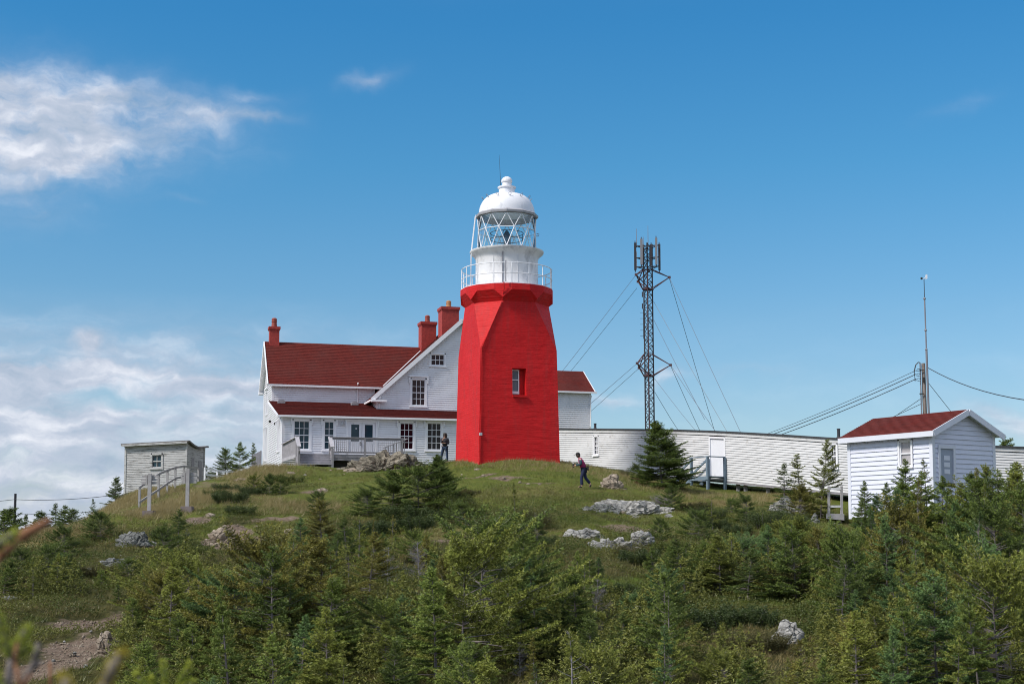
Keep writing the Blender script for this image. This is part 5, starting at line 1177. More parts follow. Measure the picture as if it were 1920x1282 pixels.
for y in (692, 701, 710): part('insulator', MB().tube([pq(1726, y, PY0 - .2), pq(1721, y - 1, PY0 - .2), pq(1718, y + 3, PY0 - .2), pq(1724, y + 4, PY0 - .2)], .018, 5), M_wire, pole)
part('pole_plate', MB().box(pq(1732.5, 712, PY0 - .14), (.05, 0, 0), (0, .02, 0), (0, 0, .14)), M_dark, pole)
wvp = part('weather_vane', MB().beam(pq(1731, 523, PY0 - .15), pq(1737, 519, PY0 - .15), .03, .04), M_trim, pole)
part('vane_fin', MB().box(pq(1737, 519, PY0 - .15), (.05, 0, .02), (0, .01, 0), (0, 0, .12)), M_trim, wvp)
part('anemometer_cup', MB().lathe(tuple(pq(1728, 523, PY0 - .15).xy), [(.02, pq(1728, 523).z - .06), (.06, pq(1728, 523).z - .03), (.06, pq(1728, 523).z + .04), (.02, pq(1728, 523).z + .06)], 8), M_dark, wvp)
def wire(label, pts, r=.025, sagm=0.0, group='overhead wires by the utility pole'):
    P = [Vector(p) for p in pts]; out = []
    for i in range(len(P) - 1):
        for t in [j / 8 for j in range(8)]: out.append(P[i].lerp(P[i + 1], t) - Vector((0, 0, sagm * 4 * t * (1 - t))))
    out.append(P[-1]); return single('overhead_wire', MB().tube(out, r, 5), M_wire, label, 'wire', tuple(P[0]), group)
for k, (y, ye, xe) in enumerate(((694, 808, 1448), (701, 812, 1450), (710, 814, 1462))):
    a = pq(1718, y, PY0 - .2); b = at(xe, ye, 84); wire(('uppermost', 'middle', 'lowest')[k] + ' of three wires running left from the utility pole to the passage roof', [a, a + (b - a) * 1.12], .022 if k else .014, .12)
wire('black cable sagging from the utility pole to the right edge', [pq(1741, 690), at(1925, 750, 58), at(2250, 800, 44)], .022, .25)
for k, (px0, py0_, px1, py1_) in enumerate(((1727, 747, 1680, 779), (1727, 757, 1686, 776), (1741, 718, 1782, 770))):
    a = pq(px0, py0_); b = at(px1, py1_, PY0 + 4); wire(('upper stay wire running left from the utility pole behind the shed roof', 'lower stay wire running left from the utility pole behind the shed roof', 'stay wire running down right from the utility pole behind the shed')[k], [a, a + (b - a) * 1.8], .015, 0)

# far left pole and its wires
lp = at(27, 985, 112); lpz = tz(lp.x, lp.y)
o = single('utility_pole', MB().tube([Vector((lp.x, lp.y, lpz - .3)), Vector((lp.x, lp.y, at(27, 925, 112).z))], .12, 8, .10), M_mast, 'dark distant pole rising above the spruces at the left edge', 'pole', (lp.x, lp.y, lpz))
wire('upper wire running from the distant left pole towards the weathered shed', [at(-160, 945, 125), at(27, 936, 112), at(205, 929, 104), at(330, 922, 98)], .022, .15, 'wires of the distant left pole')
wire('lower wire running from the distant left pole to the hillside', [at(-160, 964, 125), at(27, 962, 112), at(170, 959, 100), at(240, 957, 95)], .02, .1, 'wires of the distant left pole')

# ------------------------------------------------------------------ handrail, fence and signs on the left slope
hr = thing('path_handrail', 'long bleached wooden handrail climbing the grassy left slope past two sign posts', 'handrail', tuple(hit(262, 957)))
HRP = [(262, 913, 959, 65.5), (298, 888, 936, 70), (314, 881, 922, 72.5), (329, 876, 910, 75), (345, 873, 905, 77.5), (372, 877, 905, 80)]
tops, mids, lows = [], [], []
for px, yt, yb, Y in HRP:
    t_ = at(px, yt, Y); zg = tz(t_.x, t_.y); 
    part('post', MB().box(Vector((t_.x, t_.y, (zg - .2 + t_.z) / 2)), (.05, 0, 0), (0, .05, 0), (0, 0, (t_.z - zg + .2) / 2)), M_post, hr)
    tops.append(t_ - Vector((0, .07, .02))); lows.append(at(px, yt + (yb - yt) * .62, Y) - Vector((0, .07, 0))); mids.append(at(px, yt + (yb - yt) * .33, Y) - Vector((0, .07, 0)))
for L_ in (tops, lows): 
    for i in range(len(L_) - 1): part('rail', MB().beam(L_[i], L_[i + 1], .04, .11), M_post, hr)
wf = thing('white_fence', 'low white rail fence between the weathered shed and the hill crest', 'fence', tuple(hit(408, 897)))
WFP = [(384, 876, 900, 81), (407, 880, 902, 82), (426, 882, 903, 83), (442, 884, 903, 84)]
for i, (px, yt, yb, Y) in enumerate(WFP):
    t_ = at(px, yt, Y); b_ = at(px, yb, Y); part('post', MB().box((t_ + b_) / 2 - Vector((0, 0, .15)), (.05, 0, 0), (0, .05, 0), (0, 0, (t_.z - b_.z) / 2 + .15)), M_trim, wf)
    if i:
        p_ = WFP[i - 1]
        for f_ in (.08, .55, .9): part('rail', MB().beam(at(p_[0], p_[1] + (p_[2] - p_[1]) * f_, p_[3]) - Vector((0, .07, 0)), at(px, yt + (yb - yt) * f_, Y) - Vector((0, .07, 0)), .03, .10), M_trim, wf)
for nm, px, yt, yb, bx, by, w_, lab in (('a', 279.5, 887, 956, (265, 297), (890, 908), 22, 'wooden sign post on a concrete block seen from behind, lower left one on the slope'), ('b', 351, 878, 948, (340, 368), (885, 906), 22, 'wooden sign post on a concrete block seen from behind, upper right one on the slope')):
    Y = 61.5; g = hit(px, yb + 9); Y = min(g.y, 66); sc = Y / F
    cb_ = at(px, yb + 1, Y); zg = tz(cb_.x, cb_.y)
    sg = thing('sign_post', lab, 'sign post', (cb_.x, cb_.y, zg), 0, 'sign posts on the left slope')
    zt_ = at(px, yt, Y).z
    part('concrete_base', MB().hexa([Vector((cb_.x + sx * w_ / 2 * sc, cb_.y + sy * .24, z)) for z, sx, sy in ((zg - .4, -1, -1), (zg - .4, 1, -1), (zg - .4, 1, 1), (zg - .4, -1, 1), (cb_.z, -.92, -1), (cb_.z, .92, -1), (cb_.z, .92, 1), (cb_.z, -.92, 1))]), M_concrete, sg)
    part('post', MB().box(Vector((cb_.x, cb_.y, (cb_.z + zt_) / 2)), (.075, 0, 0), (0, .05, 0), (0, 0, (zt_ - cb_.z) / 2)), M_post, sg)
    x0, x1 = at(bx[0], by[0], Y).x, at(bx[1], by[0], Y).x; zA, zB2 = at(px, by[0], Y).z, at(px, by[1], Y).z; hb = (zA - zB2) / 3
    for k in range(3):
        part('sign_board', MB().box(Vector(((x0 + x1) / 2, cb_.y + .08, zA - hb * (k + .5))), ((x1 - x0) / 2 + (.03 if k == 1 else 0), 0, 0), (0, .02, 0), (0, 0, hb / 2 - .015)), M_post, sg)
    part('post', MB().box(Vector((cb_.x - .14, cb_.y + .03, (zA + zB2) / 2)), (.035, 0, 0), (0, .03, 0), (0, 0, (zA - zB2) / 2)), M_post, sg)

# ------------------------------------------------------------------ rocks
M_rock = None
def rockmat(name, a, b, c):
    m = bpy.data.materials.new(name); m.use_nodes = True; n = NT(m.node_tree); n.n.clear()
    geo = n.add('ShaderNodeNewGeometry').outputs['Position']
    f = n.ramp(n.noise(geo, 1.6, 9, 0.68), [(0.35, 0.0), (0.62, 1.0)])
    col = n.mix(f, (*a, 1), (*b, 1))
    v = n.add('ShaderNodeTexVoronoi', {'Vector': n.mapping(geo, scale=(1, 1, 1.8), rot=(.3, .4, .2)), 'Scale': 2.2}, feature='DISTANCE_TO_EDGE')
    crack = n.ramp(v.outputs[0], [(0.0, 0.0), (0.05, 1.0)])
    g = n.ramp(n.noise(geo, 5.0, 8, 0.72), [(0.50, 0.0), (0.66, 1.0)])
    col = n.mix(n.math('MULTIPLY', g, 0.8), col, (*c, 1))
    h = n.math('ADD', n.math('MULTIPLY', n.noise(geo, 4.0, 9, 0.7), 1.0), n.math('MULTIPLY', crack, 0.5))
    bp = n.add('ShaderNodeBump', {'Strength': 1.0, 'Distance': 0.14, 'Height': h})
    bs = n.add('ShaderNodeBsdfPrincipled', {'Base Color': col, 'Roughness': 0.92, 'Specular IOR Level': 0.2, 'Normal': bp.outputs[0]})
    n.add('ShaderNodeOutputMaterial', {'Surface': bs.outputs[0]}); return m
M_rockw = rockmat('pale_lichened_rock', (0.17, 0.165, 0.155), (0.42, 0.41, 0.39), (0.55, 0.54, 0.51))
M_rockb = rockmat('buff_grey_rock', (0.13, 0.12, 0.095), (0.27, 0.24, 0.19), (0.36, 0.32, 0.26))
M_rockt = rockmat('tan_rock', (0.20, 0.155, 0.115), (0.36, 0.30, 0.24), (0.46, 0.40, 0.33))
M_rockg = rockmat('dark_grey_rock', (0.10, 0.105, 0.10), (0.22, 0.225, 0.22), (0.33, 0.33, 0.32))
import bmesh
def rock(label, px, py, w_px, h_px, m, seed, Y=None, dep=0.8, sub=5, tilt=0.0, ridge=1.0, peak=0.0, group=None):
    """an outcrop centred on a pixel of the ground, sunk in the turf"""
    g = hit(px, py + h_px * .5) if Y is None else Vector((at(px, py, Y).x, Y, tz(at(px, py, Y).x, Y)))
    s = g.y / F; rx, rz = w_px * s / 2, h_px * s * .80; ry = rx * dep
    bm = bmesh.new(); bmesh.ops.create_icosphere(bm, subdivisions=sub, radius=1.0)
    off = Vector((seed * 13.1, seed * 7.7, seed * 3.3)); sc = max(1.0, rx * 1.1)
    c_, s_ = math.cos(tilt), math.sin(tilt)
    for v in bm.verts:
        p = v.co.copy(); q = Vector((p.x * rx, p.y * ry, p.z * rz)) + off
        qq = Vector((q.x * c_ + q.z * s_ * 1.6, q.y, -q.x * s_ + q.z * 1.7))
        d1_ = mnoise.fractal(q * .9, .8, 2.1, 4) * .30
        vo = mnoise.voronoi(qq * (1.5)); cr = min(.22, (vo[0][1] - vo[0][0])) * .8
        vo2 = mnoise.voronoi(qq * 3.6); cr2 = min(.2, (vo2[0][1] - vo2[0][0])) * .5
        cell = mnoise.cell(Vector(vo[1][0]) * 5.3) * .12
        k = 1 + d1_ + (cr + cr2 - .3) * ridge + cell * ridge
        p = Vector((p.x * k, p.y * k, p.z * k)); p.z += peak * p.x
        v.co = Vector((p.x * rx, p.y * ry, max(-.55, p.z) * rz))
    me_ = bpy.data.meshes.new('rock'); bm.to_mesh(me_); bm.free(); me_.materials.append(m)
    o = bpy.data.objects.new('rock', me_); COL.objects.link(o); o.location = (g.x, g.y + ry * .35, g.z - rz * .28)
    return tag(o, label, 'rock', group)
rock('big buff rock mound in front of the porch deck balustrade', 716, 853, 160, 52, M_rockb, 1, Y=80.3, dep=.7, peak=.20, sub=5)
rock('rounded grey-buff rock at the right end of the mound by the deck', 772, 851, 56, 38, M_rockb, 2, Y=80.6, dep=.8, sub=4)
rock('low dark rock between the deck mound and the last porch window', 800, 852, 26, 8, M_rockg, 3, Y=82.5, sub=4)
rock('low tan rock apron at the left foot of the deck mound', 672, 866, 60, 14, M_rockt, 4, Y=79.6, dep=.6, sub=4)
rock('cluster of pale tan stones beside the big spruce, right of the walker', 1146, 898, 60, 36, M_rockt, 5, dep=.6, ridge=1.3)
rock('long pale lichened outcrop below the walker', 1190, 939, 160, 44, M_rockw, 6, dep=.5, peak=-.05, tilt=.5)
rock('tilted grey rock slab at the left end of the long outcrop', 1122, 945, 84, 26, M_rockg, 7, dep=.5, tilt=.6, sub=4)
rock('small pale stone on top of the long outcrop', 1188, 929, 11, 9, M_rockw, 8, Y=63.5, sub=3)
rock('pale rock ledge under the turf overhang, lower left part', 1100, 990, 80, 34, M_rockw, 9, dep=.5, tilt=.4)
rock('jagged white rock face in the middle of the lower ledge', 1145, 1003, 100, 50, M_rockw, 10, dep=.5, ridge=1.3)
rock('white split rock at the right end of the lower ledge', 1205, 996, 62, 44, M_rockw, 11, dep=.6)
rock('small pale stones on the turf right of the long outcrop', 1256, 962, 30, 10, M_rockw, 12, sub=4)
rock('low pale stone between the outcrop and the ledge', 1195, 966, 34, 8, M_rockw, 13, sub=4)
rock('sunlit pale rock under the small spruces left of the white shed', 1480, 941, 90, 44, M_rockw, 14, dep=.6, peak=-.2)
rock('narrow grey rock running down beside the shed landing', 1530, 962, 18, 36, M_rockg, 15, dep=1.2, sub=4)
rock('big round pale boulder standing in the green clearing', 1474, 1168, 72, 64, M_rockw, 16, dep=.8, ridge=.8)
rock('small pale rock at the foot of the round boulder', 1456, 1196, 30, 16, M_rockw, 17, dep=.8, sub=4)
rock('grey cracked rock face below the left sign post', 256, 1000, 80, 44, M_rockg, 18, dep=.5, ridge=1.3)
rock('grey rock slab lower on the left slope', 212, 1045, 84, 34, M_rockg, 19, dep=.6, tilt=.5)
rock('small grey rock on the turf left of the slab', 168, 1064, 22, 10, M_rockg, 20, sub=4)
rock('jagged tan rocks in the bare earth below the signs', 414, 994, 84, 44, M_rockt, 21, dep=.6, ridge=1.4)
rock('small tan stone above the bare earth patch', 392, 962, 22, 8, M_rockt, 22, sub=3)
rock('leaning grey-tan rock in the path below the porch steps', 604, 914, 34, 10, M_rockt, 23, dep=.6, tilt=.6, sub=4)
rock('low pale rock in the turf near the crest left of the deck', 544, 883, 28, 10, M_rockt, 24, sub=4)
rock('small pale stone right of the low crest rock', 572, 888, 10, 6, M_rockw, 25, sub=3)
rock('turf-covered tan rock on the hill crest beside the white fence', 452, 896, 30, 8, M_rockt, 26, sub=4)
rock('small grey rock at the left corner of the crest heath', 505, 892, 16, 6, M_rockw, 27, sub=3)
rock('pale rock half buried under the dark spruces', 545, 992, 36, 12, M_rockt, 28, sub=4)
rock('rocky edge of the eroded path at lower left', 200, 1190, 50, 64, M_rockt, 29, dep=1.4, ridge=1.4, sub=5)
rock('grey stones at the far left edge of the slope', 16, 1115, 34, 14, M_rockg, 30, sub=4)
rock('pale stones scattered in front of the tower', 895, 878, 16, 6, M_rockt, 31, sub=3)
STN = [(866, 888, 6, 'small pale stone at the left end of the bare streak below the tower'), (906, 889, 8, 'pale stone on the bare streak just below the tower corner'), (975, 901, 7, 'small stone near the right end of the bare streak below the tower'), (990, 905, 10, 'flat pale stone at the right end of the bare streak'),
       (945, 894, 6, 'small stone in the middle of the bare streak below the tower'), (1012, 906, 8, 'last pale stone on the lawn left of the walker'), (962, 942, 4, 'tiny white stone alone on the lower lawn'), (620, 880, 6, 'small stone on the turf in front of the porch steps'),
       (645, 888, 5, 'tiny stone on the turf below the porch deck'), (600, 897, 6, 'small stone between the steps and the leaning path rock'), (700, 945, 6, 'small stone left of the dark lawn clump'), (760, 1000, 6, 'small stone in the grass below the lawn clump'),
       (480, 985, 9, 'stone on the bare bank right of the juniper mat'), (470, 1012, 12, 'rounded stone at the lower edge of the bare bank'), (1168, 958, 10, 'small stone between the long outcrop and the ledge'), (300, 968, 6, 'small stone between the two sign posts'),
       (226, 1040, 6, 'small stone beside the grey slab on the left slope'), (140, 1220, 10, 'stone in the middle of the eroded path'), (100, 1235, 8, 'stone at the lower left of the eroded path'), (170, 1180, 7, 'stone at the top of the eroded path'),
       (185, 1215, 9, 'stone against the rocky edge of the eroded path'), (120, 1200, 6, 'small stone at the left side of the eroded path'), (160, 1245, 8, 'lowest stone on the eroded path'), (1398, 1278, 16, 'grey stone at the bottom edge below the boulder')]
for k, (px, py, w_, lab) in enumerate(STN):
    o = rock(lab, px, py, w_, w_ * .6, M_rockt if k < 16 else M_rockw, 60 + k, sub=2); o.name = 'stone'; o['category'] = 'stone'; o['group'] = 'small stones scattered on the hill'

# ------------------------------------------------------------------ plants
RG = np.random.default_rng(11)
def unit(v): return v / (np.linalg.norm(v, axis=-1, keepdims=True) + 1e-9)
def blades(P, A, k, ln, wd, spread, tipv, rng):
    """k needle blades round each clump point P with axis A"""
    n = len(P); P = np.repeat(P, k, 0); A = np.repeat(A, k, 0); t = np.repeat(tipv, k)
    r = unit(rng.normal(size=(n * k, 3))); d = unit(A * 0.9 + r * spread)
    s = unit(np.cross(d, rng.normal(size=(n * k, 3)))) * (wd * rng.uniform(.7, 1.3, (n * k, 1)))
    L = ln * rng.uniform(.6, 1.25, (n * k, 1)); j = rng.normal(size=(n * k, 3)) * ln * .18
    v = np.stack([P + j - s, P + j + s, P + j + d * L], 1).reshape(-1, 3)
    f_ = np.arange(n * k * 3).reshape(-1, 3); return v, f_, np.repeat(np.clip(t + rng.normal(size=n * k) * .10, 0, 1), 3)
def spruce_arrays(seed, h=3.0, R=1.0, z0=.05, taper=.85, whorl=.16, nb=(5, 8), live=.25, gap=0.0, droop=0.0, wind=0.2, dens=1.0, tip=.5, bare_top=0.0, blade=.050):
    rng = np.random.default_rng(seed); P, A, T = [], [], []; tb = MB(); lean = rng.normal(size=2) * .03
    def trunk(z): return np.array([lean[0] * z + .02 * math.sin(z * 2.1 + seed), lean[1] * z, z])
    tb.tube([trunk(z) for z in np.linspace(-.15, h * .985, 8)], .010 * h + .008, 5, .004)
    z = z0 * h; waz = rng.uniform(0, 2 * math.pi); drop = rng.uniform(0, 2 * math.pi)
    while z < h * .97:
        f_ = z / h; n = rng.integers(*nb); L0 = R * (1 - f_) ** taper * (min(1, .55 + f_ * 3.0)) + .05
        dead = rng.random() < bare_top * (f_ > .55)
        for b in range(n):
            if gap and rng.random() < gap: continue
            az_ = rng.uniform(0, 2 * math.pi) ; L = L0 * rng.uniform(.55, 1.18) * (1 + wind * math.cos(az_ - waz))
            up = (-.22 + .95 * f_ ** 1.3) - droop * (1 - f_) + rng.normal() * .08; hd = np.array([math.cos(az_), math.sin(az_), 0]); zz = z + rng.uniform(-.5, .5) * whorl
            b0_ = trunk(zz); ts = np.linspace(0, 1, 5)
            ax_ = lambda t: b0_ + hd * (L * t) + np.array([0, 0, L * (up * t + .24 * t * t)])
            tb.tube([ax_(t) for t in (0, .4, .8)], .007 + .004 * L, 3, .003)
            if dead: continue
            t = live + rng.uniform(0, .1) if f_ < .8 else .05; step = .062 / max(L, .12) / dens
            while t < 1.0:
                p = ax_(t); fw = unit(ax_(min(1, t + .05)) - ax_(t - .02)); sd = np.cross(fw, [0, 0, 1.0]); sd = unit(sd)
                ll = min(.42, L * .42) * (1 - t) ** .7 * rng.uniform(.6, 1.15) + .045
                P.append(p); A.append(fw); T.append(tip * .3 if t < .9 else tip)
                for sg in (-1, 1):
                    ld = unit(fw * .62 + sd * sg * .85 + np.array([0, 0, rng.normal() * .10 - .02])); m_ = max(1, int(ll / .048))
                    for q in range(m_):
                        e = (q + .6) / m_ * ll; P.append(p + ld * e); A.append(ld); T.append(tip * (1.0 if q == m_ - 1 else .12))  # tips are paler new growth; contrast raised to deepen the crown's shade
                t += step
        z += whorl * rng.uniform(.75, 1.25) * (1 - .35 * f_)
    for e in np.linspace(h * .93, h, 5): P.append(trunk(e)); A.append(np.array([0, 0, 1.0])); T.append(tip)
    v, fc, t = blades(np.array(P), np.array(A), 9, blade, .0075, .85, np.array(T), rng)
    return tb, v, fc, t
def dead_arrays(seed, h=2.5, R=.8, n=60):
    rng = np.random.default_rng(seed); tb = MB(); bb = MB()
    tb.tube([(0.03 * math.sin(z * 2), 0, z) for z in np.linspace(-.1, h, 7)], .045, 5, .008)
    for k in range(n):
        z = h * rng.uniform(.12, .97); L = R * (1 - z / h) ** .6 * rng.uniform(.5, 1.1) + .1; az_ = rng.uniform(0, 6.28); up = rng.uniform(.1, .9); hd = np.array([math.cos(az_), math.sin(az_), 0])
        f_ = lambda t: np.array([0, 0, z]) + hd * L * t + np.array([0, 0, L * (up * .4 * t + .5 * up * t * t)])
        bb.tube([f_(0), f_(.5), f_(1)], .011, 3, .004)
        for q in range(int(5 + L * 12)):
            t = rng.uniform(.2, 1); d = unit(hd * .6 + rng.normal(size=3) * .6 + np.array([0, 0, .35])); p = f_(t); bb.tube([p, p + d * L * rng.uniform(.15, .4)], .0055, 3, .002)
    return tb, bb
PROTO = {}
def mesh_of(mb, name, m): me_ = mb.mesh(name); me_.materials.append(m); return me_
def add_spruce(key, **kw):
    tb, v, fc, t = spruce_arrays(**kw); PROTO[key] = (mesh_of(tb, 'trunk', M_bark), nmesh('crown', v, fc, None, t) if False else (v, fc, t), kw.get('h', 3.0))
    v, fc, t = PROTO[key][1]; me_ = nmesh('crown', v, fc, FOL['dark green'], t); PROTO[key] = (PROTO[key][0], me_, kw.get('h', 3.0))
add_spruce('full1', seed=1, h=3.0, R=1.15, taper=.95, whorl=.20, nb=(6, 9)); add_spruce('full2', seed=2, h=3.0, R=1.0, taper=.9, tip=.9, whorl=.21, nb=(6, 9)); add_spruce('full3', seed=3, h=3.0, R=1.3, taper=.92, whorl=.24, nb=(6, 9), droop=.08, gap=.05)
add_spruce('loose1', seed=4, h=3.0, R=.95, whorl=.24, nb=(3, 6), gap=.2, z0=.22, live=.35); add_spruce('loose2', seed=5, h=3.0, R=.8, whorl=.22, nb=(3, 6), gap=.25, z0=.3, wind=.5, tip=.9, live=.4)
add_spruce('spire1', seed=6, h=3.0, R=.62, taper=1.0, whorl=.20, nb=(4, 6), tip=.5); add_spruce('spire2', seed=7, h=3.0, R=.55, taper=.9, whorl=.24, nb=(3, 5), gap=.1, tip=.3)
add_spruce('broad1', seed=8, h=2.0, R=1.5, taper=.6, whorl=.15, z0=.08, live=.4, wind=.35, droop=.1); add_spruce('broad2', seed=9, h=1.8, R=1.6, taper=.55, whorl=.14, z0=.06, live=.45, wind=.3, tip=.7)
add_spruce('scrag1', seed=10, h=3.0, R=.75, whorl=.22, nb=(3, 6), gap=.3, bare_top=.8, z0=.2, live=.3)
add_spruce('full4', seed=12, h=3.0, R=1.2, taper=.85, wind=.5, gap=.10, whorl=.23, nb=(6, 9), tip=.9, droop=.05); add_spruce('full5', seed=13, h=2.6, R=1.05, taper=.95, wind=.35, whorl=.19, nb=(6, 9), tip=.8); add_spruce('full6', seed=14, h=3.0, R=1.1, taper=1.0, gap=.15, nb=(5, 9), whorl=.22, tip=1.0, bare_top=.12)
add_spruce('dense1', seed=21, h=3.0, R=1.2, taper=.9, whorl=.14, nb=(8, 12), wind=.15); add_spruce('broad3', seed=15, h=2.0, R=1.7, taper=.5, whorl=.16, wind=.6, gap=.15, live=.35, tip=.8)
for i in (1, 2):
    tb, bb = dead_arrays(20 + i, R=.75 + .2 * i); PROTO['dead%d' % i] = (mesh_of(tb, 'trunk', M_barkgrey), mesh_of(bb, 'branches', M_greyfol), 2.5)
def shrub_arrays(seed, h=1.2, R=.9, n=3800, leaf=.038):
    rng = np.random.default_rng(seed); tb = MB(); pts, ax_ = [], []
    for k in range(26):
        az_ = rng.uniform(0, 6.28); d = np.array([math.cos(az_) * .6, math.sin(az_) * .6, 1.0]) + rng.normal(size=3) * .15; L = h * rng.uniform(.6, 1.05); q = np.array([math.cos(az_), math.sin(az_), 0]) * rng.uniform(0, R * .55)
        e = q + d * L * .75 + np.array([0, 0, .0]); tb.tube([q - [0, 0, .1], (q + e) / 2 + rng.normal(size=3) * .03, e], .012, 3, .004)
        m_ = n // 26; t = rng.uniform(.25, 1.08, m_); p = q + (e - q) * t[:, None] + rng.normal(size=(m_, 3)) * .12 * h; pts.append(p); ax_.append(np.tile(unit(d), (m_, 1)))
    P = np.concatenate(pts); A = np.concatenate(ax_); v, f_, t = blades(P, A, 3, leaf, leaf * .30, 1.6, RG.uniform(0, .6, len(P)) ** 2, rng); return tb, v, f_, t
for key, sd_, kw in (('shrub1', 31, {}), ('shrub2', 32, dict(h=1.0, R=1.2, n=5600)), ('mound1', 33, dict(h=.55, R=1.3, n=6500, leaf=.035)), ('mound2', 34, dict(h=.5, R=1.0, n=5200, leaf=.035))):
    tb, v, fc, t = shrub_arrays(sd_, **kw); PROTO[key] = (mesh_of(tb, 'stems', M_bark), nmesh('foliage', v, fc, M_alder, t), kw.get('h', 1.2))
NT_ = 0
def plant(kind, x, y, hgt, color='dark green', label=None, wf=1.0, cat='spruce', name='spruce_tree', group=None, mcrown=None, sink=.05, rz=None):
    global NT_
    tm, cm, h0 = PROTO[kind]; s = hgt / h0; z = tz(x, y) - sink * 1.0
    e = bpy.data.objects.new(name, None); e.empty_display_size = .2; COL.objects.link(e); e.location = (x, y, z); e.rotation_euler = (U(-.04, .04), U(-.04, .04), U(0, 6.283) if rz is None else rz); e.scale = (s * wf, s * wf, s)
    for nm, me_ in (('trunk' if tm.name.startswith('trunk') else 'stems', tm), ('branches' if kind.startswith('dead') else ('crown' if cm.name.startswith('crown') else 'foliage'), cm)):
        o = bpy.data.objects.new(nm, me_); COL.objects.link(o); o.parent = e
        if nm == 'stems': o['kind'] = 'stuff'
        if me_ is cm and not kind.startswith('dead'):
            o.material_slots[0].link = 'OBJECT'; o.material_slots[0].material = mcrown or FOL[color]
        if me_ is tm and kind.startswith('scrag'): o.material_slots[0].link = 'OBJECT'; o.material_slots[0].material = M_barkgrey
    NT_ += 1
    return tag(e, label, cat, group)
def tree_px(kind, px, pytop, Y, color, label, wf=1.0, group=None, **kw):
    """a tree standing at depth Y under pixel column px whose tip reaches row pytop"""
    x = at(px, pytop, Y).x; z = tz(x, Y); ztop = z_at(x, Y, pytop); return plant(kind, x, Y, max(.4, ztop - z + .05), color, label, wf, group=group, **kw)
taken = []      # (x, y, r) of hand-placed plants
def T(kind, px, pytop, Y, color, label, wf=1.0, **k):
    if Y > 200: Y = hit(px, Y).y                       # a picture row of the foot instead of a depth
    o = tree_px(kind, px, pytop, Y, color, label, wf * (1.35 if kind[0] in 'fl' else 1.15), **k); taken.append((o.location.x, o.location.y, .5)); return o
# spruces one can single out
T('dense1', 1241, 789, 914, 'dark green', 'large dense spruce in front of the white passage, left of the stairs', 1.32)
T('broad1', 1195, 872, 71, 'dark green', 'low spruce leaning out left of the large passage spruce', .8)
T('shrub1', 1172, 880, 72.5, 'dark green', 'small leafy shrub against the passage left of the large spruce', .8, cat='shrub', name='shrub', mcrown=M_alder)
T('spire1', 1466, 869, 63.5, 'dark green', 'leftmost of three small spruces before the passage near the shed', 1.7)
T('spire1', 1500, 852, 63.5, 'olive green', 'middle one of three small spruces before the passage near the shed', 1.5)
T('full3', 1535, 826, 63.0, 'olive green', 'tallest of three spruces before the passage, beside the shed corner', .62)
T('broad1', 1500, 915, 62, 'yellow brown', 'brownish low spruce under the three small spruces', .8)
T('full2', 1622, 902, 55.0, 'dark green', 'slim dark spruce in front of the shed wall, left side', .75)
T('full2', 1697, 862, 55.5, 'dark green', 'tall dark spruce in front of the shed window', .85)
T('spire2', 1738, 858, 55.2, 'olive green', 'thin sparse spruce before the shed corner', 1.0)
T('full2', 1765, 893, 54.6, 'dark green', 'dark spruce right of the shed corner below the gable', .95)
T('full1', 1818, 884, 54.0, 'mid green', 'bushy green spruce before the middle of the shed gable', .9)
T('full2', 1660, 905, 55.2, 'dark green', 'spruce with spiky top before the shed wall, left of the window', .9)
T('full1', 1845, 868, 54.5, 'olive green', 'bushy spruce before the right edge of the shed gable', .8)
T('loose1', 1790, 890, 54.0, 'olive green', 'loose spruce in front of the grey shed door', .9)
T('full3', 1890, 872, 53.5, 'mid green', 'tall spruce at the right edge in front of the passage', .85)
T('full2', 1920, 890, 52, 'olive green', 'spruce cut by the right edge of the picture', .9)
T('full2', 1612, 935, 53.5, 'dark green', 'dark pointed spruce at the left foot of the shed wall', 1.0)
T('full1', 1645, 925, 52.5, 'blue green', 'blue-green spruce before the lower shed wall', 1.0)
T('full5', 1680, 895, 53.0, 'dark green', 'dark dense spruce left of the tall one before the shed window', 1.0)
T('full2', 1722, 885, 52.5, 'mid green', 'green spruce in the bank before the shed corner board', 1.0)
T('full6', 1790, 905, 51.5, 'olive green', 'olive spruce before the lower part of the shed gable', 1.1)
T('full1', 1830, 893, 51.0, 'dark green', 'dark spruce in the bank before the right half of the gable', 1.1)
T('full4', 1870, 880, 51.0, 'dark green', 'wide dark spruce right of the gable in the right bank', 1.0)
T('full2', 1905, 868, 51.5, 'olive green', 'tall olive spruce near the right edge before the far passage', 1.0)
T('full1', 1875, 820, 90, 'dark green', 'top of a dark spruce showing above the passage roof at far right', 1.0)
T('loose1', 1335, 930, 57.5, 'olive green', 'sparse spruce with bare trunk in the dry grass below the stairs', .75)
T('broad1', 735, 893, 956, 'dark green', 'wide dark wind-shaped spruce at the left of the clump on the lawn', 1.3)
T('broad2', 785, 880, 952, 'dark green', 'dark spruce in the middle of the clump on the lawn', 1.3)
T('dense1', 822, 852, 946, 'dark green', 'tallest dark spruce of the clump on the lawn below the woman', 1.15)
T('dense1', 842, 876, 936, 'dark green', 'dark spruce at the right end of the clump on the lawn', .7)
T('spire1', 737, 872, 948, 'olive green', 'pale tipped spruce leader rising from the lawn clump', .9)
T('broad2', 692, 925, 950, 'dark green', 'lowest dark spruce at the left foot of the lawn clump', .6)
T('spire1', 967, 905, 990, 'olive green', 'small pointed spruce alone on the lawn below the tower', .8)
T('broad1', 965, 965, 1010, 'dark green', 'dark low spruce at the foot of the lone pointed spruce', .8)
T('scrag1', 1004, 950, 56, 'yellow brown', 'thin brownish spruce right of the lone pointed spruce', .8)
T('loose2', 875, 962, 54.5, 'yellow brown', 'thin yellowish spruce left of the lone pointed spruce', .6)
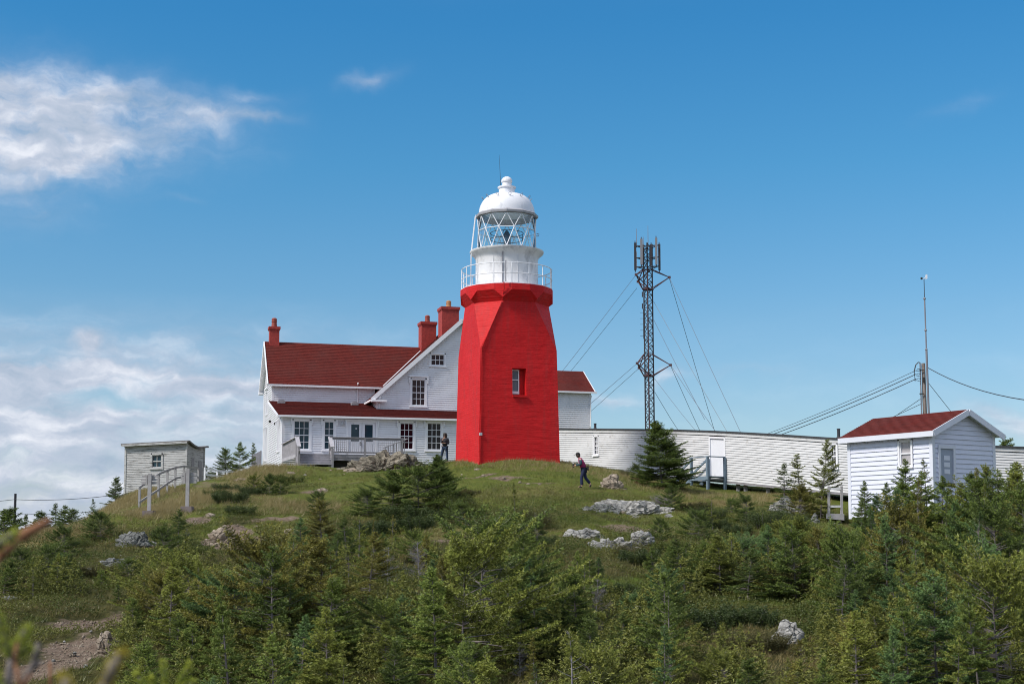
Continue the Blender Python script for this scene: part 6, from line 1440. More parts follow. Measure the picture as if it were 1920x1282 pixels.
T('full3', 335, 955, 1025, 'dark green', 'dark wide spruce below the upper right sign post', .9)
T('broad2', 305, 990, 1040, 'dark green', 'low dark spruce left of the one below the sign posts', .7)
T('dead1', 351, 990, 54, 'dark green', 'dead bronze sapling in front of the dark spruce below the signs', .5, cat='dead tree', name='dead_tree')
T('broad1', 505, 893, 926, 'dark green', 'low dark spruce on the heathy shoulder left of the path', .8)
T('broad2', 475, 893, 925, 'olive green', 'low spruce on the crest right of the white fence', .7)
T('mound1', 480, 948, 68, 'olive green', 'low bush on the left shoulder above the earth bank', 1.0, cat='shrub', name='shrub', mcrown=M_mat)
T('mound1', 455, 952, 61.5, 'dark green', 'rounded juniper mat overhanging the bare earth below the signs', 1.1, cat='juniper', name='juniper_mat', mcrown=M_mat)
T('mound2', 425, 925, 70, 'dark green', 'small dark mat bush right of the sign posts', 1.1, cat='juniper', name='juniper_mat', mcrown=M_mat)
T('full1', 605, 932, 1040, 'yellow brown', 'dense brown-topped spruce in the middle left of the slope', .9)
T('full2', 565, 970, 1050, 'blue green', 'dark blue-green spruce left of the brown-topped one', .95)
T('full3', 650, 970, 1050, 'dark green', 'dark spruce right of the brown-topped one', .9)
T('scrag1', 497, 975, 54, 'yellow brown', 'reddish-brown topped spruce beside the bare earth', .9)
T('dead1', 727, 1025, 46, 'dark green', 'grey dead spruce skeleton among green ones, left of a pair', .75, cat='dead tree', name='dead_tree')
T('dead2', 785, 1015, 46, 'dark green', 'grey bushy dead spruce skeleton, right of a pair', .7, cat='dead tree', name='dead_tree')
T('dead2', 1118, 1085, 40, 'dark green', 'silver dead bush leaning at the left edge of the clearing', .7, cat='dead tree', name='dead_tree')
T('dead1', 975, 1195, 31, 'dark green', 'pale dead spruce skeleton at the bottom edge, near the middle', .6, cat='dead tree', name='dead_tree')
T('dead2', 1895, 1200, 31.5, 'dark green', 'pale dead bush at the lower right corner', .8, cat='dead tree', name='dead_tree')
T('loose1', 674, 965, 49.5, 'olive green', 'tall thin spruce with long bare trunk left of the dead pair', .85)
T('loose2', 655, 1020, 46, 'olive green', 'tall sparse spruce with grey trunk below the brown-topped one', .9)
T('spire2', 700, 975, 50, 'yellow brown', 'thin yellowish sapling behind the sparse tall spruces', .6)
T('loose2', 735, 965, 51.5, 'yellow brown', 'reddish twiggy sapling above the grey dead pair', .5)
T('full1', 1350, 1000, 1108, 'olive green', 'large spreading olive spruce above the clearing, left one', 1.15)
T('full3', 1285, 1010, 1118, 'dark green', 'wide layered dark spruce above the clearing', 1.2)
T('full2', 1440, 985, 1100, 'blue green', 'dark blue-green spruce between the clearing and the shed', 1.0)
T('spire1', 1441, 1010, 45.5, 'mid green', 'pale slender young spruce standing before the dark ones', .7)
T('full3', 1400, 1030, 1125, 'dark green', 'layered dark spruce right above the clearing', 1.1)
T('shrub2', 1520, 1035, 1110, 'dark green', 'tall brownish alder bush left of the shed thicket', 1.5, cat='alder', name='alder_bush', mcrown=M_alder)
T('shrub1', 1560, 1015, 1075, 'dark green', 'dark alder bush directly below the shed landing', 1.3, cat='alder', name='alder_bush', mcrown=M_alder)
T('shrub2', 1480, 958, 58, 'dark green', 'green leafy bush covering the pale rock left of the landing', 1.0, cat='alder', name='alder_bush', mcrown=M_mat)
T('shrub2', 1190, 1015, 50.5, 'dark green', 'bronze leafy bush just under the lower rock ledge', 1.1, cat='alder', name='alder_bush', mcrown=M_alder)
T('full2', 1222, 1025, 1085, 'dark green', 'dark spruce right of the bronze bush under the ledge', .9)
T('broad1', 1500, 1215, 33, 'yellow brown', 'broad yellowish spruce at the foot of the round boulder', .85)
T('spire1', 1720, 1100, 36, 'blue green', 'small blue-green spruce low in the shed thicket', 1.2)
T('full1', 1640, 1130, 33, 'olive green', 'layered olive spruce at the bottom right of the boulder', .95)
T('full2', 1600, 1105, 36, 'blue green', 'bright blue-green young spruce right of the boulder', .9)
T('shrub1', 1243, 925, 63.8, 'dark green', 'grey leafless bush on the right end of the long outcrop', .9, cat='bush', name='bare_bush', mcrown=M_greyfol)
T('shrub1', 806, 942, 63, 'dark green', 'small rusty red bush right of the lawn clump', .45, cat='bush', name='rusty_bush', mcrown=M_rust)
T('shrub1', 877, 948, 61.5, 'dark green', 'tiny rusty red bush on the heath below the tower', .35, cat='bush', name='rusty_bush', mcrown=M_rust)
T('shrub1', 1196, 897, 70, 'dark green', 'small orange-leaved bush at the foot of the large passage spruce', .5, cat='bush', name='rusty_bush', mcrown=M_rust)
# spruces behind the left crest
for k, (px, yt, Y, lb) in enumerate(((424, 838, 92, 'dark spruce left of the house, left one of three above the white fence'), (450, 829, 94, 'tallest dark spruce left of the house above the white fence'), (468, 831, 95, 'dark spruce against the house fence, right one of three'), (390, 872, 90, 'small sparse spruce behind the white fence'),
        (217, 893, 80, 'dark spruce at the left corner of the weathered shed'), (176, 935, 78, 'small sparse spruce on the skyline left of the weathered shed'),
        (5, 955, 105, 'leftmost dark spruce on the skyline'), (18, 950, 108, 'dark spruce just left of the distant pole'), (45, 965, 104, 'low dark spruce right of the distant pole'), (63, 975, 103, 'low spruce second from the distant pole'), (83, 957, 102, 'skyline spruce left of the pointed pair'), (105, 944, 103, 'pointed dark spruce in the middle of the left skyline row'), (121, 948, 102, 'dark spruce right of the pointed one on the left skyline'), (134, 952, 101, 'rightmost spruce of the left skyline row'), (92, 985, 90, 'dark spruce low behind the left crest'), (30, 985, 92, 'dark spruce low at the left edge behind the crest'), (60, 990, 88, 'rounded dark spruce low behind the left crest'))):
    T(('full1', 'full2', 'spire1', 'full3')[k % 4] if px > 200 else ('full2', 'full1', 'spire1')[k % 3], px, yt, Y, 'dark green', lb, 1.0 if px > 200 else 1.35)
SHR = [(190, 1010, 'left'), (300, 1010, 'left'), (150, 1025, 'left'), (120, 1045, 'left'), (320, 1060, 'left'), (180, 1080, 'left'), (240, 1085, 'left'), (90, 1080, 'left'), (40, 1075, 'left'), (360, 1040, 'left'),
       (540, 905, 'crest'), (525, 925, 'crest'), (440, 940, 'crest'), (400, 930, 'crest'),
       (600, 965, 'mid'), (690, 965, 'mid'), (730, 975, 'mid'), (770, 970, 'mid'), (815, 965, 'mid'), (850, 955, 'mid'), (885, 965, 'mid'), (860, 985, 'mid'), (790, 990, 'mid'), (940, 1000, 'mid'), (700, 1000, 'mid'), (870, 930, 'mid'), (835, 975, 'mid'),
       (1000, 985, 'ledge'), (1020, 1020, 'ledge'), (1240, 1010, 'ledge'), (1260, 955, 'ledge'), (1190, 1055, 'ledge'),
       (1300, 955, 'stairs'), (1330, 970, 'stairs'), (1370, 960, 'stairs'), (1400, 975, 'stairs'), (1350, 990, 'stairs'), (1430, 985, 'stairs'), (1310, 1005, 'stairs'), (1250, 1035, 'stairs'), (1390, 1000, 'stairs'),
       (1225, 1120, 'clearing'), (1290, 1140, 'clearing'), (1350, 1175, 'clearing'), (1420, 1170, 'clearing'), (1260, 1170, 'clearing'), (1150, 1110, 'clearing'), (1520, 1160, 'clearing'), (1400, 1215, 'clearing'), (1540, 1190, 'clearing'), (1190, 1140, 'clearing')]
SHW = {'left': 'on the left slope between the grey rocks', 'crest': 'on the heathy shoulder left of the porch', 'mid': 'on the slope below the lawn clump', 'ledge': 'around the pale rock ledges', 'stairs': 'on the grass below the passage stairs', 'clearing': 'in the green clearing near the boulder'}
_cn = {}
for px_, py_, wz in SHR:
    _cn[wz] = _cn.get(wz, 0) + 1
SHS = sorted(SHR, key=lambda q: (q[2], q[0])); _ci = {}
for px_, py_, wz in SHS:
    g_ = hit(px_, py_); kd = random.choice(['mound1', 'mound2', 'mound1', 'mound2', 'shrub2', 'broad2', 'broad1'] if wz != 'clearing' else ['mound1', 'mound2']); sc_ = U(.8, 1.5); _ci[wz] = _ci.get(wz, 0) + 1
    hg = {'mound1': .55, 'mound2': .50, 'shrub2': .75, 'broad1': .95, 'broad2': .85}[kd] * sc_ * .8; sp_n = kd.startswith('broad'); mm = random.choice([M_mat, M_mat, M_heath, M_alder]); 
    cl_ = 'dark green' if mm is M_mat or sp_n else ('bronze green' if mm is M_alder else 'olive'); nth = ('leftmost', 'second', 'third', 'fourth', 'fifth', 'sixth', 'seventh', 'eighth', 'ninth', 'tenth', 'eleventh', 'twelfth', 'thirteenth', 'fourteenth', 'fifteenth')[_ci[wz] - 1]
    plant(kd, g_.x, g_.y, hg, 'dark green', f"low {cl_} {'spruce' if sp_n else 'bush'} {SHW[wz]}, {nth}{'' if nth == 'leftmost' else ' from left'}", U(.9, 1.25) if sp_n else U(.9, 1.45), cat='spruce' if sp_n else 'bush', name='spruce_tree' if sp_n else 'low_bush', group='low bushes on the hillside', mcrown=None if sp_n else mm)
    taken.append((g_.x, g_.y, .1))
# the thickets: every spruce placed one by one, taller ones not above the picture's tree line
ZONES = [  # name, [px range], [Y range], spacing, chance
    ('west', 10, 240, 40, 52, 1.15), ('mid', 225, 640, 26, 53, 1.22), ('below the tower', 600, 1010, 26, 56, 1.25), ('centre', 1000, 1260, 26, 48, 1.25), ('east', 1240, 1600, 26, 34.5, 1.2), ('above clearing', 1230, 1570, 43, 53, 1.2), ('shed', 1560, 1990, 26, 56, 1.15)]
ENV = {'west': [(0, 1050), (60, 1035), (120, 1020), (160, 1030), (240, 1080)], 'mid': [(225, 1080), (300, 1030), (420, 1045), (520, 1000), (640, 985)], 'below the tower': [(600, 985), (700, 985), (800, 990), (900, 972), (1010, 965)],
       'centre': [(1000, 975), (1060, 1000), (1120, 1030), (1180, 1050), (1260, 1060)], 'east': [(1240, 1200), (1400, 1215), (1500, 1220), (1600, 1130)], 'above clearing': [(1250, 1010), (1350, 990), (1450, 965), (1560, 975)], 'shed': [(1560, 1000), (1600, 985), (1640, 925), (1700, 880), (1760, 885), (1850, 862), (1990, 862)]}
NOGO = [(1190, 1092, 55, 36), (1400, 1140, 85, 30), (1474, 1185, 60, 60), (150, 1205, 105, 90), (120, 1150, 150, 30), (430, 1020, 60, 40), (1320, 1165, 80, 26), (256, 1010, 40, 25), (200, 1050, 60, 22), (1140, 1000, 90, 30), (450, 1070, 25, 20), (850, 1020, 40, 15), (727, 1092, 34, 20), (788, 1090, 38, 20), (1118, 1140, 30, 18), (975, 1262, 34, 18), (655, 1120, 20, 10), (1140, 1022, 110, 20), (1215, 1030, 30, 14)]
fill = []; rng_ = np.random.default_rng(5)
for zn, xa, xb, ya, yb, spc in ZONES:
    ex = [p[0] for p in ENV[zn]]; ey = [p[1] for p in ENV[zn]]
    tries = 0
    while tries < 1500:
        tries += 1; Yt = rng_.uniform(ya, yb); px = rng_.uniform(xa, xb); x = (px - 960) / F * Yt
        if any((x - a) ** 2 + (Yt - b) ** 2 < (r + spc * .5) ** 2 for a, b, r in taken): continue
        z = tz(x, Yt); pb = proj((x, Yt, z))[1]; px_m = F / Yt
        if any(((px - a) / c) ** 2 + ((pb - b) / d) ** 2 < 1 for a, b, c, d in NOGO): continue
        env = np.interp(px, ex, ey) + 10; hmax = z_at(x, Yt, env) - z
        if hmax < .6: continue
        # a tree must not stand up in front of a clearing or rock
        hgt = min(hmax, rng_.choice([1.3, 1.7, 2.1, 2.5, 3.0]) * rng_.uniform(.8, 1.15), 235 / px_m); top = proj((x, Yt, z + hgt))[1]
        if any(abs(px - a) < c * .8 + (.33 * hgt * px_m if a == 150 else 0) and top < b and pb > b for a, b, c, d in NOGO):
            hgt *= .5; top = proj((x, Yt, z + hgt))[1]
            if hgt < .5 or any(abs(px - a) < c * .8 + (.33 * hgt * px_m if a == 150 else 0) and top < b and pb > b for a, b, c, d in NOGO): continue
        if top > 1284: continue
        taken.append((x, Yt, spc * .5)); fill.append((zn, x, Yt, hgt, px, top))
WHERE = {'west': 'of the far left slope', 'mid': 'of the left thicket', 'below the tower': 'of thicket below the tower', 'centre': 'of thicket left of clearing', 'east': 'of bottom edge below boulder', 'above clearing': 'of stand above clearing', 'shed': 'of thicket below shed'}
COLW = {'west': [.5, .2, .1, .1, .1], 'mid': [.25, .35, .12, .05, .23], 'below the tower': [.30, .34, .10, .06, .20], 'centre': [.32, .20, .18, .10, .20], 'east': [.2, .3, .15, .2, .15], 'above clearing': [.45, .25, .15, .10, .05], 'shed': [.32, .25, .18, .12, .13]}
COLN = ['dark green', 'olive green', 'blue green', 'yellow brown', 'mid green']
ORD = ['first', 'second', 'third', 'fourth', 'fifth', 'sixth', 'seventh', 'eighth', 'ninth', 'tenth', 'eleventh', 'twelfth', 'thirteenth', 'fourteenth', 'fifteenth', 'sixteenth', 'seventeenth', 'eighteenth', 'nineteenth', 'twentieth']
KN = ['full4', 'full5', 'full6', 'broad3', 'full1', 'full2', 'full3', 'loose1', 'loose2', 'spire1', 'broad1', 'broad2', 'scrag1', 'dead1', 'spire2']; KP = np.array([.16, .15, .14, .05, .12, .12, .12, .05, .05, .04, .06, .06,   .06, .012, .03]); KP = KP / KP.sum()
STY = {'f': 'bushy', 'l': 'sparse', 's': 'slim', 'b': 'low broad', 'd': 'dead'}
for zn in WHERE:
    L = sorted([q for q in fill if q[0] == zn], key=lambda q: q[2]); nr = 5; per = max(1, math.ceil(len(L) / nr))
    for r in range(nr):
        row = sorted(L[r * per:(r + 1) * per], key=lambda q: q[4]); rown = ('lowest', 'second lowest', 'middle', 'second highest', 'highest')[r]
        for i, q in enumerate(row):
            kd = str(rng_.choice(KN, p=KP)); cn = COLN[int(rng_.choice(5, p=COLW[zn]))]
            r_ = rng_.uniform()
            if q[3] < 1.3 and kd.startswith('l'): kd = 'full2'
            if (zn == 'shed' and q[2] > 47 or zn != 'shed' and r_ < .22) and not kd.startswith('dead'): kd = str(rng_.choice(['spire1', 'spire1', 'full2', 'full1', 'spire2']))
            if kd.startswith('dead'): q = q[:3] + (min(q[3], 1.5),) + q[4:]
            wf = (rng_.uniform(1.0, 1.42) if kd[0] in 'flsd' else rng_.uniform(.9, 1.2)) * (.82 if zn == 'shed' else 1)
            if kd.startswith('dead'): lab = f"dead grey spruce, {ORD[i % 20]} from left, {rown} row {WHERE[zn]}"
            else: lab = f"{STY[kd[0]]} {cn} spruce, {ORD[i % 20]} from left, {rown} row {WHERE[zn]}"
            w_ = lab.split()
            if len(w_) > 16: lab = lab.replace('low broad', 'low')
            o = plant(kd, q[1], q[2], q[3], cn, lab, wf, group='spruces of the hillside thickets', cat='dead tree' if kd.startswith('dead') else 'spruce', name='dead_tree' if kd.startswith('dead') else 'spruce_tree')
print('TREES', len(fill), NT_)

# young spruces packed between the placed ones: beyond the three hundred shown singly, one object
def young_proto(seed):
    tb, v, fc, t = spruce_arrays(seed=seed, h=1.0, R=.42, taper=.95, whorl=.115, nb=(4, 6), wind=.1, dens=.42, live=.15, blade=.050, tip=.8)
    k = RG.uniform(size=len(fc)) < .62; fc = fc[k]; vv = v[fc.ravel()]; return vv.astype(np.float32), t[fc.ravel()]
YP = [young_proto(s_) for s_ in (61, 62, 63, 64)]; VV, TT_ = [], []; tri = 0
yz = [(225, 1000, 28, 55, 1000), (1000, 1560, 27, 53, 1000), (1560, 1990, 28, 56, 900), (10, 235, 40, 53, 1040)]; nyo = 0
occ = [(a, b) for a, b, r in taken]
for xa, xb, ya, yb, lim in yz:
    for _ in range(int((xb - xa) * .62)):
        Yt = rng_.uniform(ya, yb); px = rng_.uniform(xa, xb); x = (px - 960) / F * Yt; z = tz(x, Yt); pb = proj((x, Yt, z))[1]
        hgt = rng_.uniform(.55, 1.5); top = proj((x, Yt, z + hgt))[1]
        if top < lim or top > 1284 or pb < lim + 20: continue
        if any(((px - a) / (c * .9)) ** 2 + ((pb - b) / d) ** 2 < 1 or (abs(px - a) < c * .7 and top < b and pb > b) for a, b, c, d in NOGO): continue
        if any((x - a) ** 2 + (Yt - b) ** 2 < .12 for a, b in occ): continue
        occ.append((x, Yt)); v, t = YP[nyo % 4]; a = rng_.uniform(0, 6.28); wf = hgt * rng_.uniform(.9, 1.3); c_, s_ = math.cos(a), math.sin(a)
        VV.append(np.stack([(v[:, 0] * c_ - v[:, 1] * s_) * wf + x, (v[:, 0] * s_ + v[:, 1] * c_) * wf + Yt, v[:, 2] * hgt + z - .03], 1)); TT_.append(t); nyo += 1
VV = np.concatenate(VV); TT_ = np.concatenate(TT_); c0 = VV.mean(0)
print('YOUNG', nyo, len(VV) // 3)
M_young = foliage('young_needles', (0.026, 0.042, 0.013), (0.085, 0.098, 0.022), (0.24, 0.25, 0.055), .06)
o = bpy.data.objects.new('young_spruces', nmesh('young_spruces', VV - c0, np.arange(len(VV)).reshape(-1, 3), M_young, TT_)); o.location = c0.tolist(); COL.objects.link(o); tag(o, 'young spruces packed between the larger ones over the lower slope', 'spruce scrub', None, 'stuff')

# ------------------------------------------------------------------ grass, heath and gravel (nobody could count these)
def visible_ground(n, seed, y0, y1, pxa=-60, pxb=1980, power=1.0):
    rng = np.random.default_rng(seed); y = y0 + (y1 - y0) * rng.uniform(0, 1, n) ** power; px = rng.uniform(pxa, pxb, n); x = (px - 960) / F * y; return x, y, rng
def build_blades(name, label, cat, x, y, hgt, wid, nb, m, rng, lean=.5, tipr=(0, .6), spread=.05, patch=None):
    z = terr(x, y); n = len(x); P = np.repeat(np.stack([x, y, z], 1), nb, 0); hh = np.repeat(hgt, nb) * rng.uniform(.5, 1.15, n * nb)
    P[:, :2] += rng.normal(size=(n * nb, 2)) * spread
    P[:, 2] -= .02
    az_ = rng.uniform(0, 6.283, n * nb); s = np.stack([np.cos(az_), np.sin(az_), np.zeros_like(az_)], 1) * (wid * rng.uniform(.6, 1.4, n * nb))[:, None]
    ln = rng.normal(size=(n * nb, 2)) * lean; tipp = P + np.stack([ln[:, 0] * hh + .25 * hh, ln[:, 1] * hh, hh], 1)
    v = np.stack([P - s, P + s, tipp], 1).reshape(-1, 3).astype(np.float32); f_ = np.arange(n * nb * 3).reshape(-1, 3); t = np.repeat(np.clip((0 if patch is None else np.repeat(patch, nb)) + rng.uniform(*tipr, n * nb) * (1 if patch is None else .5), 0, 1), 3)
    c0 = v.mean(0); o = bpy.data.objects.new(name, nmesh(name, v - c0, f_, m, t)); o.location = c0.tolist(); COL.objects.link(o); return tag(o, label, cat, None, 'stuff')
M_gdry = foliage('dry_grass', (0.22, 0.175, 0.070), (0.34, 0.28, 0.13), (0.36, 0.30, 0.15), .3)
M_ggreen = foliage('lawn_grass', (0.080, 0.130, 0.018), (0.115, 0.155, 0.028), (0.230, 0.185, 0.075), .3)
M_gmix = foliage('slope_grass', (0.070, 0.105, 0.018), (0.130, 0.150, 0.032), (0.22, 0.17, 0.07), .3)
x, y, rg_ = visible_ground(52000, 101, 55, 88, -60, 640); d_, yy, ll, hh_ = masks(x, y); k = (rg_.uniform(size=len(x)) < np.clip(yy * 1.3, 0, 1)) & (d_ < .3); x, y = x[k], y[k]
build_blades('dry_grass', 'long straw-coloured grass covering the left slope below the weathered shed', 'grass', x, y, .27 * np.ones(len(x)), .007, 6, M_gdry, rg_)
x, y, rg_ = visible_ground(60000, 102, 55, 80, 380, 1500); d_, yy, ll, hh_ = masks(x, y); k = (d_ < .35) & (hh_ < .6); x, y, yy, ll = x[k], y[k], yy[k], ll[k]; pt = np.clip(.16 + 1.1 * fbm(x, y, .45, 91, 4) + .5 * yy - .7 * ll, 0, 1); tus = np.clip(fbm(x, y, 1.1, 95, 3) * 2, 0, 1)
build_blades('lawn_grass', 'short rough turf on the hilltop around the tower', 'grass', x, y, .04 + .04 * RG.uniform(0, 1, len(x)) + .12 * tus, .008, 4, M_ggreen, rg_, patch=pt)
x, y, rg_ = visible_ground(9000, 104, 62, 76, 850, 1560); k = (np.abs(y - np.interp(x, [-3, 0, 3, 8, 16], [75, 72.3, 72.8, 69, 66])) < 2.5); x, y = x[k], y[k]
build_blades('seeding_grass', 'tall dry seeding grass along the tower foot and passage', 'grass', x, y, .22 * np.ones(len(x)), .006, 5, M_gdry, rg_, lean=.3)
x, y, rg_ = visible_ground(60000, 103, 29, 66, -60, 1980); d_, yy, ll, hh_ = masks(x, y); k = (d_ < .3); x, y, yy, ll = x[k], y[k], yy[k], ll[k]; pt = np.clip(.3 + .9 * fbm(x, y, .5, 92, 4) + .4 * yy - .6 * ll, 0, 1)
build_blades('slope_grass', 'mixed green and brown grass between the bushes of the slope', 'grass', x, y, .10 + .08 * RG.uniform(0, 1, len(x)), .008, 5, M_gmix, rg_, lean=.6, patch=pt)
# heath cushions: leaf clumps piled by a noise field
x, y, rg_ = visible_ground(230000, 105, 34, 72, -60, 1980); d_, yy, ll, hh_ = masks(x, y); nz = fbm(x, y, .8, 77, 4)
k = (d_ < .3) & (hh_ > .30) & (nz > -.16); x, y, nz = x[k], y[k], nz[k]; up = rg_.uniform(0, 1, len(x)) * np.clip(nz + .18, .03, .6) * 1.0
P = np.stack([x, y, terr(x, y) + up], 1); A = np.tile([0, 0, 1.0], (len(x), 1)); v, f_, t = blades(P, A, 3, .05, .013, 1.2, np.clip(fbm(x, y, .5, 88, 2) + .3, 0, .8), rg_)
c0 = v.mean(0); o = bpy.data.objects.new('heath', nmesh('heath', v - c0, f_, M_heath, t)); o.location = c0.tolist(); COL.objects.link(o); tag(o, 'low heath and crowberry mats covering the slopes', 'heath', None, 'stuff')
x, y, rg_ = visible_ground(26000, 107, 32, 60, 40, 620); d_, yy, ll, hh_ = masks(x, y); k = d_ > .5; x, y = x[k][:2600], y[k][:2600]
n = len(x); P = np.stack([x, y, terr(x, y) - .12 * d_[k][:2600]], 1); r = .018 + .05 * rg_.uniform(0, 1, n) ** 3; tet = np.array([[1, 1, -.4], [-1, 1, -.4], [0, -1, -.4], [0, 0, .8]], float)
v = (P[:, None] + tet[None] * r[:, None, None] * rg_.uniform(.6, 1.3, (n, 4, 3))).reshape(-1, 3); f_ = (np.arange(n)[:, None, None] * 4 + np.array([[0, 1, 3], [1, 2, 3], [2, 0, 3], [0, 2, 1]])[None]).reshape(-1, 3)
o = bpy.data.objects.new('gravel', nmesh('gravel', v, f_, M_rockt)); COL.objects.link(o); tag(o, 'loose gravel and chips on the bare earth patches', 'gravel', None, 'stuff')

# ------------------------------------------------------------------ people
def skin_mesh(V, E, Rr, m, name, parent, sub=2, root=0, label=None):
    me_ = bpy.data.meshes.new(name); me_.from_pydata([tuple(v) for v in V], E, []); o = bpy.data.objects.new(name, me_); COL.objects.link(o)
    md = o.modifiers.new('s', 'SKIN'); 
    for i, r in enumerate(Rr): me_.skin_vertices[0].data[i].radius = r if isinstance(r, tuple) else (r, r); me_.skin_vertices[0].data[i].use_root = (i == root)
    sd = o.modifiers.new('u', 'SUBSURF'); sd.levels = sub; sd.render_levels = sub; dg = bpy.context.evaluated_depsgraph_get(); dg.update()
    nm = bpy.data.meshes.new_from_object(o.evaluated_get(dg)); bpy.data.objects.remove(o); nm.name = name; nm.materials.clear(); nm.materials.append(m)
    nm.polygons.foreach_set('use_smooth', [True] * len(nm.polygons)); q = bpy.data.objects.new(name, nm); COL.objects.link(q); q.parent = parent; return tag(q, label)
def chain(pts, r): return pts, [(i, i + 1) for i in range(len(pts) - 1)], r
def hand(V, E, Rr, wrist_i, fdir, side, ln=.17, curl=.5, up=Vector((0, 0, 1))):
    """palm and five fingers grown from a wrist vertex"""
    w = Vector(V[wrist_i]); fdir = fdir.normalized(); side = side.normalized(); nrm = fdir.cross(side).normalized()
    V.append(w + fdir * .06); Rr.append((.036, .018)); pi_ = len(V) - 1; E.append((wrist_i, pi_))
    for k, (o_, l_) in enumerate(((-.030, .070), (-.010, .080), (.010, .075), (.030, .060))):
        a = w + fdir * .10 + side * o_; V.append(a); Rr.append((.010, .010)); E.append((pi_, len(V) - 1))
        b = a + fdir * l_ * .55 + nrm * l_ * curl * .3; V.append(b); Rr.append((.009, .009)); E.append((len(V) - 2, len(V) - 1))
        c = b + fdir * l_ * (.45 - .3 * curl) + nrm * l_ * curl * .5; V.append(c); Rr.append((.007, .007)); E.append((len(V) - 2, len(V) - 1))
    a = w + fdir * .035 + side * .042; V.append(a); Rr.append((.012, .012)); E.append((wrist_i, len(V) - 1)); V.append(a + fdir * .04 + side * .018 + nrm * .02); Rr.append((.009, .009)); E.append((len(V) - 2, len(V) - 1))
def person(label, base, rz, J, clothes, face=1):
    """J: dict of joints in the figure's own frame (x forward, y left, z up)"""
    t = thing('person', label, 'person', base, rz)
    inv = lambda p: Vector(p)
    names = ['pelvis', 'waist', 'chest', 'neck', 'skull0', 'skull1', 'l_sh', 'l_el', 'l_wr', 'r_sh', 'r_el', 'r_wr', 'l_hip', 'l_kn', 'l_an', 'l_toe', 'r_hip', 'r_kn', 'r_an', 'r_toe']
    V = [Vector(J[n]) for n in names]; I = {n: i for i, n in enumerate(names)}
    E = [(I[a], I[b]) for a, b in (('pelvis', 'waist'), ('waist', 'chest'), ('chest', 'neck'), ('neck', 'skull0'), ('skull0', 'skull1'), ('chest', 'l_sh'), ('l_sh', 'l_el'), ('l_el', 'l_wr'), ('chest', 'r_sh'), ('r_sh', 'r_el'), ('r_el', 'r_wr'), ('pelvis', 'l_hip'), ('l_hip', 'l_kn'), ('l_kn', 'l_an'), ('l_an', 'l_toe'), ('pelvis', 'r_hip'), ('r_hip', 'r_kn'), ('r_kn', 'r_an'), ('r_an', 'r_toe'))]
    R = [.12, .115, .125, .052, .085, .082, .055, .042, .028, .055, .042, .028, .085, .058, .040, .030, .085, .058, .040, .030]
    R = [(r, r) for r in R]
    for s_ in ('l', 'r'):
        d = (V[I[s_ + '_wr']] - V[I[s_ + '_el']]).normalized(); sd = d.cross(Vector((0, 0, 1))); sd = sd if sd.length > .1 else Vector((0, 1, 0)); hand(V, E, R, I[s_ + '_wr'], d, sd.normalized())
    skin_mesh(V, E, R, M_skin, 'body', t)
    sk_, s0 = Vector(J['skull0']), Vector(J['skull1']); fd = Vector(J.get('face', (1, 0, 0))).normalized(); lf = Vector((0, 0, 1)).cross(fd).normalized(); hc = (sk_ + s0) / 2
    fm = MB()
    for sg in (-1, 1):
        part_c = hc + fd * .078 + lf * .032 * sg; fm.box(part_c, fd * .006, lf * .013, Vector((0, 0, .007)))
    def lpart(nm, mb, m, smooth=True):
        me_ = mb.mesh(nm); me_.materials.append(m); me_.polygons.foreach_set('use_smooth', [smooth] * len(me_.polygons)); o = bpy.data.objects.new(nm, me_); COL.objects.link(o); o.parent = t; return o
    lpart('eyes', fm, M_shoe, False)
    ns = MB(); n0 = hc + fd * .080 - Vector((0, 0, .005)); ns.add([n0 + Vector((0, 0, .03)), n0 - lf * .015 - Vector((0, 0, .02)), n0 + lf * .015 - Vector((0, 0, .02)), n0 + fd * .028 - Vector((0, 0, .018))], [(0, 1, 3), (0, 3, 2), (1, 2, 3)]); lpart('nose', ns, M_skin)
    lpart('mouth', MB().box(hc + fd * .078 - Vector((0, 0, .052)), fd * .004, lf * .022, Vector((0, 0, .004))), M_rust, False)
    for c in clothes:
        nm, m, chains, sb = c; VV, EE, RR_ = [], [], []
        for pts, rr in chains:
            b_ = len(VV)
            for p_, r_ in zip(pts, rr):
                VV.append(Vector(J[p_]) if isinstance(p_, str) else Vector(p_)); RR_.append(r_ if isinstance(r_, tuple) else (r_, r_))
            EE += [(b_ + i, b_ + i + 1) for i in range(len(pts) - 1)]
        # weld repeated joints
        keep, mp_ = [], {}
        for i, v in enumerate(VV):
            for j in keep:
                if (VV[j] - v).length < 1e-4: mp_[i] = j; break
            else: keep.append(i); mp_[i] = i
        idx_ = {k_: n_ for n_, k_ in enumerate(keep)}
        skin_mesh([VV[k_] for k_ in keep], [(idx_[mp_[a]], idx_[mp_[b]]) for a, b in EE if mp_[a] != mp_[b]], [RR_[k_] for k_ in keep], m, nm, t, sb)
    return t, lpart, hc, fd, lf
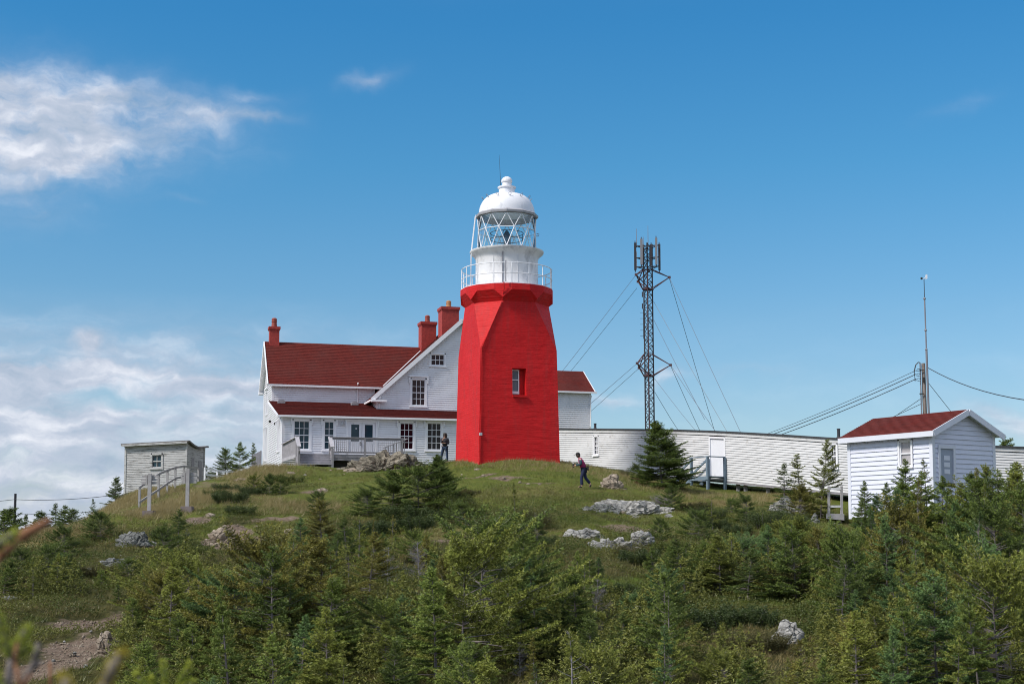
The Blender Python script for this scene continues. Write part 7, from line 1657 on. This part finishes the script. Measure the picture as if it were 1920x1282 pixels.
# walker: stride to the left, leaning forward, hands together in front
Jw = dict(pelvis=(-.02, 0, .90), waist=(.03, 0, 1.06), chest=(.12, 0, 1.26), neck=(.20, 0, 1.42), skull0=(.245, 0, 1.50), skull1=(.265, 0, 1.575), face=(1, 0, -.12),
          l_sh=(.15, .17, 1.34), l_el=(.12, .24, 1.10), l_wr=(.34, .10, 1.06), r_sh=(.15, -.17, 1.34), r_el=(.14, -.23, 1.10), r_wr=(.36, -.09, 1.08),
          l_hip=(-.02, .09, .86), l_kn=(.10, .10, .48), l_an=(.08, .10, .09), l_toe=(.24, .11, .05), r_hip=(-.02, -.09, .86), r_kn=(-.10, -.10, .49), r_an=(-.34, -.10, .19), r_toe=(-.27, -.10, .06))
wb = hit(1094, 915)
cl_w = [('vest', M_vest, [(('pelvis', 'waist', 'chest', (.19, 0, 1.385)), ((.17, .16), (.18, .165), (.175, .165), (.08, .08))), (('chest', 'l_sh'), (.15, .075)), (('chest', 'r_sh'), (.15, .075))], 2),
        ('sleeves', M_sleeve, [(('l_sh', 'l_el', (.345, .098, 1.06)), (.075, .064, .050)), (('r_sh', 'r_el', (.362, -.088, 1.08)), (.075, .064, .050)), (('l_sh', (.15, 0, 1.34), 'r_sh'), (.06, .06, .06))], 2),
        ('trousers', M_jeans, [((( -.02, 0, .92), 'l_hip', 'l_kn', (.08, .10, .12)), (.145, .105, .078, .075)), (((-.02, 0, .92), 'r_hip', 'r_kn', (-.32, -.10, .22)), (.145, .105, .078, .075))], 2),
        ('shoes', M_shoe, [((( .06, .10, .08), (.23, .105, .05)), (.055, .042))], 1), ('shoes', M_shoe, [(((-.36, -.10, .19), (-.29, -.10, .05)), (.055, .042))], 1)]
pw, lp_, hc, fd, lf = person('person in magenta vest, dark cap and jeans striding left across the lawn', (wb.x, wb.y, wb.z), math.pi, Jw, cl_w)
cap_ = MB().lathe((hc.x, hc.y), [(.104, hc.z + .02), (.108, hc.z + .05), (.095, hc.z + .095), (.06, hc.z + .125), (.01, hc.z + .135)], 16); cap_.box(hc + fd * .13 + Vector((0, 0, .035)), fd * .06, lf * .065, Vector((0, 0, .006))); lp_('cap', cap_, M_cap)
lp_('hair', MB().lathe((hc.x - .018, hc.y), [(.06, hc.z - .10), (.094, hc.z - .06), (.100, hc.z + .03)], 16), M_hair)
lp_('waist_bag', MB().box(Vector((-.20, 0, .93)), (.05, 0, .01), (0, .12, 0), (0, 0, .09)), M_cap, False)
cpp = thing('drink_bottle', 'small dark bottle with white cap held by the person in the magenta vest', 'bottle', tuple(WM[pw] @ Vector((.47, 0, 1.05))))
bq = WM[pw] @ Vector((.47, 0, 0)); bz = wb.z
part('bottle_body', MB().lathe((bq.x, bq.y), [(.035, bz + .96), (.037, bz + 1.10), (.025, bz + 1.14)], 12), M_cap, cpp); part('bottle_cap', MB().lathe((bq.x, bq.y), [(.027, bz + 1.141), (.027, bz + 1.19), (.02, bz + 1.2)], 12), M_cup, cpp)
# woman by the house: facing the camera, hand at her face, other arm across
Jp = dict(pelvis=(0, 0, .92), waist=(0, 0, 1.08), chest=(.01, 0, 1.28), neck=(.02, 0, 1.44), skull0=(.03, .01, 1.52), skull1=(.035, .015, 1.60), face=(1, -.25, -.1),
          l_sh=(.0, .17, 1.36), l_el=(.10, .22, 1.10), l_wr=(.24, .00, 1.12), r_sh=(.0, -.17, 1.36), r_el=(.20, -.17, 1.14), r_wr=(.22, -.05, 1.36),
          l_hip=(0, .09, .88), l_kn=(.03, .13, .48), l_an=(0, .15, .09), l_toe=(.13, .17, .05), r_hip=(0, -.09, .88), r_kn=(.02, -.17, .48), r_an=(0, -.23, .09), r_toe=(.12, -.26, .05))
cl_p = [('jacket', M_jacket, [(('pelvis', 'waist', 'chest', (.015, 0, 1.40)), ((.165, .15), (.16, .15), (.17, .165), (.08, .08))), (('chest', 'l_sh', 'l_el', (.21, .03, 1.12)), (.15, .078, .062, .045)), (('chest', 'r_sh', 'r_el', (.215, -.07, 1.30)), (.15, .078, .062, .045))], 2),
        ('jeans', M_jeans2, [(((0, 0, .93), 'l_hip', 'l_kn', (0, .15, .10)), (.14, .10, .07, .055)), (((0, 0, .93), 'r_hip', 'r_kn', (0, -.23, .10)), (.14, .10, .07, .055))], 2),
        ('shoes', M_shoe, [(((0, .15, .06), (.13, .17, .045)), (.05, .04))], 1), ('shoes', M_shoe, [(((0, -.23, .06), (.12, -.26, .045)), (.05, .04))], 1)]
w2 = at(834, 862, 79.0); zw = tz(w2.x, 79.0)
zw2 = z_at(w2.x, 79.0, 820) - 1.71
pw2, lp_, hc, fd, lf = person('person in black patterned jacket with hand at the face, standing between house and tower', (w2.x, 79.0, zw), -math.pi / 2 - .1, Jp, cl_p)
open('/tmp/info','w').write(str((len(fill), NT_))) if False else print('WOMAN', zw, zw2)
lp_('hair', MB().lathe((hc.x - .035, hc.y), [(.085, hc.z - .13), (.115, hc.z - .08), (.118, hc.z + .02), (.112, hc.z + .08), (.07, hc.z + .125), (.01, hc.z + .14)], 16), M_hair)
lp_('fringe', MB().box(hc + fd * .065 + Vector((0, 0, .075)), fd * .03, lf * .075, Vector((0, 0, .03))), M_hair)

# ------------------------------------------------------------------ out-of-focus twigs close to the camera
def shoot(mb_stem, P, A, T, a, b, r=.004, needle=True, n=60):
    a, b = Vector(a), Vector(b); mb_stem.tube([a, a.lerp(b, .5), b], r, 6, r * .7)
    if needle:
        for t in np.linspace(0, 1, n): p = a.lerp(b, float(t)); P.append(np.array(p)); A.append(np.array((b - a).normalized())); T.append(.2 + .6 * t)
def near_sprig(label, pieces, Yb, m, root, group='blurred sprigs close to the camera', name='spruce_sprig'):
    st = MB(); P, A, T_ = [], [], []
    base = at(root[0], root[1], Yb)
    for kind, pts, r in pieces:
        q = [at(px, py, Yb + dy) for px, py, dy in pts]
        for i in range(len(q) - 1): shoot(st, P, A, T_, q[i], q[i + 1], r, kind == 'n', max(8, int((q[i + 1] - q[i]).length / .0014)))
    t = thing(name, label, 'sprig', tuple(Vector((base.x, base.y, base.z))), 0, group)
    part('stem', st, M_barkbrown if m is None else M_bark, t, smooth=True)
    if P:
        v, fc, tp_ = blades(np.array(P), np.array(A), 9, .011, .0013, .9, np.array(T_), RG); o = bpy.data.objects.new('needles', nmesh('needles', v - np.array(t.location), fc, m, tp_)); COL.objects.link(o); o.parent = t
Yn = 1.7
gdn = 3300   # row where the stems meet the ground in front of the camera
near_sprig('bare brown twig rising to the right at the left edge, out of focus', [('b', [(-300, gdn, 0), (-180, 1600, 0), (-90, 1180, 0), (0, 1040, 0), (40, 1005, .02), (95, 975, .03)], .0075), ('b', [(40, 1005, .02), (52, 1010, .02)], .006)], Yn, None, (-300, gdn))
near_sprig('short yellow-green shoot at the left edge, out of focus', [('b', [(-320, gdn, 0), (-200, 1700, 0), (-120, 1160, 0), (-60, 1060, 0)], .005), ('n', [(-60, 1060, 0), (-10, 1025, 0), (26, 1003, 0)], .006)], Yn - .05, M_fgy if False else M_fg, (-320, gdn))
near_sprig('cluster of green needled shoots at the lower left edge, out of focus', [('b', [(-40, gdn, 0), (-20, 1900, 0), (10, 1320, 0), (20, 1230, 0)], .005), ('n', [(20, 1230, 0), (5, 1180, 0), (-8, 1150, 0)], .004), ('n', [(20, 1230, 0), (42, 1195, 0), (50, 1178, 0)], .004), ('n', [(20, 1230, .02), (55, 1215, .02)], .004), ('n', [(10, 1320, 0), (-10, 1262, 0), (-25, 1215, 0)], .004), ('n', [(15, 1275, 0), (-18, 1290, 0)], .004)], 1.75, M_fg, (-40, gdn))
near_sprig('pale grey stick curving up at the lower left, out of focus', [('b', [(-60, gdn, 0), (-10, 1800, 0), (20, 1400, 0), (45, 1280, 0), (66, 1235, 0), (72, 1205, 0)], .0045), ('b', [(58, 1255, 0), (78, 1238, .01)], .003)], 1.8, M_fg, (-60, gdn), name='dry_stick')
near_sprig('yellow-green blurred shoot at the bottom edge near the eroded path', [('b', [(120, gdn, 0), (150, 1900, 0), (170, 1330, 0)], .005), ('n', [(170, 1330, 0), (200, 1275, 0), (226, 1225, 0)], .006), ('n', [(150, 1340, 0), (128, 1295, 0), (120, 1272, 0)], .005)], 1.35, M_fgy, (120, gdn))
near_sprig('group of pale green shoots along the bottom edge left of the middle thicket', [('b', [(320, gdn, 0), (310, 1900, 0), (305, 1400, 0), (302, 1330, 0)], .005), ('n', [(302, 1330, 0), (310, 1275, 0), (306, 1240, 0)], .0035), ('n', [(302, 1330, 0), (335, 1280, 0), (356, 1244, 0)], .0035), ('n', [(302, 1330, 0), (275, 1290, 0), (255, 1262, 0)], .0035), ('n', [(320, 1300, 0), (345, 1282, 0), (362, 1275, 0)], .0035), ('n', [(295, 1310, .02), (283, 1270, .02)], .003)], 2.6, M_fg, (320, gdn - 900))
near_sprig('bare orange-brown twig with short side twigs at the lower left edge', [('b', [(30, gdn, 0), (35, 1700, 0), (42, 1300, 0), (28, 1240, 0), (32, 1205, 0)], .0028), ('b', [(40, 1290, 0), (58, 1262, 0)], .002)], 1.6, None, (30, gdn), name='dry_stick')
near_sprig('thin upright brown shoot between the blurred sprigs at the bottom left', [('b', [(110, gdn, 0), (98, 1700, 0), (95, 1300, 0), (94, 1240, 0)], .0028)], 2.3, None, (110, gdn - 700), name='dry_stick')
